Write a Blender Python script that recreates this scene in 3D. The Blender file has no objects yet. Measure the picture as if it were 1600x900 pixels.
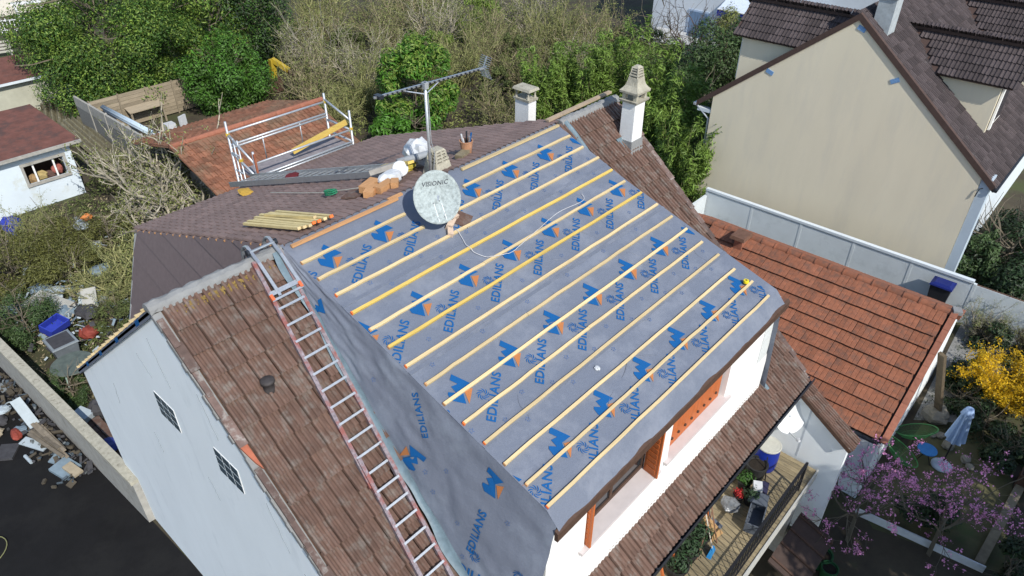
import bpy, math, random
import numpy as np
from mathutils import Matrix, Vector, noise as mnoise
random.seed(7)
RAD = math.radians
S = bpy.context.scene
COL = S.collection

# ------------------------------------------------------------------ camera, sky, sun, exposure
cam_d = bpy.data.cameras.new('camera')
cam_d.sensor_width = 36.0
cam_d.lens = 25.162
cam_d.clip_start = 0.1
cam_d.clip_end = 600.0
cam = bpy.data.objects.new('camera', cam_d)
COL.objects.link(cam)
CR = ((0.668397, 0.423845, -0.611229), (-0.743786, 0.386684, -0.545213), (0.005267, 0.819043, 0.573708))
cam.matrix_world = Matrix.Translation((-2.634, -9.159, 16.0)) @ Matrix(CR).to_4x4()
S.camera = cam

SUN_DIR = Vector((-0.22, -0.72, 0.67)).normalized()      # towards the sun
W = bpy.data.worlds.new('World')
S.world = W
W.use_nodes = True
nt = W.node_tree
sky = nt.nodes.new('ShaderNodeTexSky')
sky.sky_type = 'NISHITA'
sky.sun_disc = False
sky.sun_elevation = math.asin(SUN_DIR.z)
sky.sun_rotation = math.atan2(SUN_DIR.x, SUN_DIR.y)
sky.air_density = 1.0
sky.dust_density = 0.6
bg = nt.nodes['Background']
bg.inputs['Strength'].default_value = 0.15
nt.links.new(sky.outputs[0], bg.inputs[0])

sd = bpy.data.lights.new('sun', 'SUN')
sd.energy = 3.9
sd.angle = RAD(0.5)
sd.color = (1.0, 0.95, 0.87)
so = bpy.data.objects.new('sun', sd)
COL.objects.link(so)
so.rotation_euler = SUN_DIR.to_track_quat('Z', 'Y').to_euler()
so.location = (0, -30, 40)

S.view_settings.view_transform = 'Standard'
S.view_settings.look = 'None'
S.view_settings.exposure = 0.28
S.view_settings.gamma = 1.0
S.view_settings.use_curve_mapping = False
S.cycles.max_bounces = 5
S.cycles.diffuse_bounces = 3
S.cycles.transparent_max_bounces = 6
S.cycles.caustics_reflective = False
S.cycles.caustics_refractive = False

# ------------------------------------------------------------------ materials
MATS = {}
def srgb(r, g, b):
    f = lambda c: (c / 255.0 / 12.92) if c / 255.0 <= 0.04045 else ((c / 255.0 + 0.055) / 1.055) ** 2.4
    return (f(r), f(g), f(b))

def M(name, col, rough=0.8, var=0.12, scale=6.0, bump=0.15, bscale=60.0, col2=None, mix=0.5, contrast=2.0,
      obj=0.0, island=0.0, metal=0.0, spec=0.3, stretch=None, wdirt=False, dirt=None, dscale=2.0, damt=0.5, dpos=0.55, trans=0.0, alpha=1.0):
    """Procedural material: noise between two tones, optional dirt colour, per-object / per-island value shift, bump."""
    if name in MATS:
        return MATS[name]
    m = bpy.data.materials.new(name)
    MATS[name] = m
    m.use_nodes = True
    n, l = m.node_tree.nodes, m.node_tree.links
    p = n['Principled BSDF']
    tc = n.new('ShaderNodeTexCoord')
    oi = n.new('ShaderNodeObjectInfo')
    mul = n.new('ShaderNodeVectorMath'); mul.operation = 'MULTIPLY_ADD'
    l.new(oi.outputs['Random'], mul.inputs[0]); mul.inputs[1].default_value = (37.0, 53.0, 71.0)
    l.new(tc.outputs['Object'], mul.inputs[2])
    vec = mul.outputs[0]
    if stretch:
        mp = n.new('ShaderNodeMapping'); mp.inputs['Scale'].default_value = stretch
        l.new(vec, mp.inputs[0]); vec = mp.outputs[0]
    nz = n.new('ShaderNodeTexNoise'); nz.inputs['Scale'].default_value = scale; nz.inputs['Detail'].default_value = 6
    nz.inputs['Roughness'].default_value = 0.62
    l.new(vec, nz.inputs['Vector'])
    rp = n.new('ShaderNodeMapRange'); rp.inputs['From Min'].default_value = 0.5 - 0.5 / contrast
    rp.inputs['From Max'].default_value = 0.5 + 0.5 / contrast
    l.new(nz.outputs['Fac'], rp.inputs['Value'])
    mx = n.new('ShaderNodeMix'); mx.data_type = 'RGBA'
    c1 = tuple(max(0, c * (1 - var)) for c in col) if col2 is None else col
    c2 = tuple(min(1, c * (1 + var)) for c in col) if col2 is None else col2
    mx.inputs[6].default_value = (*c1, 1); mx.inputs[7].default_value = (*c2, 1)
    l.new(rp.outputs[0], mx.inputs[0])
    out = mx.outputs[2]
    if dirt is not None:
        dn = n.new('ShaderNodeTexNoise'); dn.inputs['Scale'].default_value = dscale; dn.inputs['Detail'].default_value = 8
        dn.inputs['Roughness'].default_value = 0.7
        if wdirt:
            gp = n.new('ShaderNodeNewGeometry'); l.new(gp.outputs['Position'], dn.inputs['Vector'])
        else:
            l.new(vec, dn.inputs['Vector'])
        dr = n.new('ShaderNodeMapRange'); dr.inputs['From Min'].default_value = dpos; dr.inputs['From Max'].default_value = dpos + 0.14
        dr.inputs['To Max'].default_value = damt
        l.new(dn.outputs['Fac'], dr.inputs['Value'])
        dm = n.new('ShaderNodeMix'); dm.data_type = 'RGBA'
        dm.inputs[7].default_value = (*dirt, 1)
        l.new(dr.outputs[0], dm.inputs[0]); l.new(out, dm.inputs[6])
        out = dm.outputs[2]
    if obj or island:
        hv = n.new('ShaderNodeHueSaturation')
        mr = n.new('ShaderNodeMapRange')
        a = obj or island
        mr.inputs['To Min'].default_value = 1 - a; mr.inputs['To Max'].default_value = 1 + a
        if obj:
            l.new(oi.outputs['Random'], mr.inputs['Value'])
        else:
            ge = n.new('ShaderNodeNewGeometry'); l.new(ge.outputs['Random Per Island'], mr.inputs['Value'])
        l.new(mr.outputs[0], hv.inputs['Value']); l.new(out, hv.inputs['Color'])
        out = hv.outputs[0]
    l.new(out, p.inputs['Base Color'])
    p.inputs['Roughness'].default_value = rough
    p.inputs['Metallic'].default_value = metal
    p.inputs['Specular IOR Level'].default_value = spec
    p.inputs['Alpha'].default_value = alpha
    if bump:
        bn = n.new('ShaderNodeTexNoise'); bn.inputs['Scale'].default_value = bscale; bn.inputs['Detail'].default_value = 4
        l.new(vec, bn.inputs['Vector'])
        bp = n.new('ShaderNodeBump'); bp.inputs['Strength'].default_value = bump; bp.inputs['Distance'].default_value = 0.02
        l.new(bn.outputs['Fac'], bp.inputs['Height']); l.new(bp.outputs[0], p.inputs['Normal'])
    if trans:
        t = n.new('ShaderNodeBsdfTranslucent'); l.new(out, t.inputs[0])
        ms = n.new('ShaderNodeMixShader'); ms.inputs[0].default_value = trans
        l.new(p.outputs[0], ms.inputs[1]); l.new(t.outputs[0], ms.inputs[2])
        l.new(ms.outputs[0], n['Material Output'].inputs[0])
    return m

white_wall = M('white_render', (0.77, 0.815, 0.84), 0.9, 0.04, 1.2, 0.2, 60, dirt=(0.55, 0.60, 0.63), dscale=1.5, damt=0.4, dpos=0.56, stretch=(1, 1, 0.35))
bright_wall = M('bright_white_render', (0.80, 0.80, 0.78), 0.9, 0.04, 2, 0.1, 80, dirt=(0.62, 0.62, 0.6), dscale=3, damt=0.4, dpos=0.6)
brown_tile = M('brown_concrete_tile', (0.122, 0.074, 0.057), 0.85, 0.32, 9, 0.3, 120, obj=0.11, wdirt=True, dirt=(0.205, 0.195, 0.175), dscale=4.5, damt=0.5, dpos=0.50, stretch=(1, 0.45, 1))
rear_tile = M('dark_brown_tile', (0.205, 0.142, 0.125), 0.7, 0.15, 8, 0.15, 90, island=0.16)
clad_tile = M('cladding_tile', (0.155, 0.120, 0.120), 0.75, 0.12, 10, 0.12, 60, obj=0.06)
mortar = M('ridge_mortar', (0.225, 0.23, 0.23), 0.95, 0.15, 6, 0.5, 30, dirt=(0.2, 0.2, 0.18), dscale=5, damt=0.5)
lichen = M('yellow_lichen', (0.22, 0.15, 0.045), 1.0, 0.4, 30, 0.6, 60)
membrane = M('grey_membrane', (0.140, 0.160, 0.205), 0.6, 0.16, 90, 0.35, 9, spec=0.35, dirt=(0.215, 0.235, 0.28), dscale=1.1, damt=0.55, dpos=0.48, contrast=2.5)
membrane_dk = M('grey_membrane_cheek', (0.150, 0.168, 0.212), 0.55, 0.10, 120, 0.25, 14, spec=0.4, dirt=(0.22, 0.25, 0.30), dscale=1.1, damt=0.5, dpos=0.5, contrast=3)
flash_blue = M('pale_blue_flashing', (0.13, 0.185, 0.22), 0.5, 0.25, 6, 0.4, 14)
print_blue = M('print_blue', (0.004, 0.085, 0.26), 0.6, 0.08, 60, 0.05, 200)
print_orange = M('print_orange', (0.40, 0.155, 0.055), 0.6, 0.1, 60, 0.05, 200)
print_small = M('print_small_blue', (0.055, 0.125, 0.30), 0.6, 0.1, 60, 0.05, 200)
batten_m = M('pale_batten_timber', (0.58, 0.455, 0.25), 0.75, 0.18, 5, 0.15, 60, stretch=(0.4, 6, 6), obj=0.16, dirt=(0.38, 0.27, 0.13), dscale=3, damt=0.6)
batten_y = M('yellow_batten_timber', (0.60, 0.43, 0.11), 0.75, 0.2, 5, 0.15, 60, stretch=(0.4, 6, 6), obj=0.08, dirt=(0.42, 0.27, 0.09), dscale=3, damt=0.6)
orange_paint = M('orange_end_paint', (0.75, 0.17, 0.04), 0.7, 0.15, 30, 0.1)
raw_wood = M('raw_orange_wood', (0.48, 0.26, 0.12), 0.8, 0.2, 6, 0.2, 40, obj=0.15, stretch=(0.5, 5, 5))
dark_wood = M('dark_brown_wood', (0.075, 0.043, 0.03), 0.75, 0.3, 8, 0.2, 40)
shutter_wood = M('orange_shutter_wood', (0.46, 0.125, 0.035), 0.5, 0.2, 6, 0.15, 40, stretch=(5, 5, 0.5))
pink_sill = M('pink_tile_sill', (0.56, 0.51, 0.50), 0.8, 0.08, 5, 0.1, 50)
glass_dark = M('dark_glass', (0.02, 0.025, 0.03), 0.12, 0.2, 3, 0.0, spec=0.6)
glass_block = M('glass_block', (0.055, 0.085, 0.11), 0.22, 0.35, 14, 0.25, 30, spec=0.6)
alu = M('aluminium', (0.46, 0.49, 0.52), 0.38, 0.12, 14, 0.12, 60, metal=0.75, dirt=(0.35, 0.36, 0.37), dscale=8, damt=0.5)
galv = M('galvanised_steel', (0.50, 0.53, 0.56), 0.45, 0.15, 18, 0.15, 50, metal=0.55, dirt=(0.30, 0.31, 0.32), dscale=6, damt=0.5)
red_oxide = M('red_painted_alu', (0.22, 0.19, 0.21), 0.55, 0.5, 22, 0.25, 60, metal=0.2, dirt=(0.24, 0.075, 0.060), dscale=4, damt=0.9, dpos=0.46, wdirt=True)
zinc_dark = M('dark_gutter_metal', (0.035, 0.04, 0.05), 0.4, 0.2, 6, 0.05, metal=0.4)
concrete = M('weathered_concrete', (0.34, 0.33, 0.30), 0.95, 0.18, 5, 0.4, 40, dirt=(0.19, 0.18, 0.15), dscale=2.2, damt=0.6)
lichen_conc = M('lichen_concrete', (0.38, 0.36, 0.29), 0.95, 0.25, 8, 0.6, 40, dirt=(0.16, 0.14, 0.10), dscale=7, damt=0.7)

# ------------------------------------------------------------------ mesh helpers
class MB:
    def __init__(self):
        self.v, self.f = [], []
    def add(self, vs, fs):
        k = len(self.v)
        self.v += [tuple(x) for x in vs]
        self.f += [tuple(i + k for i in q) for q in fs]
        return self
    def hexa(self, b, t):
        """eight corners: bottom ring b (4), top ring t (4), counter-clockwise seen from the top"""
        return self.add(list(b) + list(t), [(3, 2, 1, 0), (4, 5, 6, 7), (0, 1, 5, 4), (1, 2, 6, 5), (2, 3, 7, 6), (3, 0, 4, 7)])
    def box(self, x0, x1, y0, y1, z0, z1):
        return self.hexa([(x0, y0, z0), (x1, y0, z0), (x1, y1, z0), (x0, y1, z0)], [(x0, y0, z1), (x1, y0, z1), (x1, y1, z1), (x0, y1, z1)])
    def cbox(self, c, s, m=None):
        vs = [Vector((c0 * s[0] / 2, c1 * s[1] / 2, c2 * s[2] / 2)) for c2 in (-1, 1) for c0, c1 in ((-1, -1), (1, -1), (1, 1), (-1, 1))]
        if m is not None:
            vs = [m @ q for q in vs]
        vs = [q + Vector(c) for q in vs]
        return self.hexa(vs[:4], vs[4:])
    def bar(self, p0, p1, w, h, up=(0, 0, 1)):
        p0, p1, up = Vector(p0), Vector(p1), Vector(up)
        d = (p1 - p0).normalized()
        if abs(d.dot(up.normalized())) > 0.995:
            up = Vector((0, 1, 0))
        s = d.cross(up).normalized()
        u = s.cross(d).normalized()
        a, b = s * (w / 2), u * (h / 2)
        r = lambda p: [p - a - b, p + a - b, p + a + b, p - a + b]
        return self.add(r(p0) + r(p1), [(0, 1, 2, 3), (7, 6, 5, 4), (0, 4, 5, 1), (1, 5, 6, 2), (2, 6, 7, 3), (3, 7, 4, 0)])
    def tube(self, pts, r, n=8, cap=True):
        pts = [Vector(p) for p in pts]
        rs = r if isinstance(r, (list, tuple)) else [r] * len(pts)
        k = len(self.v)
        prev = None
        for i, p in enumerate(pts):
            d = (pts[min(i + 1, len(pts) - 1)] - pts[max(i - 1, 0)]).normalized()
            if prev is None:
                a = d.cross(Vector((0, 0, 1)) if abs(d.z) < 0.9 else Vector((1, 0, 0))).normalized()
            else:
                a = (prev - d * prev.dot(d)).normalized()
            prev = a
            b = d.cross(a)
            for j in range(n):
                t = 2 * math.pi * j / n
                self.v.append(tuple(p + (a * math.cos(t) + b * math.sin(t)) * rs[i]))
        for i in range(len(pts) - 1):
            for j in range(n):
                self.f.append((k + i * n + j, k + i * n + (j + 1) % n, k + (i + 1) * n + (j + 1) % n, k + (i + 1) * n + j))
        if cap:
            self.f.append(tuple(k + j for j in reversed(range(n))))
            self.f.append(tuple(k + (len(pts) - 1) * n + j for j in range(n)))
        return self
    def wavy(self, p0, p1, w, h, up, rg, n=9, amp=0.004):
        p0, p1, up = Vector(p0), Vector(p1), Vector(up)
        d = (p1 - p0).normalized(); s = d.cross(up).normalized(); u = s.cross(d)
        k = len(self.v)
        for i in range(n + 1):
            c = p0.lerp(p1, i / n) + s * rg.uniform(-amp, amp) + u * rg.uniform(0, amp * 0.6)
            for a, b in ((-1, -1), (1, -1), (1, 1), (-1, 1)):
                self.v.append(tuple(c + s * (a * w / 2) + u * (b * h / 2)))
        for i in range(n):
            for j in range(4):
                q = k + i * 4
                self.f.append((q + j, q + (j + 1) % 4, q + 4 + (j + 1) % 4, q + 4 + j))
        self.f += [(k, k + 1, k + 2, k + 3), (k + n * 4 + 3, k + n * 4 + 2, k + n * 4 + 1, k + n * 4)]
        return self
    def lathe(self, prof, c=(0, 0, 0), n=20, cap=True, m=None):
        k = len(self.v)
        for r, z in prof:
            for j in range(n):
                t = 2 * math.pi * j / n
                q = Vector((r * math.cos(t), r * math.sin(t), z))
                if m is not None:
                    q = m @ q
                self.v.append(tuple(q + Vector(c)))
        for i in range(len(prof) - 1):
            for j in range(n):
                self.f.append((k + i * n + j, k + i * n + (j + 1) % n, k + (i + 1) * n + (j + 1) % n, k + (i + 1) * n + j))
        if cap:
            self.f.append(tuple(k + j for j in reversed(range(n))))
            self.f.append(tuple(k + (len(prof) - 1) * n + j for j in range(n)))
        return self
    def prism(self, poly, ext):
        """flat polygon (list of 3-D points) swept along ext"""
        n = len(poly)
        e = Vector(ext)
        a = [Vector(p) for p in poly]
        return self.add(a + [p + e for p in a], [tuple(range(n)), tuple(reversed(range(n, 2 * n)))] + [(i, i + n, (i + 1) % n + n, (i + 1) % n) for i in range(n)])
    def mesh(self, name):
        me = bpy.data.meshes.new(name)
        me.from_pydata(self.v, [], self.f)
        me.update()
        return me
    def build(self, name, mat, parent=None, smooth=False, fix=True):
        me = self.mesh(name)
        if fix:
            import bmesh
            bm = bmesh.new(); bm.from_mesh(me); bmesh.ops.recalc_face_normals(bm, faces=bm.faces); bm.to_mesh(me); bm.free()
        return link(name, me, mat, parent, smooth)

def link(name, me, mat, parent=None, smooth=False, mw=None):
    o = bpy.data.objects.new(name, me)
    COL.objects.link(o)
    if mat is not None and not me.materials:
        me.materials.append(mat)
    if smooth:
        me.polygons.foreach_set('use_smooth', [True] * len(me.polygons))
    if mw is not None:
        o.matrix_world = mw
    if parent is not None:
        child(o, parent)
    return o

def child(o, root):
    o.parent = root
    t = root.get('_base')
    if t is not None:
        o.matrix_parent_inverse = Matrix.Translation(-Vector(t))

def tag(o, label, cat, group=None):
    o['label'] = label
    o['category'] = cat
    if group:
        o['group'] = group
    return o

def thing(name, label, cat, base=(0, 0, 0), group=None):
    """Empty at the base of a thing; its parts are built in world coordinates"""
    o = bpy.data.objects.new(name, None)
    COL.objects.link(o)
    o.empty_display_size = 0.2
    o.location = base
    o['_base'] = tuple(base)
    return tag(o, label, cat, group)

def structure(o):
    o['kind'] = 'structure'
    return o

def stuff(o):
    o['kind'] = 'stuff'
    return o

def np_mesh(name, V, F):
    """V (n,3) array, F (m,k) index array, all faces with k corners"""
    me = bpy.data.meshes.new(name)
    me.vertices.add(len(V)); me.vertices.foreach_set('co', np.asarray(V, np.float32).ravel())
    k = F.shape[1]
    me.loops.add(F.size); me.loops.foreach_set('vertex_index', np.asarray(F, np.int32).ravel())
    me.polygons.add(len(F))
    me.polygons.foreach_set('loop_start', np.arange(0, F.size, k, dtype=np.int32))
    me.polygons.foreach_set('use_smooth', np.zeros(len(F), dtype=bool))
    me.update(calc_edges=True)
    return me

def frame(o, u, up, nrm):
    m = Matrix.Identity(4)
    for i in range(3):
        m[i][0], m[i][1], m[i][2], m[i][3] = u[i], up[i], nrm[i], o[i]
    return m

ROMAN = [(0.0, -0.010), (0.012, 0.036), (0.046, 0.044), (0.062, 0.012), (0.088, 0.010), (0.104, 0.038), (0.140, 0.044), (0.156, 0.012), (0.184, 0.010), (0.200, 0.036), (0.236, 0.042), (0.252, 0.008), (0.286, 0.008), (0.298, -0.014)]
RIB = [(0.0, 0.004), (0.014, 0.036), (0.05, 0.040), (0.072, 0.008), (0.142, 0.004), (0.156, 0.032), (0.192, 0.036), (0.210, 0.006), (0.298, 0.008)]
REAR = [(0.0, -0.016), (0.012, 0.020), (0.060, 0.030), (0.132, 0.020), (0.145, -0.014), (0.158, 0.020), (0.210, 0.030), (0.284, 0.020), (0.298, -0.016)]
FLAT = [(0.0, 0.012), (0.012, 0.018), (0.13, 0.018), (0.142, 0.008), (0.156, 0.018), (0.27, 0.018), (0.282, 0.010)]
def tile_geo(prof, w, L, tail=0.03, lip=0.018):
    k = w / prof[-1][0]
    P = [(x * k * 0.985, z) for x, z in prof]
    n = len(P)
    v = [(x, 0.0, z + tail) for x, z in P] + [(x, L, z) for x, z in P] + [(x, 0.004, z + tail - lip) for x, z in P]
    f = [(i, i + 1, n + i + 1, n + i) for i in range(n - 1)]
    f += [(2 * n + i, 2 * n + i + 1, i + 1, i) for i in range(n - 1)]
    f = [q if len(set(q)) == 4 else tuple(dict.fromkeys(q)) for q in f]
    return v, f

def tile_mesh(name, prof, w, L, tail=0.03, edge=None):
    v, f = tile_geo(prof, w, L, tail, 0.036 if edge else 0.018)
    me = bpy.data.meshes.new(name)
    me.from_pydata(v, [], f)
    me.update()
    if edge is not None:
        me.materials.append(edge[0]); me.materials.append(edge[1])
        n = len(prof)
        for i, p in enumerate(me.polygons):
            p.material_index = 1 if i >= n - 1 else 0
    return me

def tile_spots(o, u, up, nrm, cols, rows, w, gauge, keep=None, stagger=0.5, jit=0.006, rng=None):
    """matrices of a field of tiles that starts at the eave corner o"""
    rng = rng or random.Random(3)
    o, u, up, nrm = Vector(o), Vector(u), Vector(up), Vector(nrm)
    res = []
    for r in range(rows):
        off = stagger * w * (r % 2)
        for c in range(-1 if stagger else 0, cols):
            x = c * w + off
            if x < -0.02 or x > cols * w - w * 0.98:
                continue
            p = o + u * (x + rng.uniform(-jit, jit)) + up * (r * gauge + rng.uniform(-jit, jit)) + nrm * rng.uniform(0, 0.006)
            if keep and not keep(p, x, r * gauge):
                continue
            a = rng.uniform(-0.008, 0.008)
            uu, vv = u + up * a, up - u * a
            res.append(frame(p, uu, vv, nrm))
    return res

def merged_tiles(name, spots, prof, w, L, mat, parent, tail=0.03):
    v, f = tile_geo(prof, w, L, tail)
    n = len(prof)
    V = np.array(v); Q = np.array([q for q in f if len(q) == 4])
    Vs, Fs = [], []
    for i, m in enumerate(spots):
        A = np.array(m)
        Vs.append(V @ A[:3, :3].T + A[:3, 3]); Fs.append(Q + i * len(V))
    me = np_mesh(name, np.concatenate(Vs), np.concatenate(Fs))
    return stuff(link(name, me, mat, parent))

def part_tiles(name, spots, me, mat, parent):
    if not me.materials:
        me.materials.append(mat)
    inv = Matrix.Translation(-Vector(parent.get('_base') or (0, 0, 0)))
    for m in spots:
        o = bpy.data.objects.new(name, me)
        COL.objects.link(o)
        o.matrix_world = m
        o.parent = parent

# ------------------------------------------------------------------ ground
def sheet(name, pts, z, mat, n=1):
    me = bpy.data.meshes.new(name)
    me.from_pydata([(x, y, z) for x, y in pts], [], [tuple(range(len(pts)))])
    me.update()
    return structure(link(name, me, mat))

soil = M('garden_soil', (0.060, 0.050, 0.034), 1.0, 0.4, 0.7, 0.6, 8, dirt=(0.050, 0.070, 0.022), dscale=0.35, damt=0.8, dpos=0.5)
asphalt = M('shade_painted_asphalt', (0.0055, 0.0055, 0.0062), 0.95, 0.35, 1.5, 0.3, 60, dirt=(0.010, 0.010, 0.010), dscale=0.8, damt=0.8, dpos=0.5)  # yard shade put into the colour, far darker than asphalt itself
lawn_m = M('worn_lawn', (0.085, 0.080, 0.040), 1.0, 0.35, 1.6, 0.5, 30, dirt=(0.06, 0.085, 0.03), dscale=1.1, damt=0.7, dpos=0.5)
gravel_m = M('grey_gravel', (0.24, 0.24, 0.23), 1.0, 0.5, 28, 0.8, 50, dirt=(0.07, 0.08, 0.05), dscale=1.2, damt=0.7, dpos=0.55)
grass_m = M('bright_grass', (0.055, 0.16, 0.025), 1.0, 0.3, 3, 0.5, 30)
path_m = M('pale_concrete_path', (0.42, 0.41, 0.37), 0.95, 0.15, 2, 0.3, 30)

sheet('ground', [(-150, -150), (250, -150), (250, 300), (-150, 300)], 0.0, soil)
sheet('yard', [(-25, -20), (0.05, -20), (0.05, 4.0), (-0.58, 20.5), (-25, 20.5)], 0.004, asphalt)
sheet('lawn', [(13.4, -11.3), (19.3, -10.4), (18.2, -8.2), (13.0, -7.9), (12.6, -8.4)], 0.004, lawn_m)
sheet('gravel', [(17.5, -7.9), (24, -7.6), (24, -9.3), (18.7, -9.5)], 0.006, gravel_m)
sheet('grass_patch', [(11.4, 46.5), (16, 46.5), (16, 52), (11, 52)], 0.004, grass_m)
sheet('garden_path', [(4.0, 45.5), (11.3, 45.5), (11.0, 52.0), (13.0, 60), (4.0, 60)], 0.006, path_m)

# ------------------------------------------------------------------ main house
T_F = math.tan(RAD(40.75))                         # front slope
T_B = 0.765                                        # rear slope
T_D = math.tan(RAD(20.0))                          # dormer roof
T_R = 0.352                                        # rear dormer roof
def zf(y): return 10 + T_F * y
house = thing('main_house', 'white house being re-roofed, grey printed membrane and pale battens on its roof', 'house', (5.6, 0, 0))
XE = 11.25

# walls
def gable(x0, x1):
    pl = [(-5.5, 0), (6.6, 0), (6.6, 4.85), (0, 9.86), (-5.5, 10 - T_F * 5.5 - 0.12)]
    mb = MB().prism([(x0, y, z) for y, z in pl], (x1 - x0, 0, 0))
    return mb
gw = gable(0.06, 0.30).build('gable_wall', white_wall, house)
gw['label'] = 'white rendered gable wall with two glass block windows'
gable(10.95, 11.18).build('end_wall', white_wall, house)
MB().box(0.30, 10.95, -5.5, -5.25, 0, 5.15).build('front_wall', bright_wall, house)
MB().box(0.30, 10.95, 6.35, 6.6, 0, 4.8).build('rear_wall', white_wall, house)

# glass block windows in the gable: square of nine blocks each
for yc, zc in ((1.25, 7.08), (-0.815, 7.18)):
    w = MB().box(0.052, 0.064, yc - 0.365, yc + 0.35, zc - 0.285, zc + 0.262).build('window', bright_wall, house)
    for i in range(3):
        for j in range(3):
            y0, z0 = yc - 0.355 + i * 0.245, zc - 0.275 + j * 0.190
            MB().hexa([(0.044, y0, z0), (0.044, y0 + 0.205, z0), (0.056, y0 + 0.205, z0), (0.056, y0, z0)],
                      [(0.044, y0, z0 + 0.150), (0.044, y0 + 0.205, z0 + 0.150), (0.056, y0 + 0.205, z0 + 0.150), (0.056, y0, z0 + 0.150)]).build('pane', glass_block, w)

# hairline cracks in the gable render
rc = random.Random(17)
crack_m = M('hairline_crack', (0.20, 0.23, 0.25), 0.95, 0.2, 10, 0)
for y, z, dy, dz__ in ((0.9, 8.9, -0.25, -0.9), (-0.5, 8.6, -0.3, -0.8), (1.8, 8.1, -0.4, -0.35), (2.6, 5.6, -0.1, -0.5), (0.3, 6.1, -0.2, -0.45), (4.2, 5.9, 0.2, -0.7), (-1.9, 7.3, -0.35, -0.9), (-2.6, 6.2, -0.3, -0.6)):
    pts = [(0.059, y + dy * t + rc.uniform(-0.03, 0.03), z + dz__ * t) for t in np.linspace(0, 1, 9)]
    MB().tube(pts, 0.0045, 4, cap=False).build('crack', crack_m, gw)

# roof decks (the boarding under the tiles)
def deck(name, x0, x1, y0, y1, zfun, mat, th=0.06, drop=0.05):
    b = [(x0, y0, zfun(y0) - th - drop), (x1, y0, zfun(y0) - th - drop), (x1, y1, zfun(y1) - th - drop), (x0, y1, zfun(y1) - th - drop)]
    t = [(x, y, z + th) for x, y, z in b]
    return MB().hexa(b, t).build(name, mat, house)
fr = deck('front_roof', 0.0, XE, -6.0, -0.02, zf, dark_wood)
rr = deck('rear_roof', 0.0, XE, 0.02, 6.75, lambda y: 10 - T_B * y, dark_wood)

# front tiles, one by one
c, s = math.cos(RAD(40.75)), math.sin(RAD(40.75))
def keep_front(p, x, d):
    y = p.y
    if y < -5.30: return True
    lo = 1.84 + 0.085 * y
    if p.x < 0.07 or p.x > XE - 0.33: return False
    return p.x < lo or p.x > 8.95 - 0.04 * y - 0.1
GA = 0.415
o0 = (0.10, -6.05, zf(-6.05))
spots = tile_spots(o0, (1, 0, 0), (0, c, s), (0, -s, c), 37, 19, 0.2985, GA, keep_front, stagger=0, rng=random.Random(5))
worn_edge = M('worn_tile_edge', (0.33, 0.295, 0.255), 0.95, 0.4, 20, 0.3, 60, obj=0.2)
tm = tile_mesh('roof_tile', ROMAN, 0.2985, 0.47, 0.068, (brown_tile, worn_edge))
part_tiles('tile', spots, tm, brown_tile, fr)


# rear slope tiles that show along the left verge, and their verge edge with membrane and batten ends
c, s = 1 / math.hypot(1, T_B), T_B / math.hypot(1, T_B)
sp = tile_spots((2.0, 6.8, 10 - T_B * 6.8), (-1, 0, 0), (0, -c, s), (0, s, c), 6, 20, 0.2985, 0.42, None, rng=random.Random(6))
merged_tiles('rear_tiles', sp, ROMAN, 0.2985, 0.46, brown_tile, rr)
sp = tile_spots((XE, 6.8, 10 - T_B * 6.8), (-1, 0, 0), (0, -c, s), (0, s, c), 6, 20, 0.2985, 0.42, None, rng=random.Random(7))
merged_tiles('rear_tiles', sp, ROMAN, 0.2985, 0.46, brown_tile, rr)
def on_rear(x, y, up): return (x, y, 10 - T_B * y + up)
mb = MB(); mb.hexa([on_rear(0.0, 0.1, -0.16), on_rear(0.12, 0.1, -0.16), on_rear(0.12, 6.75, -0.16), on_rear(0.0, 6.75, -0.16)],
                   [on_rear(0.0, 0.1, -0.01), on_rear(0.12, 0.1, -0.01), on_rear(0.12, 6.75, -0.01), on_rear(0.0, 6.75, -0.01)])
mb.build('verge_membrane', membrane, rr)
for k in range(17):
    y = 0.3 + k * 0.385
    MB().bar(on_rear(-0.05, y, 0.015), on_rear(0.28, y, 0.015), 0.045, 0.035).build('batten_end', batten_m, rr)
    if k % 4 == 1:
        MB().hexa([on_rear(-0.004, y + 0.10, -0.14), on_rear(0.1, y + 0.10, -0.14), on_rear(0.1, y + 0.30, -0.14), on_rear(-0.004, y + 0.30, -0.14)],
                  [on_rear(-0.004, y + 0.10, -0.03), on_rear(0.1, y + 0.10, -0.03), on_rear(0.1, y + 0.30, -0.03), on_rear(-0.004, y + 0.30, -0.03)]).build('blue_print', print_blue, rr)

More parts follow.
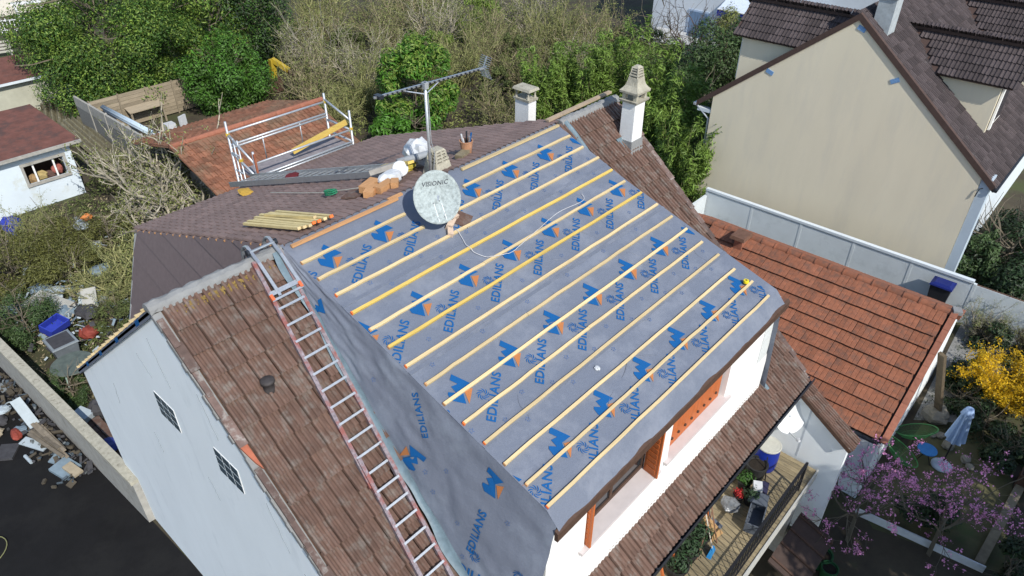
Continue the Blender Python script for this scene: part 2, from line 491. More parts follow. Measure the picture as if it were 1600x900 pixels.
# verges of the front slope: bedding mortar and short edge tiles, some broken
rng = random.Random(11)
def on_front(x, y, up): return (x, y - up * math.sin(RAD(40.75)), zf(y) + up * math.cos(RAD(40.75)))
edge_red = M('worn_verge_tile', (0.13, 0.09, 0.078), 0.9, 0.3, 10, 0.4, 50, obj=0.3, dirt=(0.30, 0.285, 0.265), dscale=6, damt=0.7, dpos=0.52)
edge_new = M('broken_red_tile', (0.36, 0.12, 0.07), 0.9, 0.2, 10, 0.3, 50)
for xa, xb in ((-0.05, 0.085), (XE - 0.16, XE + 0.02)):
    mb = MB()
    ys = np.linspace(-0.1, -6.05, 60)
    for i in range(59):
        j = rng.uniform(-0.015, 0.02)
        mb.hexa([on_front(xa + j, ys[i + 1], -0.10), on_front(xb, ys[i + 1], -0.10), on_front(xb, ys[i], -0.10), on_front(xa + j, ys[i], -0.10)],
                [on_front(xa + j, ys[i + 1], 0.0), on_front(xb, ys[i + 1], 0.0), on_front(xb, ys[i], 0.0), on_front(xa + j, ys[i], 0.0)])
    mb.build('verge_mortar', mortar if xa < 1 else edge_red, fr)
    for k in range(18):
        y1 = -0.18 - k * 0.3145
        y0 = y1 - 0.36
        a, b = xa + rng.uniform(0, 0.03), xb - 0.02 + rng.uniform(-0.02, 0.03)
        m_ = edge_new if (k == 5 and xa < 1) else edge_red
        bot = [on_front(a, y0, 0.02), on_front(b, y0, 0.02), on_front(b, y1, 0.0), on_front(a, y1, 0.0)]
        top = [on_front(a, y0, 0.075), on_front(b, y0, 0.075), on_front(b, y1, 0.04), on_front(a, y1, 0.04)]
        if m_ is edge_new:
            top[0] = on_front(a + 0.07, y0 + 0.1, 0.07); bot[0] = on_front(a + 0.07, y0 + 0.1, 0.02)
        MB().hexa(bot, top).build('verge_tile', m_, fr)

# ridge cappings either side of the dormer
def ridge(x0, x1, mat, seed):
    r = random.Random(seed)
    n = max(4, int((x1 - x0) / 0.07))
    prof = [(-0.125, -0.115), (-0.11, -0.06), (-0.07, -0.01), (0.0, 0.01), (0.07, -0.01), (0.11, -0.06), (0.13, -0.11)]
    mb = MB(); k = len(prof)
    for i in range(n + 1):
        x = x0 + (x1 - x0) * i / n
        for y, z in prof:
            q = r.uniform(-0.012, 0.012)
            mb.v.append((x, y + q, 10 + z + 0.05 + q))
    for i in range(n):
        for j in range(k - 1):
            mb.f.append((i * k + j, (i + 1) * k + j, (i + 1) * k + j + 1, i * k + j + 1))
    mb.f.append(tuple(range(k))); mb.f.append(tuple(n * k + j for j in reversed(range(k))))
    return mb.build('ridge_capping', mat, house)
ridge(-0.06, 2.10, mortar, 1)
ridge(9.15, 11.28, mortar, 2)
r = random.Random(3)
mb = MB()
for k in range(260):
    x = r.uniform(0.1, 2.0); x -= (x - r.choice((0.35, 0.75, 1.05, 1.7))) * 0.5
    y = -0.15 - abs(r.gauss(0.03, 0.05))
    sz = r.uniform(0.008, 0.026)
    p = on_front(x, y, 0.05)
    mb.cbox(p, (sz * 1.6, sz, 0.012), Matrix.Rotation(RAD(40), 3, 'X') @ Matrix.Rotation(r.uniform(0, 3), 3, 'Z'))
stuff(mb.build('lichen', lichen, house))
# gutter board along the far ridge at the right
MB().bar((9.0, 0.22, 10.02), (11.35, 0.22, 10.05), 0.10, 0.05).build('ridge_board', M('grey_board', (0.36, 0.28, 0.20), 0.9, 0.2, 6), house)

# ---- dormer with the membrane
def dz(y): return 10 + T_D * y
def zd(y): return dz(y) if y > -5.42 else dz(-5.42) + (y + 5.42) * 1.15       # the membrane droops over the eave
def xl(y): return 2.14 - 0.028 * y
def xr(y): return 9.03 + max(0.0, -y - 2.0) * 0.075
Y_E = -5.64
mb = MB()
ny, nx = 46, 60
for i in range(ny + 1):
    y = 0.06 + (-5.42 - 0.06) * i / ny
    for j in range(nx + 1):
        x = xl(y) + (xr(y) - xl(y)) * j / nx
        sag = 0.006 * mnoise.noise(Vector((x * 1.7, y * 2.4, 0))) + 0.003 * mnoise.noise(Vector((x * 5, y * 3, 4))) if 0 < j < nx else 0
        mb.v.append((x, y, zd(min(y, 0)) + sag))
for i in range(ny):
    for j in range(nx):
        a = i * (nx + 1) + j
        mb.f.append((a, a + nx + 1, a + nx + 2, a + 1))
dorm = mb.build('dormer_roof', membrane, house, smooth=True)
mb = MB()
for i, y in enumerate((-5.42, -5.53, Y_E)):
    for j in range(nx + 1):
        x = xl(y) + (xr(y) - xl(y)) * j / nx
        mb.v.append((x, y + 0.012 * mnoise.noise(Vector((x * 1.5, 0, 7))) * i, zd(y) + 0.010 * mnoise.noise(Vector((x * 2.1, y, 3))) * i))
for i in range(2):
    for j in range(nx):
        a = i * (nx + 1) + j
        mb.f.append((a, a + nx + 1, a + nx + 2, a + 1))
mb.build('membrane_drip', membrane, house)
dorm['label'] = 'grey roofing membrane printed with blue and orange logos'

# overlaps of the membrane strips
for y in (-1.42, -2.86, -4.30):
    MB().hexa([(xl(y), y - 0.006, dz(y) + 0.0), (xr(y), y - 0.006, dz(y)), (xr(y), y + 0.05, dz(y + 0.05)), (xl(y), y + 0.05, dz(y + 0.05))],
              [(xl(y), y - 0.006, dz(y) + 0.011), (xr(y), y - 0.006, dz(y) + 0.011), (xr(y), y + 0.05, dz(y + 0.05) + 0.006), (xl(y), y + 0.05, dz(y + 0.05) + 0.006)]).build('membrane_lap', membrane, dorm)

# creases in the underlay
rc = random.Random(91)
for k in range(16):
    x, y = rc.uniform(2.6, 8.6), rc.uniform(-5.2, -0.6)
    a = rc.choice((0.2, 1.2, 1.5, -0.9, 2.6)) + rc.uniform(-0.2, 0.2); L_ = rc.uniform(0.25, 0.7)
    pts = [Vector((x + math.cos(a) * L_ * t + 0.03 * math.sin(t * 7), y + math.sin(a) * L_ * t, 0)) for t in np.linspace(0, 1, 6)]
    pts = [Vector((p.x, max(-5.4, min(-0.1, p.y)), dz(max(-5.4, min(-0.1, p.y))) + 0.002)) for p in pts]
    MB().tube(pts, [0.001, 0.007, 0.010, 0.009, 0.007, 0.001], 6, cap=False).build('crease', membrane, dorm, smooth=True)

# cheeks: left one wide open to view, right one a narrow flap
def cheek_pt(t, y, side):
    """t 0 at the roof edge, 1 at the foot on the tiles"""
    if side < 0:
        xt, xb = xl(y) + 0.005, 2.06 + 0.085 * y
    else:
        xt, xb = xr(y), 9.20 - 0.085 * y
    zt, zb = zd(y) - 0.004, zf(y) + 0.02
    w = 0.0 if t in (0.0,) else 0.022 * mnoise.noise(Vector((y * 2.2, t * 3.0, 5 + side))) + 0.020 * mnoise.noise(Vector((y * 1.6 + t * 5, t * 7.0 - y * 2, 9))) + 0.008 * mnoise.noise(Vector((y * 6, t * 8, 2)))
    return (xt + (xb - xt) * t - w * (1 if side < 0 else -1), y, zt + (zb - zt) * t)
for side in (-1, 1):
    mb = MB()
    n1, n2 = 90, 34
    for i in range(n1 + 1):
        y = -0.05 + (Y_E + 0.10) * i / n1
        for j in range(n2 + 1):
            mb.v.append(cheek_pt(j / n2, y, side))
    for i in range(n1):
        for j in range(n2):
            a = i * (n2 + 1) + j
            mb.f.append((a, a + 1, a + n2 + 2, a + n2 + 1))
    ck = mb.build('dormer_cheek', membrane_dk, house, smooth=True)
    # flashing strip that lies on the tiles
    mb = MB()
    for i in range(n1 + 1):
        y = -0.05 + (Y_E + 0.10) * i / n1
        x, _, z = cheek_pt(1.0, y, side)
        k = 0.020 * math.sin(y * 5.1) + 0.02 * mnoise.noise(Vector((y * 2, 0, side)))
        for dx, h in ((0.02, 0.06), (-0.05, 0.115 + k * 0.6), (-0.10 + k, 0.122), (-0.15 + k * 1.8, 0.108)):
            q = on_front(x + dx * (1 if side < 0 else -1) * (1 if side < 0 else 0.5), y, h)
            mb.v.append(q)
    for i in range(n1):
        for j in range(3):
            a = i * 4 + j
            mb.f.append((a, a + 1, a + 5, a + 4))
    mb.build('side_flashing', flash_blue, ck, smooth=True)

# battens
r = random.Random(21)
for k in range(14):
    y = -0.44 - k * 0.3815
    a, b = xl(y) + 0.03 + r.uniform(0, 0.03), 8.96 + r.uniform(-0.05, 0.05)
    mat = batten_y if k in (3, 5) else batten_m
    zz = dz(y) + 0.024
    up = (0, -math.sin(RAD(20)), math.cos(RAD(20)))
    dy = r.uniform(-0.012, 0.012)
    segs = [(a, b)]
    if k in (0, 1):
        segs = [(a, 4.32 if k == 0 else 4.40), (5.75 if k == 0 else 5.18, b)]
    elif k in (2, 4, 7, 9, 12):
        m_ = r.uniform(4.5, 6.5)
        segs = [(a, m_), (m_ + 0.004, b)]
    for i, (q0, q1) in enumerate(segs):
        o = MB().wavy((q0, y + dy * i, zz), (q1, y + dy, zz), 0.05, 0.042, up, r, 12, 0.006).build('batten', mat, house)
        if i == 0:
            MB().bar((q0 - 0.012, y, zz), (q0 + 0.012, y, zz), 0.0515, 0.0435, up).build('painted_end', orange_paint if k in (2, 3, 6, 9, 10, 13) else raw_wood, o)
for q0, q1 in ((2.25, 4.45), (4.3, 4.62), (6.05, 9.0)):
    y = -0.10 if q0 != 4.3 else -0.02
    MB().bar((q0, y, 10.0), (q1, y, 10.0), 0.055, 0.045).build('ridge_batten', raw_wood if q0 < 5 else batten_m, house)

# ---- print on the membrane: text, logo and swirl, repeated in a staggered lattice
E1 = Vector((0.776, -0.631)); E2 = Vector((0.631, 0.776))
PLN = frame((0, 0, 10), (1, 0, 0), (0, math.cos(RAD(20)), math.sin(RAD(20))), (0, -math.sin(RAD(20)), math.cos(RAD(20))))
def text_mesh(body, size):
    cu = bpy.data.curves.new('txt', 'FONT')
    cu.body = body; cu.size = size; cu.align_x = 'CENTER'; cu.align_y = 'CENTER'; cu.offset = size * 0.022; cu.resolution_u = 3
    cu.space_character = 1.08
    ob = bpy.data.objects.new('txt', cu); COL.objects.link(ob)
    bpy.context.view_layer.update()
    me = bpy.data.meshes.new_from_object(ob.evaluated_get(bpy.context.evaluated_depsgraph_get()))
    bpy.data.objects.remove(ob); bpy.data.curves.remove(cu)
    return [tuple(v.co) for v in me.vertices], [tuple(p.vertices) for p in me.polygons]
def swirl_geo(R_, arms=9):
    v, f = [], []
    for a in range(arms):
        t0 = 2 * math.pi * a / arms
        k = len(v)
        for i in range(7):
            u = i / 6
            ra = R_ * (0.30 + 0.70 * u); th = t0 + 1.15 * u
            w = R_ * 0.12 * math.sin(math.pi * min(1, 0.15 + u * 0.8))
            ct, st = math.cos(th), math.sin(th)
            v += [((ra - w) * ct, (ra - w) * st, 0), ((ra + w) * ct, (ra + w) * st, 0)]
        for i in range(6):
            q = k + 2 * i
            f.append((q, q + 1, q + 3, q + 2))
    return v, f
LOGO_B = [(-0.62, 1.0), (0.80, 0.62), (0.25, 0.02), (0.66, -1.0), (-0.30, -1.0), (-0.62, -0.62), (-0.62, -0.42), (-0.10, -0.34), (-0.50, 0.04), (-0.10, 0.36), (-0.66, 0.52)]
LOGO_O = [(0.92, 0.30), (0.36, 0.0), (0.86, -0.94)]
TXT = text_mesh('EDILIANS', 0.200)
SW = swirl_geo(0.100)
SMALL = swirl_geo(0.045, 5)
def put_flat(geo, cx, cs, kind, mat, rot=True, lift=0.0095):
    """lay a flat shape on the dormer roof; (cx, cs) are metres along the ridge and down the slope; cut at the edges"""
    import bmesh
    v, f = geo
    P = []
    for u, w, _ in v:
        # text frame: first axis along the reading direction E1, second axis is the letter's up (-E2)
        q = E1 * u - E2 * w if kind != 'logo' else E2 * u + E1 * w
        P.append(PLN @ Vector((cx + q.x, -(cs + q.y), lift)))
    lo_s = min((p - Vector((0, 0, 10))).length for p in P)
    me = bpy.data.meshes.new('print')
    me.from_pydata(P, [], f); me.update()
    bm = bmesh.new(); bm.from_mesh(me)
    for co, no in (((2.15, 0, 0), (-1, -0.028, 0)), ((9.0, 0, 0), (1, 0.01, 0)), ((0, 0.0, 0), (0, 1, 0)), ((0, -5.42, 0), (0, -1, 0))):
        bmesh.ops.bisect_plane(bm, geom=bm.verts[:] + bm.edges[:] + bm.faces[:], plane_co=co, plane_no=no, clear_outer=True)
    for fa in bm.faces:
        if fa.normal.z < 0: fa.normal_flip()
    bm.to_mesh(me); n = len(bm.faces); bm.free()
    if n:
        return link({'text': 'printed_text', 'logo': 'printed_logo', 'swirl': 'printed_swirl', 'small': 'printed_mark'}[kind], me, mat, dorm)
LB = ([(x * 0.225, y * 0.225, 0) for x, y in LOGO_B], [tuple(reversed(range(len(LOGO_B))))])
LO = ([(x * 0.225, y * 0.225, 0) for x, y in LOGO_O], [(0, 1, 2)])
r = random.Random(4)
for row in range(4):
    cs = 0.55 + 1.545 * row
    for i in range(-1, 8):
        cx = (2.63 if row % 2 == 0 else 3.20) + 1.078 * i
        put_flat(LB, cx, cs, 'logo', print_blue)
        put_flat(LO, cx, cs, 'logo', print_orange)
        put_flat(TXT, cx + 0.35, cs + 0.42, 'text', print_blue)
        put_flat(SW, cx + 0.235, cs + 0.29, 'swirl', print_blue)
        for dx, ds in ((0.75, 0.62), (0.20, 0.80), (0.48, 1.0)):
            put_flat(SMALL, cx + dx, cs + ds, 'small', print_small)

# prints on the left cheek
def put_cheek(geo, y, z, ang, kind, mat, sc=1.0, flip=1):
    a, b = math.cos(ang), math.sin(ang)
    P = []
    for u, w, _ in geo[0]:
        u, w = u * sc * flip, w * sc
        yy, zz = y - (u * a - w * b), z + (u * b + w * a)
        zt, zb = zd(yy), zf(yy)
        t = min(0.999, max(0.001, (zt - zz) / max(0.02, zt - zb)))
        q = cheek_pt(t, yy, -1)
        P.append((q[0] - 0.012, yy, q[2]))
    me = bpy.data.meshes.new('print')
    me.from_pydata(P, [], geo[1]); me.update()
    link({'text': 'printed_text', 'logo': 'printed_logo', 'swirl': 'printed_swirl', 'small': 'printed_mark'}[kind], me, mat, LCH)
LCH = [o for o in house.children if o.name.startswith('dormer_cheek')][0]
put_cheek(LB, -3.15, 7.66, RAD(-28), 'logo', print_blue, 1.0, -1); put_cheek(LO, -3.15, 7.66, RAD(-28), 'logo', print_orange, 1.0, -1)
put_cheek(LB, -4.52, 7.98, RAD(-8), 'logo', print_blue, 0.9); put_cheek(LO, -4.52, 7.98, RAD(-8), 'logo', print_orange, 0.9)
put_cheek(TXT, -3.15, 8.42, RAD(118), 'text', print_blue, 0.8, 1)
put_cheek(TXT, -4.45, 7.05, RAD(84), 'text', print_blue, 0.95)
put_cheek(SW, -4.50, 6.62, 0, 'swirl', print_blue, 1.0)
put_cheek(TXT, -4.62, 6.28, RAD(-2), 'text', print_blue, 1.1)
put_cheek(SW, -5.25, 6.75, 0, 'swirl', print_blue, 1.0)
put_cheek(LB, -0.95, 9.30, RAD(-40), 'logo', print_blue, 0.75); 
put_cheek(LB, -5.05, 6.2, RAD(-10), 'logo', print_blue, 0.7); put_cheek(LO, -5.05, 6.2, RAD(-10), 'logo', print_orange, 0.7)
for y, z in ((-3.6, 7.3), (-3.75, 7.75), (-4.1, 7.0), (-2.2, 8.6), (-4.9, 7.5), (-3.4, 7.55), (-4.3, 6.5)):
    put_cheek(SMALL, y, z, 0, 'small', print_small, 1.0)

# dormer front wall with two windows
YW = -5.48
def wbox(x0, x1, z0, z1, y0=YW, y1=YW + 0.30): return MB().box(x0, x1, y0, y1, z0, z1)
mb = MB()
for x0, x1 in ((2.26, 3.20), (5.16, 5.62), (7.66, 9.46)):
    mb.box(x0, x1, YW, YW + 0.30, 6.30, 7.80)
mb.box(2.20, 9.56, YW - 0.01, YW + 0.30, 5.20, 6.30)
mb.build('dormer_wall', bright_wall, house)
MB().box(9.05, 9.47, YW - 0.012, YW - 0.001, 6.31, 7.74).build('slatted_panel', M('pale_slat_panel', (0.66, 0.69, 0.68), 0.7, 0.05, 2, 0.5, 24, stretch=(0.3, 1, 6)), house)
# eave board under the membrane edge
MB().hexa([(2.25, -5.66, 7.60), (9.50, -5.66, 7.60), (9.50, -5.60, 7.60), (2.25, -5.60, 7.60)], [(2.25, -5.66, 7.762), (9.50, -5.66, 7.762), (9.50, -5.60, 7.80), (2.25, -5.60, 7.80)]).build('eave_board', dark_wood, house)
MB().box(2.3, 9.45, -5.60, YW - 0.012, 7.62, 7.65).build('soffit', dark_wood, house)
for n_, (x0, x1) in enumerate(((3.20, 5.16), (5.62, 7.66))):
    w = MB()
    w.box(x0, x1, YW + 0.20, YW + 0.26, 6.36, 6.44); w.box(x0, x1, YW + 0.20, YW + 0.26, 7.60, 7.70)
    for xx in (x0, (x0 + x1) / 2 - 0.035, x1 - 0.07):
        w.box(xx, xx + 0.07, YW + 0.201, YW + 0.259, 6.44, 7.60)
    wo = w.build('window', dark_wood if n_ == 0 else shutter_wood, house)
    MB().box(x0 + 0.07, x1 - 0.07, YW + 0.225, YW + 0.235, 6.44, 7.60).build('pane', glass_dark, wo)
    MB().box(x0 - 0.14, x1 + 0.14, YW - 0.08, YW + 0.20, 6.302, 6.36).build('window_sill', pink_sill, wo)
    MB().box(x0, x1, YW + 0.02, YW + 0.19, 7.45, 7.71).build('lintel_board', dark_wood, wo)
def shutter(x0, y0, x1, y1, z0, z1):
    m_ = MB().bar((x0, y0, (z0 + z1) / 2), (x1, y1, (z0 + z1) / 2), 0.035, z1 - z0)
    o = m_.build('shutter', shutter_wood, house)
    L = Vector((x1 - x0, y1 - y0, 0)); d = L.normalized(); nn = d.cross(Vector((0, 0, 1)))
    for k in range(9):
        z = z0 + 0.12 + (z1 - z0 - 0.24) * k / 8
        for sgn in (-1, 1):
            p = Vector((x0, y0, z)) + nn * 0.022 * sgn
            MB().bar(p + d * 0.05, p + L - d * 0.05, 0.012, 0.09).build('louvre', shutter_wood, o)
    return o
shutter(3.23, YW - 0.10, 3.26, YW + 0.14, 6.37, 7.58)
shutter(5.08, YW - 0.13, 5.12, YW + 0.16, 6.37, 7.60)
sh = MB().box(5.66, 7.60, YW + 0.10, YW + 0.14, 6.37, 7.25).build('shutter', shutter_wood, house)
for k in range(8):
    MB().lathe([(0.028, 0), (0.028, 0.03), (0.0, 0.035)], (5.86 + k * 0.225, YW + 0.10, 6.58), 8, m=Matrix.Rotation(RAD(90), 3, 'X')).build('knob', dark_wood, sh)

# eave gutter of the front slope
mb = MB()
prof = [(-6.03, 4.83), (-6.03, 4.73), (-6.07, 4.68), (-6.12, 4.68), (-6.16, 4.73), (-6.16, 4.84), (-6.145, 4.84), (-6.145, 4.74), (-6.11, 4.70), (-6.08, 4.70), (-6.045, 4.745), (-6.045, 4.83)]
mb.prism([(0.0, y, z) for y, z in prof], (XE + 0.05, 0, 0))
mb.build('gutter', zinc_dark, house)
MB().box(0.0, XE, -6.02, -5.99, 4.62, 4.80).build('fascia', bright_wall, house)
for k in range(14):
    MB().box(0.6 + k * 0.8, 0.63 + k * 0.8, -6.17, -6.03, 4.835, 4.85).build('gutter_bracket', zinc_dark, house)

# ---- rear dormer: shallow tiled roof and a tile-hung cheek
def zr(y): return 10 - T_R * y
c, s = 1 / math.hypot(1, T_R), T_R / math.hypot(1, T_R)
b = [(2.2, 0.05, zr(0.05) - 0.14), (9.35, 0.05, zr(0.05) - 0.14), (9.35, 6.7, zr(6.7) - 0.14), (2.2, 6.7, zr(6.7) - 0.14)]
rd = MB().hexa(b, [(x, y, z + 0.1) for x, y, z in b]).build('rear_dormer_roof', raw_wood, house)
sp = tile_spots((9.36, 6.80, zr(6.80)), (-1, 0, 0), (0, -c, s), (0, s, c), 24, 20, 0.299, 0.358, None, stagger=0, jit=0.003)
merged_tiles('rear_dormer_tiles', sp, REAR, 0.299, 0.41, rear_tile, rd, tail=0.04)
clad = MB()
n_c = 9
for k in range(n_c):
    za, zb = 10 - 5.2 * k / n_c, 10 - 5.2 * (k + 1) / n_c - 0.05
    # each course runs along the slope of the roof edge; clipped between the dormer roof and the rear slope
    pts = []
    y_hi0 = min(6.7, (10 - za) / T_R); y_hi1 = min(6.7, (10 - zb) / T_R)
    y_lo0 = (10 - za) / T_B; y_lo1 = (10 - zb) / T_B
    X_ = lambda z, y: 2.18 - 0.348 * (zr(y) - z)
    out = -0.03
    P = []
    for y, z in ((y_lo0, za), (y_hi0, za), (y_hi1, zb), (min(y_lo1, 6.7), zb)):
        P.append((X_(z, y) + (out if z == zb else 0.0), y, z))
    if y_lo0 >= 6.65: break
    MB().add([Vector(p) for p in P] + [Vector(p) + Vector((0.03, 0, 0)) for p in P], [(0, 1, 2, 3), (7, 6, 5, 4), (0, 4, 5, 1), (1, 5, 6, 2), (2, 6, 7, 3), (3, 7, 4, 0)]).build('cladding_course', clad_tile, house)
MB().bar((2.17, 6.71, zr(6.7) - 0.1), (1.22, 6.71, 4.9), 0.03, 0.06).build('corner_trim', galv, house)
for k in range(19):
    y = 0.4 + k * 0.337
    MB().bar((2.145, y, zr(y) - 0.015), (2.5, y, zr(y) - 0.015), 0.035, 0.026).build('rear_batten_end', raw_wood, rd)

# ---- chimneys
def slim(root, cx, cy, k):
    for o in [root] + list(root.children):
        if o.name.startswith('flashing'): continue
        for v in o.data.vertices:
            v.co.x = cx + (v.co.x - cx) * k; v.co.y = cy + (v.co.y - cy) * k
def frustum(mb, cx, cy, z0, z1, a0, b0, a1, b1):
    mb.hexa([(cx - a0, cy - b0, z0), (cx + a0, cy - b0, z0), (cx + a0, cy + b0, z0), (cx - a0, cy + b0, z0)],
            [(cx - a1, cy - b1, z1), (cx + a1, cy - b1, z1), (cx + a1, cy + b1, z1), (cx - a1, cy + b1, z1)])
chim_wall = M('white_chimney_render', (0.74, 0.75, 0.74), 0.9, 0.06, 5, 0.3, 50, dirt=(0.32, 0.32, 0.30), dscale=9, damt=0.6, dpos=0.60)
cx, cy = 10.72, -0.86
mb = MB(); frustum(mb, cx, cy, 8.8, 10.290, 0.235, 0.205, 0.225, 0.195)
ch = mb.build('chimney', chim_wall, house)
mb = MB(); frustum(mb, cx, cy, 8.72, 9.40, 0.33, 0.30, 0.25, 0.22); mb.build('chimney_base', mortar, ch)
mb = MB()
frustum(mb, cx, cy, 10.291, 10.340, 0.29, 0.26, 0.31, 0.28)
for sx in (-1, 1):
    for sy in (-1, 1):
        frustum(mb, cx + sx * 0.19, cy + sy * 0.165, 10.341, 10.490, 0.05, 0.05, 0.05, 0.05)
frustum(mb, cx, cy, 10.491, 10.540, 0.30, 0.27, 0.31, 0.28)
mb.build('chimney_cap', lichen_conc, ch)
mb = MB()
prof = [(0.31, 10.541), (0.25, 10.590), (0.20, 10.650), (0.17, 10.730), (0.155, 10.820)]
for (r0, z0), (r1, z1) in zip(prof, prof[1:]):
    frustum(mb, cx, cy, z0, z1, r0, r0 * 0.9, r1, r1 * 0.9)
for q in range(3):
    z0 = 10.860 + q * 0.055
    a = 0.150 - q * 0.018
    frustum(mb, cx, cy, z0, z0 + 0.022, a, a * 0.9, a - 0.005, (a - 0.005) * 0.9)
frustum(mb, cx, cy, 11.020, 11.070, 0.115, 0.10, 0.06, 0.05)
for sx in (-1, 1):
    for sy in (-1, 1):
        mb.bar((cx + sx * 0.135, cy + sy * 0.12, 10.810), (cx + sx * 0.095, cy + sy * 0.085, 11.040), 0.03, 0.03)
frustum(mb, cx, cy, 10.820, 11.030, 0.08, 0.07, 0.055, 0.05)
mb.build('chimney_pot', lichen_conc, ch)
slim(ch, cx, cy, 0.86)
MB().add([on_front(10.30, -0.62, 0.06), on_front(10.52, -0.62, 0.06), on_front(10.52, -1.02, 0.06), on_front(10.42, -0.98, 0.06)], [(0, 1, 2, 3)]).build('flashing', flash_blue, ch)

cx, cy = 10.50, 2.14
mb = MB(); frustum(mb, cx, cy, 8.2, 9.620, 0.19, 0.29, 0.19, 0.29)
ch = mb.build('chimney', chim_wall, house)
mb = MB()
frustum(mb, cx, cy, 9.621, 9.680, 0.23, 0.33, 0.24, 0.34)
for sx in (-1, 1):
    for sy in (-1, 1):
        mb.lathe([(0.055, 9.681), (0.03, 9.750), (0.03, 9.810), (0.055, 9.88)], (cx + sx * 0.17, cy + sy * 0.25, 0), 10)
frustum(mb, cx, cy, 9.881, 9.940, 0.26, 0.37, 0.23, 0.34)
mb.build('chimney_cap', lichen_conc, ch)

slim(ch, cx, cy, 0.76)

# vent pipe through the tiles on the left
p = Vector(on_front(0.75, -1.42, 0.0))
mb = MB().lathe([(0.10, -0.10), (0.085, 0.05), (0.08, 0.15), (0.105, 0.155), (0.105, 0.20), (0.085, 0.215), (0.0, 0.22)], p, 18)
mb.build('vent_pipe', M('dark_vent', (0.05, 0.045, 0.045), 0.7, 0.3, 12, 0.3, 40), house, smooth=True)

# ------------------------------------------------------------------ things on the roofs
UPF = Vector((0, -math.sin(RAD(40.75)), math.cos(RAD(40.75))))     # normal of the front slope
UPR = Vector((0, T_R, 1)).normalized()                             # normal of the rear dormer roof
def on_rd(x, y, up): return Vector((x, y, zr(y))) + UPR * (up + 0.055)
def on_dm(x, y, up): return Vector((x, y, dz(y))) + Vector((0, -math.sin(RAD(20)), math.cos(RAD(20)))) * up

# roof ladder with ridge hooks lying on the old tiles
lad = thing('roof_ladder', 'long red-smeared aluminium ladder hooked over the ridge onto the brown tiles', 'ladder', on_front(1.2, -4, 0.07))
for sec, (ya, yb, up, w) in enumerate(((-0.05, -2.95, 0.10, 0.46), (-2.60, -6.0, 0.135, 0.42))):
    def lx(y): return 1.80 + 0.135 * y
    for sgn in (-1, 1):
        MB().bar(on_front(lx(ya) + sgn * w / 2, ya, up), on_front(lx(yb) + sgn * w / 2, yb, up), 0.060, 0.075, UPF).build('stile', red_oxide, lad)
    k = 0
    y = ya - 0.42
    while y > yb + 0.05:
        MB().bar(on_front(lx(y) - w / 2, y, up + 0.028), on_front(lx(y) + w / 2, y, up + 0.028), 0.036, 0.030, UPF).build('rung', alu, lad)
        y -= 0.2121
for y, u in ((-0.50, 0.16),):
    MB().bar(on_front(lx(y) - 0.27, y, u), on_front(lx(y) + 0.27, y, u), 0.045, 0.03, UPF).build('crossbar', alu, lad)
    MB().bar(on_front(lx(y) - 0.27, y - 0.07, u), on_front(lx(y) + 0.27, y - 0.07, u), 0.035, 0.03, UPF).build('crossbar', alu, lad)
    for sgn in (-1, 1):
        MB().cbox(on_front(lx(y) + sgn * 0.25, y - 0.035, u + 0.005), (0.05, 0.10, 0.05), Matrix.Rotation(RAD(40.75), 3, 'X')).build('clamp', M('red_clamp', (0.55, 0.13, 0.05), 0.6, 0.2, 10), lad)
for sgn in (-1, 1):
    x = lx(0) + sgn * 0.19
    pts = [on_front(x, -0.55, 0.17), on_front(x, -0.10, 0.17)]
    pts = [Vector(q) for q in pts] + [Vector((x, 0.06, 10.21)), Vector((x, 0.16, 10.18)), Vector((x, 0.24, 10.08)), Vector((x, 0.27, 9.90))]
    hk = MB()
    for a, b_ in zip(pts, pts[1:]):
        hk.bar(a, b_, 0.05, 0.03, (1, 0, 0) if False else Vector((0, -0.6, 0.8)))
    hk.build('ridge_hook', alu, lad)
    wheel_p = Vector((x + sgn * 0.05, -0.02, 10.16))
    MB().lathe([(0.0, -0.02), (0.05, -0.02), (0.05, 0.02), (0.0, 0.02)], wheel_p, 14, cap=False, m=Matrix.Rotation(RAD(90), 3, 'Y')).build('wheel', zinc_dark, lad)
MB().tube([(lx(0) - 0.23, -0.02, 10.16), (lx(0) + 0.23, -0.02, 10.16)], 0.022, 8).build('axle', alu, lad)

# satellite dish on the membrane
dish = thing('satellite_dish', 'large weathered grey oval satellite dish standing on the membrane below the ridge', 'satellite dish', on_dm(4.84, -0.98, 0))
n_ = Vector((-0.46, -0.70, 0.545)).normalized()
u_ = (Vector((0, 0, 1)) - n_ * n_.z).normalized()
r_ = u_.cross(n_).normalized()
DC = Vector((4.59, -1.0, 10.29))
dish_m = M('weathered_dish', (0.34, 0.39, 0.39), 0.75, 0.28, 22, 0.25, 50, dirt=(0.16, 0.185, 0.185), dscale=13, damt=0.7, dpos=0.50)
mb = MB(); N = 40; rings = 9
for back in (0, 1):
    for i in range(rings + 1):
        q = i / rings
        for j in range(N):
            t = 2 * math.pi * j / N
            p = DC + r_ * (0.405 * q * math.cos(t)) + u_ * (0.46 * q * math.sin(t)) - n_ * (0.085 * (1 - q * q) + 0.012 * back - (0.012 if q == 1 and not back else 0))
            mb.v.append(tuple(p))
for back in (0, 1):
    k0 = back * (rings + 1) * N
    for i in range(rings):
        for j in range(N):
            a, b_ = k0 + i * N + j, k0 + i * N + (j + 1) % N
            mb.f.append((a, b_, b_ + N, a + N))
for j in range(N):
    a, b_ = rings * N + j, rings * N + (j + 1) % N
    mb.f.append((a, b_, b_ + (rings + 1) * N, a + (rings + 1) * N))
mb.build('reflector', dish_m, dish, smooth=True)
tv, tf = text_mesh('VISIONIC', 0.105)
P = []
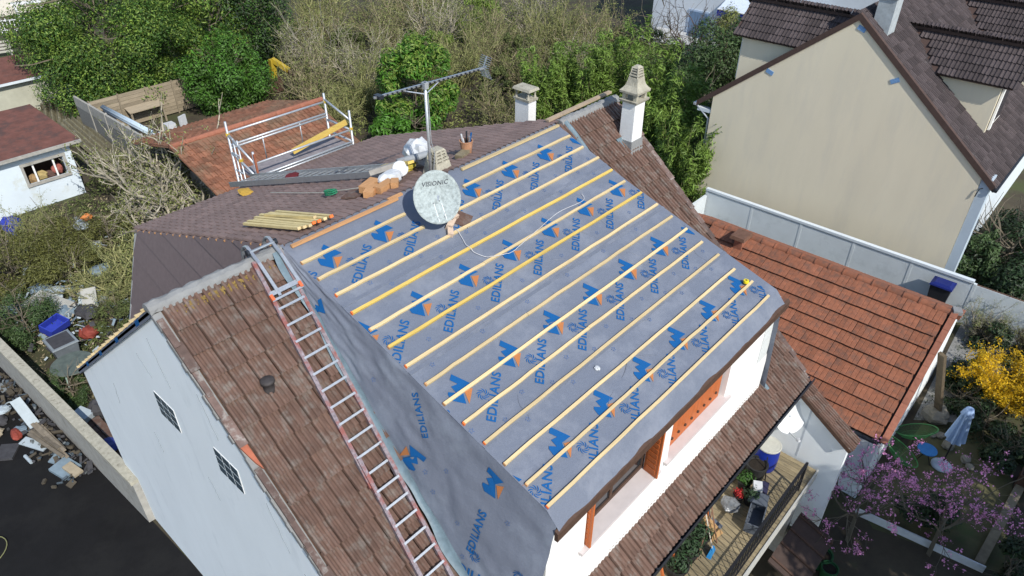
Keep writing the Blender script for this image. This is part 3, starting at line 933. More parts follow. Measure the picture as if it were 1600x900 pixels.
for u, w, _ in tv:
    a, b_ = u * 0.98 + w * 0.22, w + 0.24 + u * 0.03
    q2 = (a / 0.42) ** 2 + (b_ / 0.475) ** 2
    P.append(DC + r_ * a + u_ * b_ - n_ * (0.085 * (1 - q2) - 0.006))
me = bpy.data.meshes.new('lettering'); me.from_pydata(P, [], tf); me.update()
link('lettering', me, M('black_lettering', (0.06, 0.07, 0.08), 0.6, 0.2, 20, 0), dish)
for dx, dy in ((-0.07, -0.09), (0.04, -0.06), (-0.02, -0.35), (0.10, -0.28), (0.09, -0.34)):
    q2 = (dx / 0.42) ** 2 + (dy / 0.475) ** 2
    p = DC + r_ * dx + u_ * dy - n_ * (0.085 * (1 - q2) - 0.004)
    mb = MB(); mb.lathe([(0.010, 0), (0.010, 0.006), (0, 0.007)], p, 8, m=n_.to_track_quat('Z', 'Y').to_matrix()); mb.build('bolt', zinc_dark, dish)
for dx in (-0.06, 0.07):      # two stiffening ribs
    mb = MB(); pts = []
    for i in range(9):
        dy = -0.10 - 0.33 * i / 8
        xx = dx + 0.05 * i / 8
        q2 = (xx / 0.42) ** 2 + (dy / 0.475) ** 2
        pts.append(DC + r_ * xx + u_ * dy - n_ * (0.085 * (1 - q2) - 0.002))
    mb.tube(pts, 0.009, 6); mb.build('rib', M('pale_rib', (0.62, 0.66, 0.66), 0.6), dish)
mb = MB(); foot = on_dm(4.84, -0.98, 0.0)
mb.bar(DC - n_ * 0.09, Vector((4.84, -0.86, 10.12)), 0.09, 0.09); mb.bar(Vector((4.84, -0.86, 10.16)), foot, 0.05, 0.05); mb.bar(Vector((4.84, -0.86, 10.05)), on_dm(4.98, -0.55, 0.0), 0.03, 0.03); mb.bar(Vector((4.84, -0.86, 10.05)), on_dm(5.10, -0.95, 0.0), 0.03, 0.03)
mb.build('bracket', galv, dish)
tag(MB().cbox(on_dm(5.14, -1.02, 0.012), (0.34, 0.30, 0.022), Matrix.Rotation(RAD(20), 3, 'X') @ Matrix.Rotation(0.5, 3, 'Z')).build('tile_offcut', brown_tile), 'brown tile offcut lying by the foot of the grey dish', 'tile')
for k, (x, y, sx, sy, rz) in enumerate(((4.84, -1.02, 0.26, 0.11, 0.5), (4.70, -1.14, 0.20, 0.10, 0.9), (4.98, -0.92, 0.22, 0.12, 0.1))):
    lab = ('middle pale timber block under the dish foot', 'lower pale timber block propping the dish foot', 'upper pale timber block beside the brown offcut')[k]
    tag(MB().cbox(on_dm(x, y, 0.05), (sx, sy, 0.09), Matrix.Rotation(RAD(20), 3, 'X') @ Matrix.Rotation(rz, 3, 'Z')).build('timber_block', M('pale_block', (0.55, 0.42, 0.32), 0.85, 0.2, 10, 0.2)), lab, 'timber')

# white cable
pts = [(4.72, -1.05), (4.83, -1.22), (4.73, -1.55), (4.78, -1.77), (4.95, -1.94), (5.35, -2.03), (5.96, -1.95), (6.86, -1.82), (7.61, -1.86), (7.75, -1.7)]
cv = []
for i in range(len(pts) - 1):
    p0, p1, p2, p3 = pts[max(i - 1, 0)], pts[i], pts[i + 1], pts[min(i + 2, len(pts) - 1)]
    for q in range(6):
        t = q / 6
        f3 = lambda a, b_, c_, d_: 0.5 * (2 * b_ + (c_ - a) * t + (2 * a - 5 * b_ + 4 * c_ - d_) * t * t + (3 * b_ - a - 3 * c_ + d_) * t ** 3)
        cv.append((f3(p0[0], p1[0], p2[0], p3[0]), f3(p0[1], p1[1], p2[1], p3[1])))
def over(y):
    k = (-0.44 - y) / 0.3815
    return 0.058 if abs(k - round(k)) < 0.14 else 0.03
tag(MB().tube([on_dm(x, y, over(y)) for x, y in cv], 0.0055, 6).build('cable', M('white_cable', (0.55, 0.55, 0.56), 0.5), smooth=True), 'thin white cable looping over the battens from the dish', 'cable')

# tape measure and a scrap of paper on the membrane
tp = thing('tape_measure', 'small yellow tape measure on the lowest battens near the right edge', 'tape measure', on_dm(8.78, -4.96, 0.05))
MB().lathe([(0.0, 0), (0.05, 0), (0.055, 0.015), (0.055, 0.05), (0.05, 0.06), (0.0, 0.06)], on_dm(8.78, -4.96, 0.05), 16, cap=False).build('case', M('yellow_plastic', (0.75, 0.60, 0.02), 0.4), tp)
MB().lathe([(0.018, 0.061), (0.018, 0.067), (0, 0.067)], on_dm(8.78, -4.96, 0.05), 10).build('hub', zinc_dark, tp)
r = random.Random(8)
def crumple(name, c, sx, sy, sz, mat, seed, nu=12, nv=8, flat=0.0):
    """crumpled bag or paper: a noisy closed lump"""
    mb = MB()
    for i in range(nv + 1):
        ph = math.pi * i / nv
        for j in range(nu):
            t = 2 * math.pi * j / nu
            d = Vector((math.sin(ph) * math.cos(t), math.sin(ph) * math.sin(t), math.cos(ph)))
            k = 1 + 0.33 * mnoise.noise(d * 1.8 + Vector((seed, 0, 0))) + 0.2 * mnoise.noise(d * 4.5 + Vector((0, seed, 0)))
            mb.v.append((c[0] + d.x * sx * k, c[1] + d.y * sy * k, c[2] + d.z * sz * k))
    for i in range(nv):
        for j in range(nu):
            mb.f.append((i * nu + j, (i + 1) * nu + j, (i + 1) * nu + (j + 1) % nu, i * nu + (j + 1) % nu))
    return mb.build(name, mat)
bag_white = M('white_plastic_bag', (0.52, 0.54, 0.56), 0.45, 0.12, 8, 0.5, 12)
tag(crumple('paper_scrap', on_dm(4.71, -4.43, 0.025), 0.05, 0.05, 0.03, bag_white, 3), 'small white crumpled scrap on the membrane low on the slope', 'paper')

# television antenna on a mast
ant = thing('television_antenna', 'tall grey television antenna mast with a long toothed boom above the ridge', 'antenna', (5.60, 0.28, 9.9))
MB().tube([(5.60, 0.28, 9.85), (5.60, 0.28, 11.72)], 0.028, 10).build('mast', galv, ant, smooth=True)
bd = Vector((2.38, -0.05, 0.0)).normalized()
B0, B1 = Vector((4.62, 0.50, 11.64)), Vector((7.02, 0.14, 11.68))
MB().bar(B0, B1, 0.035, 0.035).build('boom', alu, ant)
bd = (B1 - B0).normalized(); sd_ = bd.cross(Vector((0, 0, 1))).normalized()
for k in range(22):
    p = B0 + bd * (0.16 + 0.098 * k)
    MB().bar(p - sd_ * 0.055, p + sd_ * 0.055, 0.02, 0.03).build('director', zinc_dark, ant)
mb = MB()
for sgn in (-1, 1):
    c0 = B1 - bd * 0.06 + Vector((0, 0, 0))
    for i in range(6):
        off = sd_ * 0.0 + Vector((0, 0, sgn * (0.02 + 0.035 * i))) + bd * (0.015 * i)
        mb.tube([c0 + off - sd_ * 0.16, c0 + off + sd_ * 0.16], 0.005, 5)
    mb.bar(c0, c0 + Vector((0, 0, sgn * 0.20)) + bd * 0.08, 0.02, 0.02)
mb.build('reflector_grid', alu, ant)
mb = MB()
mb.tube([Vector((5.60, 0.28, 11.50)), B0 + bd * 0.60 + Vector((0, 0, -0.02))], 0.012, 6); mb.tube([Vector((5.60, 0.28, 11.50)), B0 + bd * 1.36 + Vector((0, 0, -0.02))], 0.012, 6)
mb.build('brace', alu, ant)
MB().cbox((5.60, 0.28, 11.66), (0.09, 0.09, 0.12)).build('clamp', galv, ant)
MB().cbox(B0 + bd * 0.10, (0.10, 0.16, 0.06)).build('dipole_box', zinc_dark, ant)
MB().tube([(5.63, 0.25, 11.5), (5.635, 0.25, 10.6), (5.68, 0.22, 10.35), (5.64, 0.24, 10.0)], 0.008, 5).build('coaxial_cable', galv, ant)

# stone chimney terminal beside the mast
ct = thing('chimney_terminal', 'beige slotted stone chimney terminal just behind the grey dish', 'chimney pot', (5.85, 0.35, 9.8))
mb = MB(); frustum(mb, 5.85, 0.35, 9.75, 10.12, 0.24, 0.22, 0.17, 0.15)
for q in range(3):
    frustum(mb, 5.85, 0.35, 10.15 + q * 0.06, 10.18 + q * 0.06, 0.17 - q * 0.02, 0.15 - q * 0.018, 0.165 - q * 0.02, 0.145 - q * 0.018)
frustum(mb, 5.85, 0.35, 10.10, 10.34, 0.09, 0.08, 0.07, 0.06)
mb.build('body', lichen_conc, ct)
mb = MB()
for sx in (-1, 0, 1):
    mb.bar((5.85 + sx * 0.15, 0.21, 10.12), (5.85 + sx * 0.11, 0.25, 10.33), 0.035, 0.03)
for sy in (0, 1):
    mb.bar((5.69, 0.35 + sy * 0.12, 10.12), (5.73, 0.35 + sy * 0.09, 10.33), 0.035, 0.03)
frustum(mb, 5.85, 0.35, 10.325, 10.36, 0.125, 0.11, 0.10, 0.09)
mb.build('cowl', lichen_conc, ct)

# loose things on the rear roof
st = [((2.65, 2.15), (2.61, 0.16)), ((2.76, 2.20), (2.68, 0.10)), ((2.84, 2.11), (2.75, 0.04)), ((2.95, 2.28), (2.86, 0.10)), ((3.08, 2.32), (2.94, 0.06)), ((3.18, 2.15), (3.05, 0.05)), ((3.27, 2.05), (3.16, 0.02)), ((3.0, 1.95), (2.99, 0.25))]
lab = ['nearest loose batten of the pile on the dark rear roof', 'second loose batten from the near edge of the pile', 'third loose batten from the near edge of the pile',
       'fourth loose batten from the near edge of the pile', 'fifth loose batten from the near edge of the pile', 'sixth loose batten of the pile, second from its far edge',
       'farthest loose batten of the pile on the rear roof', 'loose batten lying on top of the batten pile']
for k, ((x0, y0), (x1, y1)) in enumerate(st):
    u = 0.07 if k < 7 else 0.115
    o = thing('loose_batten', lab[k], 'batten', on_rd(x1, y1, 0.03), 'battens piled on the rear roof')
    MB().bar(on_rd(x0, y0, u), on_rd(x1, y1, u), 0.06, 0.045, UPR).build('timber', M('fresh_batten_timber', (0.72, 0.58, 0.28), 0.75, 0.15, 5, 0.15, 60, obj=0.1), o)
    d = (on_rd(x1, y1, u) - on_rd(x0, y0, u)).normalized()
    MB().bar(on_rd(x1, y1, u) - d * 0.02, on_rd(x1, y1, u) + d * 0.015, 0.062, 0.047, UPR).build('painted_end', orange_paint if k in (3, 4, 6) else batten_m, o)

ll = thing('aluminium_ladder', 'grey aluminium ladder lying flat up the dark rear roof below the scaffold', 'ladder', on_rd(5.4, 4.2, 0.05))
sa, sb = (on_rd(4.85, 7.15, 0.10), on_rd(5.36, 1.25, 0.10)), (on_rd(5.50, 7.25, 0.10), on_rd(5.84, 1.30, 0.10))
for a, b_ in (sa, sb):
    MB().bar(a, b_, 0.03, 0.13, UPR).build('stile', alu, ll)
for k in range(21):
    t = 0.03 + k * 0.047
    MB().bar(sa[0].lerp(sa[1], t), sb[0].lerp(sb[1], t), 0.03, 0.03, UPR).build('rung', alu, ll)
tag(crumple('red_rag', on_rd(5.25, 4.7, 0.16), 0.18, 0.10, 0.05, M('dark_red_cloth', (0.10, 0.015, 0.02), 0.9), 5), 'dark red rag draped on the lying aluminium ladder', 'rag')
tag(crumple('work_glove', on_rd(4.42, 5.5, 0.06), 0.16, 0.22, 0.05, M('yellow_glove', (0.45, 0.28, 0.05), 0.9), 9), 'yellow work glove at the far end of the lying ladder', 'glove')
tag(MB().tube([on_rd(4.32 + 0.10 * math.cos(t * 0.5), 1.75 + 0.16 * math.sin(t * 0.5), 0.03 + 0.003 * t) for t in range(36)], 0.013, 6).build('rope_coil', M('green_rope', (0.02, 0.20, 0.10), 0.8)), 'small green rope coil on the dark rear roof', 'rope')
tag(MB().tube([on_rd(4.36, 4.2, 0.06), on_rd(4.36, 3.0, 0.05), on_rd(4.40, 2.2, 0.04), on_rd(4.62, 1.3, 0.05), on_rd(4.8, 0.95, 0.08)], 0.010, 5).build('rope', M('pale_rope', (0.4, 0.4, 0.36), 0.9)), 'pale rope trailing beside the lying aluminium ladder', 'rope')
specs = [((4.52, 0.72), (0.42, 0.20, 0.14), 0.35, 'uppermost orange clay block of the heap by the ridge'), ((4.38, 0.52), (0.36, 0.18, 0.12), 0.6, 'lowest orange clay block of the heap by the ridge'),
         ((4.62, 0.42), (0.40, 0.16, 0.13), 0.2, 'front orange timber offcut of the heap nearest the ridge board'), ((4.80, 0.34), (0.20, 0.14, 0.12), 0.8, 'small orange offcut beside the white bag on the ridge')]
for k, ((x, y), sz, rz, lb) in enumerate(specs):
    tag(MB().cbox(on_rd(x, y, 0.08 + 0.05 * (k == 0)), sz, Matrix.Rotation(rz, 3, 'Z')).build('offcut', raw_wood), lb, 'offcut')
tag(MB().cbox(on_rd(4.32, 0.95, 0.05), (0.36, 0.42, 0.03), Matrix.Rotation(0.4, 3, 'Z') @ Matrix.Rotation(-0.25, 3, 'X')).build('loose_tile', brown_tile), 'loose brown tile in front of the orange offcuts', 'tile')
tag(crumple('plastic_bag', on_rd(4.95, 0.62, 0.14), 0.30, 0.17, 0.11, bag_white, 12), 'white plastic bag between the lying ladder and the dish', 'bag')
tag(crumple('rubble_bag', on_rd(6.10, 1.10, 0.24), 0.30, 0.26, 0.34, bag_white, 17), 'tall white sack behind the stone chimney terminal', 'bag')
tag(crumple('yellow_sack', on_rd(5.75, 1.15, 0.12), 0.24, 0.2, 0.14, M('yellow_sack', (0.42, 0.34, 0.05), 0.8, 0.4, 14), 19), 'yellow and white sack at the foot of the white one', 'bag')
tag(MB().bar(on_rd(5.68, 1.75, 0.16), on_rd(5.35, 0.42, 0.30), 0.13, 0.05, UPR).build('plank', batten_y), 'short yellow plank leaning left of the antenna mast', 'plank')
tag(MB().bar(on_rd(5.05, 1.35, 0.22), on_rd(5.55, 0.85, 0.26), 0.16, 0.10, UPR).build('timber_beam', M('grey_timber', (0.36, 0.34, 0.31), 0.9, 0.2, 8)), 'grey timber piece across the top of the lying ladder', 'timber')
tag(MB().tube([on_rd(5.45, 0.95, 0.28), on_rd(6.35, 0.72, 0.22)], 0.075, 14).build('grey_pipe', M('grey_duct', (0.27, 0.29, 0.31), 0.6, 0.15, 8, 0.3, 30), smooth=True), 'thick grey duct lying behind the antenna mast', 'pipe')
cl = thing('wall_clock', 'round white clock-like disc lying by the yellow plank', 'disc', on_rd(5.22, 0.62, 0.1))
dm_ = n_.to_track_quat('Z', 'Y').to_matrix()
MB().lathe([(0.0, 0.0), (0.15, 0.0), (0.15, 0.03), (0.135, 0.035), (0.0, 0.03)], on_rd(5.22, 0.62, 0.22), 24, m=dm_, cap=False).build('disc', bag_white, cl)
bk = thing('tool_bucket', 'brown bucket full of tools standing on the rear roof by the ridge', 'bucket', on_rd(6.85, 0.55, 0))
p = on_rd(6.85, 0.55, 0.0)
MB().lathe([(0.10, 0.0), (0.135, 0.26), (0.145, 0.27), (0.145, 0.285), (0.125, 0.285), (0.09, 0.03)], p, 20).build('body', M('tan_bucket', (0.40, 0.21, 0.12), 0.7, 0.2, 12, dirt=(0.6, 0.5, 0.47), dscale=5, damt=0.8), bk)
for k, (dx, dy, h, c_) in enumerate(((0.03, 0.02, 0.46, zinc_dark), (-0.04, 0.04, 0.42, bag_white), (0.06, -0.03, 0.43, print_blue), (-0.07, -0.02, 0.36, bag_white), (0.0, -0.06, 0.40, alu))):
    MB().tube([p + Vector((dx * 0.6, dy * 0.6, 0.05)), p + Vector((dx * 1.7, dy * 1.7, h))], 0.018, 8).build('tool_handle', c_, bk)
tag(MB().cbox(on_rd(6.62, 0.42, 0.05), (0.34, 0.16, 0.08), Matrix.Rotation(0.3, 3, 'Z')).build('brick', M('mossy_brick', (0.20, 0.17, 0.11), 0.9, 0.4, 9)), 'dark mossy brick lying beside the tool bucket', 'brick')

# ------------------------------------------------------------------ scaffold at the rear eave
sc = thing('scaffold', 'small galvanised scaffold tower with guard rails and wooden platform behind the rear roof', 'scaffold', (7.0, 7.6, 0))
X0, X1, Ya, Yb = 5.55, 8.62, 7.02, 8.15
for x, y, top in ((X0, Ya, 8.35), (X0, Yb, 8.85), (X1, Ya, 8.58), (X1, Yb, 8.80)):
    MB().tube([(x, y, 0.0), (x, y, top)], 0.032, 8).build('post', galv, sc, smooth=True)
def rail(p, q, nm='guard_rail', r_=0.030): MB().tube([p, q], r_, 8).build(nm, galv, sc, smooth=True)
for z in (7.58, 7.66, 8.02): rail((X0, Ya, z), (X1, Ya, z))
for z in (8.12, 8.20, 8.55): rail((X0, Yb, z), (X1, Yb, z))
rail((X1, Ya, 8.30), (X1, Yb, 8.62)); rail((X1, Ya, 7.66), (X1, Yb, 7.66)); rail((X1, Ya, 8.0), (X1, Yb, 8.02))
rail((X0, Ya, 8.0), (X0, Yb, 8.50)); rail((X0, Ya, 7.60), (X0, Yb, 8.00))
for z in np.arange(0.5, 8.3, 0.5):
    rail((X0, Yb, z), (X0, Yb - 0.42, z), 'rung', 0.02)
for k, yy in ((0, Yb - 0.21), (1, Yb - 0.42)):
    MB().tube([(X0, yy, 0), (X0, yy, 8.45)], 0.022, 8).build('ladder_stile', galv, sc, smooth=True)
for x in (6.5, 7.7):
    rail((x, Yb, 7.5), (x, Yb, 8.2), 'upright', 0.016)
mb = MB(); mb.box(X0 + 0.02, X1 - 0.02, Ya + 0.12, Yb - 0.2, 7.50, 7.55)
mb.build('platform', M('grey_platform', (0.23, 0.21, 0.22), 0.9, 0.3, 6, 0.3, 40, dirt=(0.4, 0.38, 0.36), dscale=4, damt=0.6), sc)
for x, y, z in ((X0, Yb, 8.50), (X1, Yb, 8.55), (X1, Ya, 8.05), (X0, Ya, 7.66), (X0, Yb - 0.42, 7.9)):
    MB().cbox((x, y, z), (0.075, 0.075, 0.075), Matrix.Rotation(0.6, 3, 'Z')).build('coupler', M('yellow_coupler', (0.60, 0.42, 0.06), 0.6), sc)
MB().bar((X0, Ya - 0.03, 7.3), (X0, Ya - 0.03, 8.3), 0.05, 0.06).build('red_strut', M('rust_red', (0.32, 0.11, 0.06), 0.8, 0.3, 9), sc)
rail((X0 - 0.02, Ya + 0.02, 0.3), (X1, Ya + 0.02, 7.4), 'diagonal_brace', 0.02)
rail((X0, Yb + 0.03, 7.4), (X1, Yb + 0.03, 0.3), 'diagonal_brace', 0.02)
tag(MB().bar((6.95, 7.50, 7.75), (8.66, 7.25, 8.18), 0.06, 0.15).build('scaffold_plank', batten_y), 'yellow plank propped across the scaffold guard rails', 'plank')

# ------------------------------------------------------------------ terrace on the front side
ter = thing('terrace', 'raised wooden terrace with black iron railing below the front eave', 'terrace', (7, -6.2, 0))
MB().box(2.0, 11.12, -6.90, -5.5, 2.14, 2.36).build('slab', concrete, ter)
MB().box(2.0, 11.12, -6.93, -6.90, 2.10, 2.42).build('slab_edge', M('pale_edge', (0.45, 0.45, 0.42), 0.9), ter)
deck_m = M('worn_deck_board', (0.25, 0.205, 0.125), 0.9, 0.3, 8, 0.3, 40, obj=0.2, dirt=(0.10, 0.095, 0.085), dscale=3, damt=0.7, dpos=0.52, stretch=(5, 0.6, 5))
r = random.Random(31)
x = 5.0
while x < 11.1:
    MB().box(x, x + 0.135, -6.88, -5.52, 2.361, 2.395 + r.uniform(0, 0.006)).build('board', deck_m, ter)
    x += 0.142
iron = M('black_iron', (0.015, 0.015, 0.017), 0.5, 0.2, 10, 0.1)
rl = MB().bar((3.0, -6.80, 3.32), (10.22, -6.80, 3.32), 0.06, 0.035).build('handrail', iron, ter)
MB().bar((3.0, -6.80, 2.50), (10.22, -6.80, 2.50), 0.03, 0.03).build('bottom_rail', iron, ter)
MB().bar((3.0, -6.80, 2.82), (10.22, -6.80, 2.82), 0.025, 0.025).build('middle_rail', iron, ter)
x = 3.0
while x < 10.2:
    MB().bar((x, -6.80, 2.82), (x, -6.80, 3.31), 0.016, 0.016).build('baluster', iron, ter)
    MB().bar((x, -6.80, 2.51), (x + 0.15, -6.80, 2.81), 0.014, 0.014).build('lattice_bar', iron, ter)
    MB().bar((x + 0.15, -6.79, 2.51), (x, -6.79, 2.81), 0.014, 0.014).build('lattice_bar', iron, ter)
    x += 0.15
MB().bar((10.22, -6.80, 2.36), (10.22, -6.80, 3.34), 0.05, 0.05).build('end_post', iron, ter)
for xx in (3.2, 6.8, 10.3):
    MB().box(xx - 0.12, xx + 0.12, -6.86, -6.62, 0.0, 2.14).build('pillar', concrete, ter)

# privacy wall with a tiled top at the right end of the terrace
pw = thing('side_wall', 'pale wall with a sloping brown tiled top at the right end of terrace', 'wall', (11.35, -6.5, 0))
pl = [(-5.52, 0), (-5.52, 4.62), (-7.34, 3.42), (-7.34, 0)]
MB().prism([(11.22, y, z) for y, z in pl], (0.24, 0, 0)).build('wall', white_wall, pw)
MB().box(11.215, 11.225, -6.34, -6.30, 2.4, 4.1).build('downpipe', M('pale_pipe', (0.5, 0.55, 0.6), 0.6), pw)
sl = Vector((0, -1.82, -1.20)).normalized(); nn = Vector((0, -sl.z, sl.y)); nn = nn if nn.z > 0 else -nn
sp = tile_spots(Vector((11.10, -7.42, 3.42)) + nn * 0.05, (1, 0, 0), -sl, nn, 2, 6, 0.25, 0.37, None, stagger=0, rng=random.Random(2))
part_tiles('tile', sp, tile_mesh('cap_tile', ROMAN, 0.25, 0.43), brown_tile, [o for o in pw.children if o.name.startswith('wall')][0])
MB().bar(Vector((11.09, -5.55, 4.66)), Vector((11.09, -7.42, 3.43)), 0.03, 0.10).build('verge_board', dark_wood, pw)

d2 = thing('wall_satellite_dish', 'plain white satellite dish fixed under the front eave by the terrace', 'satellite dish', (11.2, -5.9, 3.5))
n2 = Vector((-0.62, -0.70, 0.36)).normalized(); u2 = (Vector((0, 0, 1)) - n2 * n2.z).normalized(); r2 = u2.cross(n2)
D2 = Vector((10.98, -5.98, 3.68))
mb = MB(); N = 32
for i in range(8):
    q = i / 7
    for j in range(N):
        t = 2 * math.pi * j / N
        mb.v.append(tuple(D2 + r2 * (0.38 * q * math.cos(t)) + u2 * (0.43 * q * math.sin(t)) - n2 * 0.06 * (1 - q * q)))
for i in range(7):
    for j in range(N):
        a, b_ = i * N + j, i * N + (j + 1) % N
        mb.f.append((a, b_, b_ + N, a + N))
mb.build('reflector', M('white_dish', (0.74, 0.76, 0.76), 0.5, 0.04, 3, 0.05), d2, smooth=True)
MB().bar(D2 - u2 * 0.40, D2 - u2 * 0.42 + n2 * 0.42, 0.025, 0.025).build('feed_arm', galv, d2)
MB().lathe([(0.03, -0.05), (0.045, 0.0), (0.045, 0.06), (0.0, 0.07)], D2 - u2 * 0.40 + n2 * 0.42, 12, m=(-n2).to_track_quat('Z', 'Y').to_matrix()).build('receiver', bag_white, d2)
MB().bar(D2 - n2 * 0.05, (11.22, -5.85, 3.55), 0.05, 0.05).build('bracket', galv, d2)

# things standing on the terrace
TZ = 2.402
def pot(name, label, x, y, r0, r1, h, mat, cat='plant pot', z=TZ, soil_=True):
    t = thing(name, label, cat, (x, y, z))
    MB().lathe([(r0, 0.0), (r1, h - 0.03), (r1 * 1.06, h - 0.03), (r1 * 1.06, h), (r1 * 0.93, h), (r1 * 0.90, h - 0.05), (r0 * 0.8, h - 0.08)], (x, y, z), 22).build('pot', mat, t)
    if soil_:
        MB().lathe([(r1 * 0.9, h - 0.06), (0.0, h - 0.05)], (x, y, z), 18, cap=False).build('potting_soil', M('potting_soil', (0.02, 0.016, 0.012), 1.0, 0.4, 20, 0.6), t)
    return t
ba = thing('water_barrel', 'blue plastic barrel with a pale lid at the right end of the terrace', 'barrel', (10.35, -5.86, TZ))
MB().lathe([(0.23, 0), (0.26, 0.03), (0.28, 0.2), (0.285, 0.40), (0.28, 0.60), (0.265, 0.72), (0.27, 0.73), (0.0, 0.73)], (10.35, -5.86, TZ), 26, cap=False).build('body', M('blue_plastic', (0.012, 0.03, 0.26), 0.4, 0.15, 6, 0.05), ba, smooth=True)
MB().lathe([(0.285, 0.725), (0.29, 0.76), (0.27, 0.775), (0.25, 0.765), (0.0, 0.77)], (10.35, -5.86, TZ), 26, cap=False).build('lid', M('pale_lid', (0.45, 0.45, 0.40), 0.7, 0.12, 10), ba)
blk_pot = M('black_pot', (0.025, 0.025, 0.024), 0.6, 0.3, 8, 0.1)
pot('plant_pot', 'large empty dark pot next to the blue barrel', 9.86, -5.85, 0.20, 0.245, 0.50, blk_pot)
def leaf_geo(n, fn, size, seed, aspect=0.4):
    """n small kite-shaped leaves; fn(rng) gives centre and outward normal"""
    rg = np.random.RandomState(seed)
    C, Nn = fn(rg, n)
    A = rg.normal(size=(n, 3)); A -= Nn * (A * Nn).sum(1, keepdims=True); A /= np.linalg.norm(A, axis=1, keepdims=True) + 1e-9
    Bv = np.cross(Nn, A)
    L = size * (0.6 + 0.8 * rg.rand(n, 1))
    Wd = L * aspect
    V = np.stack([C - A * L * 0.5, C + Bv * Wd * 0.5 - A * L * 0.05 + Nn * L * 0.06, C + A * L * 0.5, C - Bv * Wd * 0.5 - A * L * 0.05 + Nn * L * 0.06], 1).reshape(-1, 3)
    F = np.arange(4 * n).reshape(n, 4)
    return V, F
def ball(cs, jitter=0.25, up=0.4, shell=0.35):
    """sampler on several ellipsoids (x,y,z,rx,ry,rz)"""
    cs = np.array(cs, float)
    def fn(rg, n):
        w = (cs[:, 3] * cs[:, 4] * cs[:, 5]) ** 0.667; w /= w.sum()
        k = rg.choice(len(cs), n, p=w)
        d = rg.normal(size=(n, 3)); d /= np.linalg.norm(d, axis=1, keepdims=True)
        q = 1 - shell * rg.rand(n, 1) ** 1.3 + 0.22 * np.maximum(0, rg.rand(n, 1) - 0.82) / 0.18
        C = cs[k, :3] + d * cs[k, 3:] * q
        Nn = d + rg.normal(size=(n, 3)) * jitter + np.array([0, 0, up]); Nn /= np.linalg.norm(Nn, axis=1, keepdims=True)
        return C, Nn
    return fn
def leaves(name, n, fn, size, seed, mat, parent, aspect=0.4):
    V, F = leaf_geo(n, fn, size, seed, aspect)
    return link(name, np_mesh(name, V, F), mat, parent)
lf_dark = M('dark_leaf', (0.018, 0.045, 0.014), 0.6, 0.3, 3, 0, island=0.5, spec=0.4)
lf_mid = M('mid_leaf', (0.040, 0.105, 0.016), 0.55, 0.3, 3, 0, island=0.5, spec=0.4, trans=0.25)
red_leaf = M('red_flower', (0.35, 0.02, 0.02), 0.7, 0.3, 5, 0, island=0.4)
def potplant(label, x, y, r_, h, seed, mat, n=260, sz=0.09, pm=blk_pot):
    t = pot('potted_plant', label, x, y, r_ * 0.7, r_, h, pm, 'potted plant')
    leaves('foliage', n, ball([(x, y, TZ + h + r_ * 0.5, r_ * 1.2, r_ * 1.2, r_ * 0.9)], shell=0.8), sz, seed, mat, t)
potplant('leafy green potted plant left of the large empty pot', 9.42, -5.80, 0.17, 0.28, 1, lf_mid)
potplant('dark green potted plant behind the grey box on the terrace', 9.10, -6.12, 0.17, 0.25, 2, lf_dark)
potplant('red flowering potted plant beside the clear plastic bag', 8.98, -5.88, 0.13, 0.2, 3, red_leaf, 160, 0.06)
tag(crumple('clear_plastic_bag', (8.62, -5.86, TZ + 0.16), 0.20, 0.22, 0.17, M('grey_clear_plastic', (0.16, 0.17, 0.18), 0.25, 0.4, 12, 0.5, 20, spec=0.6), 23), 'grey clear plastic bag on the terrace boards', 'bag')
gbox = thing('storage_box', 'open grey storage box turned on its side on the terrace', 'box', (8.72, -6.42, TZ))
rot = Matrix.Rotation(0.25, 3, 'Z')
gm = M('grey_plastic', (0.085, 0.10, 0.125), 0.6, 0.2, 8, 0.15)
cc = Vector((8.68, -6.45, TZ))
for nm, c_, s_ in (('base', (0, 0, 0.02), (0.72, 0.34, 0.03)), ('side', (0, 0.165, 0.16), (0.72, 0.025, 0.28)), ('side', (0, -0.165, 0.16), (0.72, 0.025, 0.28)), ('end', (0.35, 0, 0.16), (0.025, 0.34, 0.28)), ('end', (-0.35, 0, 0.16), (0.025, 0.34, 0.28)), ('lid', (0.42, 0.05, 0.33), (0.34, 0.42, 0.03))):
    MB().cbox(cc + rot @ Vector(c_), s_, rot).build(nm, gm, gbox)
cr = thing('carton', 'white carton with folded flaps among the potted plants', 'box', (9.30, -6.15, TZ))
MB().cbox((9.32, -6.14, TZ + 0.40), (0.24, 0.20, 0.10), Matrix.Rotation(0.5, 3, 'Z')).build('body', bag_white, cr)
MB().cbox((9.32, -6.14, TZ + 0.18), (0.22, 0.18, 0.34), Matrix.Rotation(0.5, 3, 'Z')).build('base', gm, cr)
tag(MB().cbox((9.62, -6.22, TZ + 0.09), (0.34, 0.16, 0.16), Matrix.Rotation(0.3, 3, 'Z')).build('dark_crate', M('indigo_crate', (0.03, 0.03, 0.07), 0.7)), 'small dark indigo crate beside the white carton', 'crate')
tag(MB().tube([(9.75, -6.18, TZ), (9.95, -6.0, TZ + 0.75)], 0.014, 8).build('garden_cane', iron), 'thin dark cane standing by the large empty pot', 'cane')
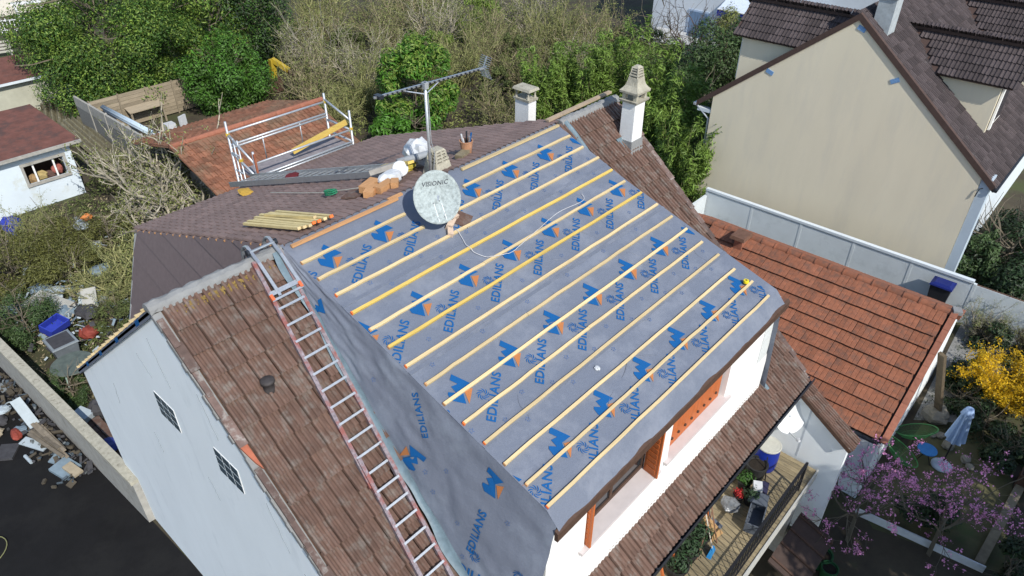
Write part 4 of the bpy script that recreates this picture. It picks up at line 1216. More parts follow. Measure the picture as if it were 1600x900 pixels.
# long planters against the wall
for k, (x, y, lab_) in enumerate(((7.35, -5.78, 'tall dark shrub in a pot under the eave, nearest the broom'), (6.85, -5.80, 'second dark shrub in a pot under the eave'), (6.35, -5.82, 'leftmost dark shrub in a pot under the eave'))):
    potplant(lab_, x, y, 0.24, 0.34, 40 + k, lf_dark, 420, 0.08)
sv = thing('dustpan', 'grey slatted plastic dustpan propped near the terrace wall', 'dustpan', (7.95, -5.85, TZ))
MB().hexa([(7.78, -5.98, TZ), (8.10, -5.98, TZ), (8.06, -5.72, TZ + 0.02), (7.84, -5.72, TZ + 0.02)], [(7.78, -5.98, TZ + 0.02), (8.10, -5.98, TZ + 0.02), (8.06, -5.72, TZ + 0.14), (7.84, -5.72, TZ + 0.14)]).build('pan', gm, sv)
MB().tube([(7.95, -5.72, TZ + 0.1), (7.92, -5.60, TZ + 0.75)], 0.014, 8).build('handle', gm, sv)
br = thing('blue_broom', 'bright blue broom head on a long stick by the potted shrubs', 'broom', (7.30, -6.10, TZ))
MB().hexa([(7.15, -6.20, TZ), (7.45, -6.16, TZ), (7.44, -6.06, TZ), (7.14, -6.10, TZ)], [(7.22, -6.16, TZ + 0.18), (7.38, -6.14, TZ + 0.18), (7.37, -6.10, TZ + 0.18), (7.21, -6.12, TZ + 0.18)]).build('head', M('bright_blue', (0.03, 0.22, 0.50), 0.6), br)
MB().tube([(7.30, -6.13, TZ + 0.16), (7.55, -5.56, TZ + 1.25)], 0.013, 8).build('stick', M('pale_stick', (0.5, 0.45, 0.38), 0.7), br)
for k, (a, b_, lab_) in enumerate((((7.62, -6.10, TZ), (7.80, -5.56, TZ + 1.3), 'thin pale garden pole leaning on the terrace wall'), ((6.75, -6.05, TZ + 0.3), (7.85, -5.75, TZ + 0.55), 'long brown stick lying across the potted shrubs'))):
    tag(MB().tube([a, b_], 0.015, 8).build('garden_pole', M('brown_stick', (0.20, 0.11, 0.07), 0.8)), lab_, 'pole')
wf = thing('timber_trellis', 'orange wooden frame leaning on the wall at the lower end of terrace', 'trellis', (6.1, -5.8, TZ))
for a, b_ in (((5.9, -5.85, TZ), (5.9, -5.60, TZ + 0.8)), ((6.35, -5.85, TZ), (6.35, -5.60, TZ + 0.8)), ((5.9, -5.60, TZ + 0.8), (6.35, -5.60, TZ + 0.8)), ((5.9, -5.85, TZ + 0.03), (6.35, -5.85, TZ + 0.03))):
    MB().bar(a, b_, 0.05, 0.05).build('frame_bar', shutter_wood, wf)
tag(MB().bar((7.95, -5.62, TZ), (8.05, -5.56, TZ + 0.95), 0.10, 0.04).build('orange_board', shutter_wood), 'orange board leaning on the wall behind the dustpan', 'board')
tag(MB().hexa([(7.55, -6.0, TZ), (7.95, -6.08, TZ), (7.95, -6.04, TZ), (7.55, -5.96, TZ)], [(7.60, -5.70, TZ + 0.5), (7.75, -5.72, TZ + 0.5), (7.75, -5.69, TZ + 0.5), (7.60, -5.67, TZ + 0.5)]).build('plywood_offcut', M('tan_panel', (0.36, 0.22, 0.10), 0.8)), 'tan triangular wood panel propped below the dustpan', 'board')

# ------------------------------------------------------------------ garage with orange tiles on the right
orange_tile = M('orange_tile', (0.255, 0.100, 0.056), 0.85, 0.25, 9, 0.3, 70, obj=0.12, dirt=(0.13, 0.075, 0.056), dscale=4, damt=0.7, dpos=0.48)
orange_edge = M('orange_verge_tile', (0.30, 0.12, 0.075), 0.8, 0.2, 8, 0.3, 60, obj=0.15, dirt=(0.2, 0.09, 0.06), dscale=6, damt=0.6)
gar = thing('garage', 'low garage with a flat orange tiled roof right of the main house', 'garage', (16.7, -4.5, 0))
GX0, GX1, GXR, GY0, GY1, GZR, GZE = 13.02, 20.4, 16.76, -7.80, 1.5, 4.50, 2.48
sl = Vector((GXR - GX0, 0, GZR - GZE)).normalized()          # upslope of the slope that faces the camera
nn = Vector((-sl.z, 0, sl.x))
pl = [(GX0 + 0.25, 0), (GX0 + 0.25, GZE - 0.02), (GXR, GZR - 0.15), (GX1 - 0.25, GZE - 0.02), (GX1 - 0.25, 0)]
MB().prism([(x, GY0 + 0.12, z) for x, z in pl], (0, 0.2, 0)).build('gable_wall', white_wall, gar)
MB().box(GX0 + 0.26, GX0 + 0.44, GY0 + 0.33, GY1, 0, GZE - 0.03).build('side_wall', white_wall, gar)
MB().box(GX1 - 0.44, GX1 - 0.26, GY0 + 0.33, GY1, 0, GZE - 0.03).build('side_wall', white_wall, gar)
MB().box(GX0 + 0.247, GX0 + 0.262, -7.0, -6.2, 0, 2.0).build('door', M('grey_door', (0.22, 0.27, 0.30), 0.6), gar)
MB().box(GX0 + 0.239, GX0 + 0.248, -6.90, -6.30, 1.1, 1.85).build('door_pane', glass_dark, gar)
b = [(GX0, GY0 + 0.05, GZE - 0.08), (GXR, GY0 + 0.05, GZR - 0.08), (GXR, GY1, GZR - 0.08), (GX0, GY1, GZE - 0.08)]
gd = MB().hexa(b, [(x, y, z + 0.06) for x, y, z in b]).build('roof', dark_wood, gar)
b = [(GXR, GY0 + 0.05, GZR - 0.08), (GX1, GY0 + 0.05, GZE - 0.08), (GX1, GY1, GZE - 0.08), (GXR, GY1, GZR - 0.08)]
gb = MB().hexa(b, [(x, y, z + 0.06) for x, y, z in b]).build('roof', dark_wood, gar)
W_ = 0.262
sp = tile_spots((GX0 - 0.03, GY1, GZE), (0, -1, 0), sl, nn, 35, 10, W_, 0.415, lambda p, x, d: p.y < -0.4, stagger=0, jit=0.005, rng=random.Random(12))
part_tiles('tile', sp, tile_mesh('garage_tile', FLAT, W_, 0.45, 0.072), orange_tile, gd)
sp = tile_spots((GX1 + 0.03, GY0 + 0.1, GZE), (0, 1, 0), Vector((-sl.x, 0, sl.z)), Vector((sl.z, 0, sl.x)), 34, 10, W_, 0.415, None, stagger=0, rng=random.Random(13))
merged_tiles('far_tiles', sp, FLAT, W_, 0.47, orange_tile, gb)
for k in range(20):      # ridge caps
    y0 = GY0 + 0.02 + k * 0.42
    mb = MB()
    for i, (y, rr_) in enumerate(((y0, 0.145), (y0 + 0.04, 0.145), (y0 + 0.06, 0.120), (y0 + 0.44, 0.115))):
        for j in range(9):
            t = math.pi * (j / 8)
            mb.v.append((GXR + rr_ * 1.15 * math.cos(t), y, GZR - 0.045 + rr_ * math.sin(t)))
    for i in range(3):
        for j in range(8):
            mb.f.append((i * 9 + j, i * 9 + j + 1, (i + 1) * 9 + j + 1, (i + 1) * 9 + j))
    mb.f.append(tuple(range(9)))
    mb.build('ridge_cap', orange_tile, gd)
for k in range(11):      # verge tiles on the near gable
    a = Vector((GX0 - 0.05, GY0, GZE)) + sl * (k * 0.405) + nn * 0.05
    q = a + sl * 0.45 - nn * 0.012
    if k == 10: q = a + sl * 0.22
    MB().bar(a, q, 0.16, 0.085, nn).build('verge_tile', orange_edge, gd)
crest = Vector((GXR + 0.1, GY0 + 0.0, GZR + 0.02))
MB().hexa([crest + Vector((-0.05, -0.14, -0.22)), crest + Vector((0.62, -0.14, -0.42)), crest + Vector((0.62, 0.12, -0.42)), crest + Vector((-0.05, 0.12, -0.22))],
          [crest + Vector((-0.08, -0.16, 0.04)), crest + Vector((0.60, -0.16, -0.24)), crest + Vector((0.60, 0.14, -0.24)), crest + Vector((-0.08, 0.14, 0.04))]).build('ridge_end_tile', orange_edge, gb)
mb = MB(); mb.cbox((GXR + 0.02, GY0 - 0.02, GZR + 0.07), (0.26, 0.22, 0.10), Matrix.Rotation(0.4, 3, 'Z')); mb.build('ridge_mortar', mortar, gd)
mb = MB(); mb.bar((GX0 - 0.09, GY0 + 0.1, GZE - 0.03), (GX0 - 0.09, GY1, GZE - 0.03), 0.11, 0.06); mb.build('gutter', zinc_dark, gar)
MB().box(GX0 - 0.025, GX0 - 0.005, GY0 + 0.05, GY1, GZE - 0.16, GZE - 0.085).build('fascia', bright_wall, gar)
mb = MB(); frustum(mb, 16.3, -1.75, 4.0, 4.62, 0.13, 0.13, 0.13, 0.13); 
gc = mb.build('chimney', orange_edge, gar)
mb = MB(); frustum(mb, 16.3, -1.75, 4.63, 4.74, 0.30, 0.24, 0.28, 0.22); mb.build('chimney_cap', M('brown_cap', (0.14, 0.075, 0.05), 0.8, 0.3, 8), gc)
MB().bar((18.1, -8.42, 0.0), (17.1, -7.9, 2.9), 0.22, 0.10).build('timber_prop', M('old_timber', (0.11, 0.085, 0.055), 0.9, 0.3, 8), gar)

# ------------------------------------------------------------------ white boundary fence behind the garage
fen = thing('panel_fence', 'long pale grey concrete panel fence between the garage and the beige house', 'fence', (23.8, -2, 0))
pan_m = M('pale_panel', (0.58, 0.63, 0.65), 0.9, 0.07, 1.5, 0.35, 24, dirt=(0.36, 0.40, 0.42), dscale=0.9, damt=0.5)
cap_m = M('white_fence_cap', (0.60, 0.66, 0.70), 0.7, 0.05, 2)
y = 3.1
while y > -13.2:
    MB().box(23.80, 23.88, y - 2.08, y - 0.04, 0.02, 1.66).build('panel', pan_m, fen)
    MB().box(23.788, 23.90, y - 0.05, y + 0.05, 0, 1.695).build('post', pan_m, fen)
    if y > -5.5:
        MB().box(23.765, 23.94, y - 2.06, y + 0.055, 1.701, 1.80).build('cap', cap_m, fen)
    y -= 2.12
MB().box(23.82, 23.86, -13.5, -6.45, 1.661, 1.69).build('top_edge', M('brown_edge', (0.12, 0.07, 0.05), 0.9), fen)
MB().box(17.2, 23.74, 3.05, 3.15, 0, 1.5).build('return_panel', pan_m, fen)

bst = structure(MB().box(22.95, 23.74, -7.1, -6.1, 0, 0.42).build('concrete_step', concrete))
bin_ = thing('wheelie_bin', 'dark wheeled bin with a blue lid in front of the pale fence', 'bin', (23.35, -6.6, 0.42))
bm_ = M('charcoal_plastic', (0.018, 0.02, 0.025), 0.55, 0.2, 6)
mb = MB(); frustum(mb, 23.36, -6.62, 0.480, 1.520, 0.22, 0.26, 0.29, 0.34); mb.build('body', bm_, bin_)
mb = MB(); frustum(mb, 23.34, -6.62, 1.525, 1.580, 0.33, 0.38, 0.31, 0.36); frustum(mb, 23.34, -6.62, 1.581, 1.630, 0.29, 0.34, 0.20, 0.25); mb.build('lid', M('blue_lid', (0.010, 0.018, 0.13), 0.4, 0.1, 4), bin_)
MB().bar((23.63, -6.92, 1.52), (23.63, -6.32, 1.52), 0.05, 0.05).build('handle', bm_, bin_)
for sy in (-1, 1):
    MB().lathe([(0.0, -0.03), (0.10, -0.03), (0.10, 0.03), (0.0, 0.03)], (23.58, -6.62 + sy * 0.27, 0.52), 14, cap=False, m=Matrix.Rotation(RAD(90), 3, 'X')).build('wheel', bm_, bin_)

# ------------------------------------------------------------------ beige house on the right
beige = M('beige_render', (0.74, 0.67, 0.51), 0.92, 0.05, 0.8, 0.2, 60, dirt=(0.54, 0.51, 0.44), dscale=0.9, damt=0.22, dpos=0.5, stretch=(1, 1, 0.22))
bh_tile = M('aged_brown_tile', (0.068, 0.055, 0.056), 0.85, 0.2, 9, 0.2, 60, island=0.3, dirt=(0.17, 0.165, 0.16), dscale=3.5, damt=0.5, dpos=0.6)
bh_verge = M('brown_verge', (0.075, 0.048, 0.04), 0.8, 0.15, 6)
nb = thing('beige_house', 'tall beige house with dark brown tiled roof and dormers behind the pale fence', 'house', (31, -0.9, 0))
HX0, HX1, HYR, HZR = 25.0, 44.0, -0.86, 9.46
TA = math.tan(RAD(38.7))
def hz(y): return HZR - TA * abs(y - HYR)
pl = [(4.15, 0), (4.15, hz(4.15) - 0.05), (HYR, HZR - 0.08), (-6.28, hz(-6.28) - 0.05), (-6.28, 0)]
MB().prism([(HX0, y, z) for y, z in pl], (0.3, 0, 0)).build('gable_wall', beige, nb)
MB().box(HX0 + 0.3, HX1, -6.28, -6.0, 0, 5.1).build('side_wall', M('blue_white_wall', (0.62, 0.68, 0.72), 0.9, 0.05, 2), nb)
MB().box(HX0 + 0.3, HX1, 3.9, 4.15, 0, 5.3).build('rear_wall', beige, nb)
MB().box(HX1 - 0.3, HX1, -6.0, 3.9, 0, 5.1).build('end_wall', beige, nb)
cH, sH = math.cos(RAD(38.7)), math.sin(RAD(38.7))
for sgn, ye in ((-1, -6.75), (1, 4.85)):
    b = [(HX0 - 0.04, ye, hz(ye) - 0.06), (HX1, ye, hz(ye) - 0.06), (HX1, HYR, HZR - 0.06), (HX0 - 0.04, HYR, HZR - 0.06)]
    if sgn > 0: b = [b[3], b[2], b[1], b[0]]
    ro = MB().hexa(b, [(x, y, z + 0.06) for x, y, z in b]).build('roof', bh_verge, nb)
    if sgn < 0:
        sp = tile_spots((HX0 - 0.05, ye - 0.03, hz(ye)), (1, 0, 0), (0, cH, sH), (0, -sH, cH), 60, 23, 0.30, 0.335, None, rng=random.Random(14))
    else:
        sp = tile_spots((HX1, ye + 0.03, hz(ye)), (-1, 0, 0), (0, -cH, sH), (0, sH, cH), 63, 22, 0.30, 0.335, None, rng=random.Random(15))
    merged_tiles('roof_tiles', sp, RIB, 0.30, 0.39, bh_tile, ro)
    q = [(HX0 - 0.055, ye, hz(ye) - 0.14), (HX0 + 0.10, ye, hz(ye) - 0.14), (HX0 + 0.10, HYR, HZR - 0.14), (HX0 - 0.055, HYR, HZR - 0.14)]
    if sgn > 0: q = [q[3], q[2], q[1], q[0]]
    MB().hexa(q, [(x, y, z + 0.25) for x, y, z in q]).build('verge_board', bh_verge, ro)
    if sgn < 0:
        MB().bar((HX0 - 0.1, ye - 0.06, hz(ye) - 0.05), (HX1, ye - 0.06, hz(ye) - 0.05), 0.12, 0.10).build('gutter', zinc_dark, nb)
    else:
        MB().bar((HX0 - 0.1, ye + 0.06, hz(ye) - 0.05), (HX1, ye + 0.06, hz(ye) - 0.05), 0.12, 0.10).build('gutter', galv, nb)
        MB().tube([(HX0 + 0.05, ye + 0.05, hz(ye) - 0.1), (HX0 + 0.08, 4.25, hz(ye) - 0.6), (HX0 + 0.08, 4.22, 0.2)], 0.05, 8).build('downpipe', galv, nb)
MB().box(HX0 + 0.02, HX0 + 0.28, 4.16, 4.80, 4.55, 4.70).build('soffit', cap_m, nb)
MB().box(HX0 + 0.02, HX0 + 0.60, -6.62, -6.29, 0.4, 5.0).build('corner_post', M('pale_blue_post', (0.45, 0.53, 0.60), 0.8, 0.05, 2), nb)
MB().tube([(HX0 - 0.06, -6.30, 4.3), (HX0 - 0.05, -6.34, 4.6), (HX0 + 0.3, -6.7, 4.75)], 0.018, 6).build('cable', zinc_dark, nb)
sp_m = M('blue_paint_smear', (0.16, 0.30, 0.52), 0.9, 0.3, 14, 0)
for y, z in ((-1.02, 9.05), (1.95, 6.85), (-2.6, 7.55)):
    mb = MB(); mb.cbox((HX0 - 0.012, y, z), (0.02, 0.30, 0.16), Matrix.Rotation(0.35 if y > -2 else -0.5, 3, 'X')); mb.build('wall_bracket', sp_m, nb)
# chimney
mb = MB(); frustum(mb, 25.95, -1.45, 8.3, 10.05, 0.36, 0.30, 0.36, 0.30); bc = mb.build('chimney', M('grey_stone_chimney', (0.36, 0.40, 0.42), 0.9, 0.2, 6, 0.3), nb)
mb = MB()
for q in range(3):
    frustum(mb, 25.95, -1.45, 10.06 + q * 0.14, 10.14 + q * 0.14, 0.42 - q * 0.04, 0.36 - q * 0.04, 0.40 - q * 0.04, 0.34 - q * 0.04)
frustum(mb, 25.95, -1.45, 10.05, 10.36, 0.24, 0.20, 0.20, 0.18)
mb.build('chimney_cap', lichen_conc, bc)
# dormers: ridge along y, roof falling to both sides
def dormer(xc, hw, y0, y1, ze, zt, sgn, glass=True):
    """xc centre, hw half width, y0 where the ridge meets the roof, y1 the front, sgn -1 for the slope that faces -y"""
    dz_ = zt - ze
    L = math.hypot(hw + 0.25, dz_)
    yb = HYR + sgn * (HZR - ze) / TA
    MB().prism([(xc - hw, yb, ze), (xc - hw, y1, ze), (xc - hw, y1, hz(y1) - 0.1)], (0.12, 0, 0)).build('dormer_cheek', beige, nb)
    MB().prism([(xc + hw, yb, ze), (xc + hw, y1, ze), (xc + hw, y1, hz(y1) - 0.1)], (-0.12, 0, 0)).build('dormer_cheek', beige, nb)
    MB().prism([(xc - hw + 0.12, y1, hz(y1) - 0.1), (xc + hw - 0.12, y1, hz(y1) - 0.1), (xc + hw - 0.12, y1, ze), (xc, y1, zt - 0.1), (xc - hw + 0.12, y1, ze)], (0, -sgn * 0.12, 0)).build('dormer_front', beige, nb)
    w = MB().box(xc - hw * 0.62, xc + hw * 0.62, min(y1, y1 + sgn * 0.06), max(y1, y1 + sgn * 0.06), hz(y1) + 0.25, ze - 0.05).build('window', bright_wall, nb)
    MB().box(xc - hw * 0.55, xc + hw * 0.55, min(y1 + sgn * 0.062, y1 + sgn * 0.07), max(y1 + sgn * 0.062, y1 + sgn * 0.07), hz(y1) + 0.32, ze - 0.12).build('pane', glass_dark, w)
    MB().box(xc - hw * 0.85, xc - hw * 0.64, min(y1 + sgn * 0.03, y1 + sgn * 0.10), max(y1 + sgn * 0.03, y1 + sgn * 0.10), hz(y1) + 0.15, ze - 0.05).build('shutter', bright_wall, nb)
    for sx in (-1, 1):
        upv = Vector((-sx * (hw + 0.25), 0, dz_)).normalized()
        nv = Vector((sx * dz_, 0, hw + 0.25)).normalized()
        ye = y1 + sgn * 0.35
        eave = Vector((xc + sx * (hw + 0.25), 0, ze - 0.02))
        ypk = HYR + sgn * (HZR - zt) / TA
        pts = [(eave.x, ye, eave.z), (xc, ye, zt), (xc, ypk, zt), (eave.x, yb, eave.z)]
        rf = MB().prism([Vector(q) - nv * 0.07 for q in pts], nv * 0.06).build('dormer_roof', bh_verge, nb)
        uu = upv.cross(nv)
        start = Vector((eave.x, ye if uu.y * sgn < 0 else yb, eave.z))
        n_col = int(abs(ye - ypk) / 0.29) + 3
        if uu.y * sgn > 0:
            start = start - uu * 3.0
            n_col += 10
        keep = lambda p, x, d: (p.y - ye) * sgn <= 0.05 and p.z > hz(p.y) + 0.0 and (p.y * sgn) > (ypk * sgn) - 0.4
        spx = tile_spots(start, uu, upv, nv, n_col + 4, int(L / 0.33) + 1, 0.29, 0.33, keep, rng=random.Random(16))
        if spx:
            merged_tiles('dormer_tiles', spx, RIB, 0.29, 0.385, bh_tile, rf, tail=0.04)
    MB().bar((xc, y1 + sgn * 0.38, zt + 0.03), (xc, HYR + sgn * (HZR - zt) / TA, zt + 0.03), 0.20, 0.10).build('dormer_ridge', bh_verge, nb)
dormer(28.20, 1.05, -1.82, -5.55, 7.55, 8.66, -1)
dormer(34.6, 1.05, -1.82, -5.55, 7.55, 8.66, -1)
dormer(26.55, 1.02, 1.0, 3.55, 7.90, 9.02, 1)

# ------------------------------------------------------------------ white house at the top
wh = thing('white_house', 'white house with a blue awning at the top behind the garden', 'house', (50, 13, 0))
wm = M('cool_white_render', (0.66, 0.70, 0.74), 0.9, 0.05, 1.5)
MB().box(48.5, 57, 4.0, 21.8, 0, 6.5).build('wall', wm, wh)
aw = MB().hexa([(47.1, 7.8, 2.95), (48.5, 7.8, 3.45), (48.5, 15.6, 3.45), (47.1, 15.6, 2.95)], [(47.1, 7.8, 3.05), (48.5, 7.8, 3.6), (48.5, 15.6, 3.6), (47.1, 15.6, 3.05)]).build('awning', M('pale_awning', (0.55, 0.62, 0.72), 0.8), wh)
MB().box(47.05, 47.12, 7.8, 15.6, 2.55, 2.98).build('awning_valance', M('royal_blue_cloth', (0.02, 0.035, 0.30), 0.8, 0.1, 6), aw)
MB().box(47.02, 47.10, 7.8, 15.6, 3.0, 3.06).build('awning_bar', bright_wall, aw)
for y0, y1, z0, z1 in ((16.9, 18.6, 0.2, 2.3), (11.5, 13.4, 0.9, 2.2), (8.5, 10.0, 0.9, 2.2), (19.2, 20.4, 3.6, 4.9)):
    w = MB().box(48.44, 48.5, y0, y1, z0, z1).build('window', M('pale_shutter', (0.42, 0.52, 0.66), 0.6), wh)
    MB().box(48.43, 48.445, y0 + 0.12, y1 - 0.12, z0 + 0.12, z1 - 0.12).build('pane', M('blue_pane', (0.16, 0.24, 0.36), 0.3), w)
MB().prism([(48.2, 3.8, 6.5), (57.2, 3.8, 6.5), (52.7, 3.8, 9.0)], (0, 18.2, 0)).build('roof', bh_tile, wh)
tarp = MB().hexa([(44.3, 15.2, 0.30), (48.4, 15.2, 0.5), (48.4, 21.0, 0.5), (44.3, 21.0, 0.30)], [(44.3, 15.2, 0.34), (48.4, 15.2, 0.55), (48.4, 21.0, 0.55), (44.3, 21.0, 0.34)]).build('paved_terrace', M('cool_paving', (0.46, 0.47, 0.47), 0.9, 0.1, 3, 0.2))
structure(tarp)

# ------------------------------------------------------------------ left background: sheds, fences, outbuilding
moss_tile = M('rusty_roofing', (0.15, 0.065, 0.05), 0.95, 0.3, 2.5, 0.4, 30, dirt=(0.075, 0.05, 0.045), dscale=1.2, damt=0.8, dpos=0.5)
sh = thing('garden_shed', 'white garden shed with an open window and rusty brown roof at left', 'shed', (4.5, 28, 0))
gx0, gx1, gy0, gy1 = -1.5, 6.62, 26.42, 31.2
mb = MB()
wx0, wx1, wz0, wz1 = 4.55, 6.20, 1.15, 2.05
mb.box(gx0, wx0, gy0, gy0 + 0.15, 0, 2.62); mb.box(wx1, gx1, gy0, gy0 + 0.15, 0, 2.62)
mb.box(wx0, wx1, gy0, gy0 + 0.15, 0, wz0); mb.box(wx0, wx1, gy0, gy0 + 0.15, wz1, 2.62)
mb.build('front_wall', M('pale_blue_wall', (0.60, 0.68, 0.74), 0.9, 0.07, 1.2, 0.2, 40, dirt=(0.42, 0.40, 0.24), dscale=0.9, damt=0.5, dpos=0.56), sh)
MB().box(gx1 - 0.15, gx1, gy0 + 0.16, gy1, 0, 2.7).build('side_wall', white_wall, sh)
MB().box(gx0, gx1 - 0.16, gy1 - 0.15, gy1, 0, 2.9).build('rear_wall', white_wall, sh)
w = MB()
for a, b_ in (((wx0 - 0.12, wz0 - 0.02), (wx1 + 0.12, wz0 - 0.02)), ((wx0 - 0.12, wz1 + 0.06), (wx1 + 0.12, wz1 + 0.06))):
    w.bar((a[0], gy0 - 0.03, a[1]), (b_[0], gy0 - 0.03, b_[1]), 0.08, 0.12)
for x in (wx0 - 0.06, wx1 + 0.06):
    w.bar((x, gy0 - 0.028, wz0), (x, gy0 - 0.028, wz1 + 0.06), 0.10, 0.07)
wo = w.build('window', concrete, sh)
for x in (wx0 + 0.38, wx1 - 0.42):
    MB().bar((x, gy0 + 0.05, wz0), (x, gy0 + 0.05, wz1), 0.07, 0.06).build('mullion', bright_wall, wo)
MB().box(wx0 - 0.6, wx1 + 0.3, gy0 + 1.6, gy0 + 1.7, 0, 2.5).build('inner_wall', dark_wood, sh)
b = [(gx0 - 0.3, gy0 - 0.35, 2.60), (gx1 + 0.45, gy0 - 0.35, 2.60), (gx1 + 0.3, gy1 + 0.2, 2.95), (gx0 - 0.3, gy1 + 0.2, 2.95)]
ro = MB().hexa(b, [(x, y, z + 0.07) for x, y, z in b]).build('roof', moss_tile, sh)
MB().bar((gx0 - 0.3, gy0 - 0.38, 2.62), (gx1 + 0.45, gy0 - 0.38, 2.62), 0.07, 0.14).build('eave_board', concrete, ro)
r = random.Random(77)
for k, (x, z, c_) in enumerate(((4.9, 1.15, (0.30, 0.2, 0.1)), (5.25, 1.2, (0.35, 0.27, 0.12)), (5.6, 1.1, (0.1, 0.06, 0.05)), (5.95, 1.3, (0.30, 0.10, 0.08)))):
    tag(crumple('stored_sack', (x, gy0 + 0.55, z), 0.26, 0.22, 0.24, M('sack_%d' % k, c_, 0.9, 0.3, 8), 50 + k), ('tan sack at the left inside the shed window', 'ochre sack in the middle of the shed window', 'dark sack right of the ochre one in the shed window', 'reddish sack at the right inside the shed window')[k], 'sack')
    MB()

s2 = thing('brown_shed', 'low shed with a flat brown roof under the big tree at far left', 'shed', (6, 40, 0))
MB().box(-2, 10.9, 39.2, 42.0, 0, 1.9).build('wall', M('mossy_wall', (0.42, 0.42, 0.34), 0.95, 0.15, 1.5, 0.2, 20, dirt=(0.2, 0.2, 0.09), dscale=0.7, damt=0.6), s2)
b = [(-2.3, 38.9, 1.95), (11.1, 38.9, 1.95), (11.1, 42.6, 2.4), (-2.3, 42.6, 2.4)]
ro = MB().hexa(b, [(x, y, z + 0.08) for x, y, z in b]).build('roof', moss_tile, s2)
MB().bar((-2.3, 38.86, 1.98), (11.1, 38.86, 1.98), 0.06, 0.13).build('eave_board', cap_m, ro)

# slab fence and timber fence
sf = thing('slab_fence', 'grey pebble-dashed slab fence running back beside the bare branches', 'fence', (9.8, 29, 0))
slab_m = M('pebbledash', (0.19, 0.19, 0.18), 1.0, 0.4, 30, 0.6, 50)
y = 24.2
while y < 33:
    MB().box(9.70, 9.78, y + 0.05, y + 1.95, 0, 1.45).build('slab', slab_m, sf)
    MB().box(9.69, 9.80, y + 0.05, y + 1.95, 1.455, 2.0).build('top_slab', concrete, sf)
    MB().box(9.66, 9.82, y - 0.05, y + 0.05, 0, 2.05).build('post', concrete, sf)
    y += 2.0
wf = thing('timber_fence', 'weathered brown timber panel fence below the big tree', 'fence', (13, 32.8, 0))
slat_m = M('weathered_slat', (0.27, 0.225, 0.16), 0.95, 0.25, 5, 0.3, 30, obj=0.2, stretch=(0.5, 4, 4))
for k in range(4):
    x0 = 9.9 + k * 1.55
    pn = MB().box(x0, x0 + 0.08, 32.75, 32.85, 0, 1.98).build('post', slat_m, wf)
    for q in range(9):
        MB().box(x0 + 0.085, x0 + 1.54, 32.77 + 0.012 * (q % 2), 32.80 + 0.012 * (q % 2), 0.1 + q * 0.205, 0.1 + q * 0.205 + 0.19).build('slat', slat_m, wf)
lt = thing('lean_to', 'small timber lean-to against the brown panel fence', 'lean-to', (12.5, 31.8, 0))
b = [(11.6, 32.1, 0.95), (13.6, 32.1, 0.95), (13.6, 32.7, 1.1), (11.6, 32.7, 1.1)]
MB().hexa(b, [(x, y, z + 0.06) for x, y, z in b]).build('roof', slat_m, lt)
for x in (11.7, 13.5):
    MB().box(x - 0.05, x + 0.05, 32.15, 32.25, 0, 0.95).build('post', slat_m, lt)
pipe_m = M('pale_blue_pipe', (0.45, 0.55, 0.63), 0.5, 0.08, 5)
for k in range(4):
    tag(MB().tube([(10.35 + 0.13 * (k % 2), 32.0 + 0.15 * k, 1.55 + 0.11 * (k // 2)), (10.55 + 0.13 * (k % 2), 26.6 + 0.2 * k, 1.5 + 0.11 * (k // 2))], 0.075, 10).build('pipe', pipe_m, smooth=True),
        ('lower left pale blue pipe lying along the slab fence', 'lower right pale blue pipe lying along the slab fence', 'upper left pale blue pipe of the pile along the slab fence', 'upper right pale blue pipe of the pile along the slab fence')[k], 'pipe', 'pale pipes along the slab fence')
rk = thing('pipe_rack', 'grey slatted rack carrying the pale blue pipes', 'rack', (10.4, 29.3, 0))
for z in (0.5, 0.9, 1.3):
    MB().bar((10.12, 26.5, z), (10.12, 32.2, z), 0.03, 0.28).build('slat', M('grey_slat', (0.20, 0.20, 0.22), 0.9, 0.3, 6), rk)
for y in (26.6, 29.3, 32.0):
    MB().box(10.14, 10.8, y, y + 0.08, 0, 1.42).build('upright', concrete, rk)
for k, (x, y, sx, sy, sz, c_) in enumerate(((12.8, 30.2, 0.5, 0.5, 0.6, bag_white), (13.5, 30.0, 0.5, 0.1, 0.9, bag_white), (12.0, 29.4, 0.7, 0.5, 0.5, bag_white))):
    tag(MB().cbox((x, y, sz / 2), (sx, sy, sz), Matrix.Rotation(0.4 * k, 3, 'Z')).build('white_bin', c_), ('white tub behind the orange outbuilding', 'white board standing behind the orange outbuilding', 'low white crate behind the orange outbuilding')[k], ('tub', 'board', 'crate')[k])

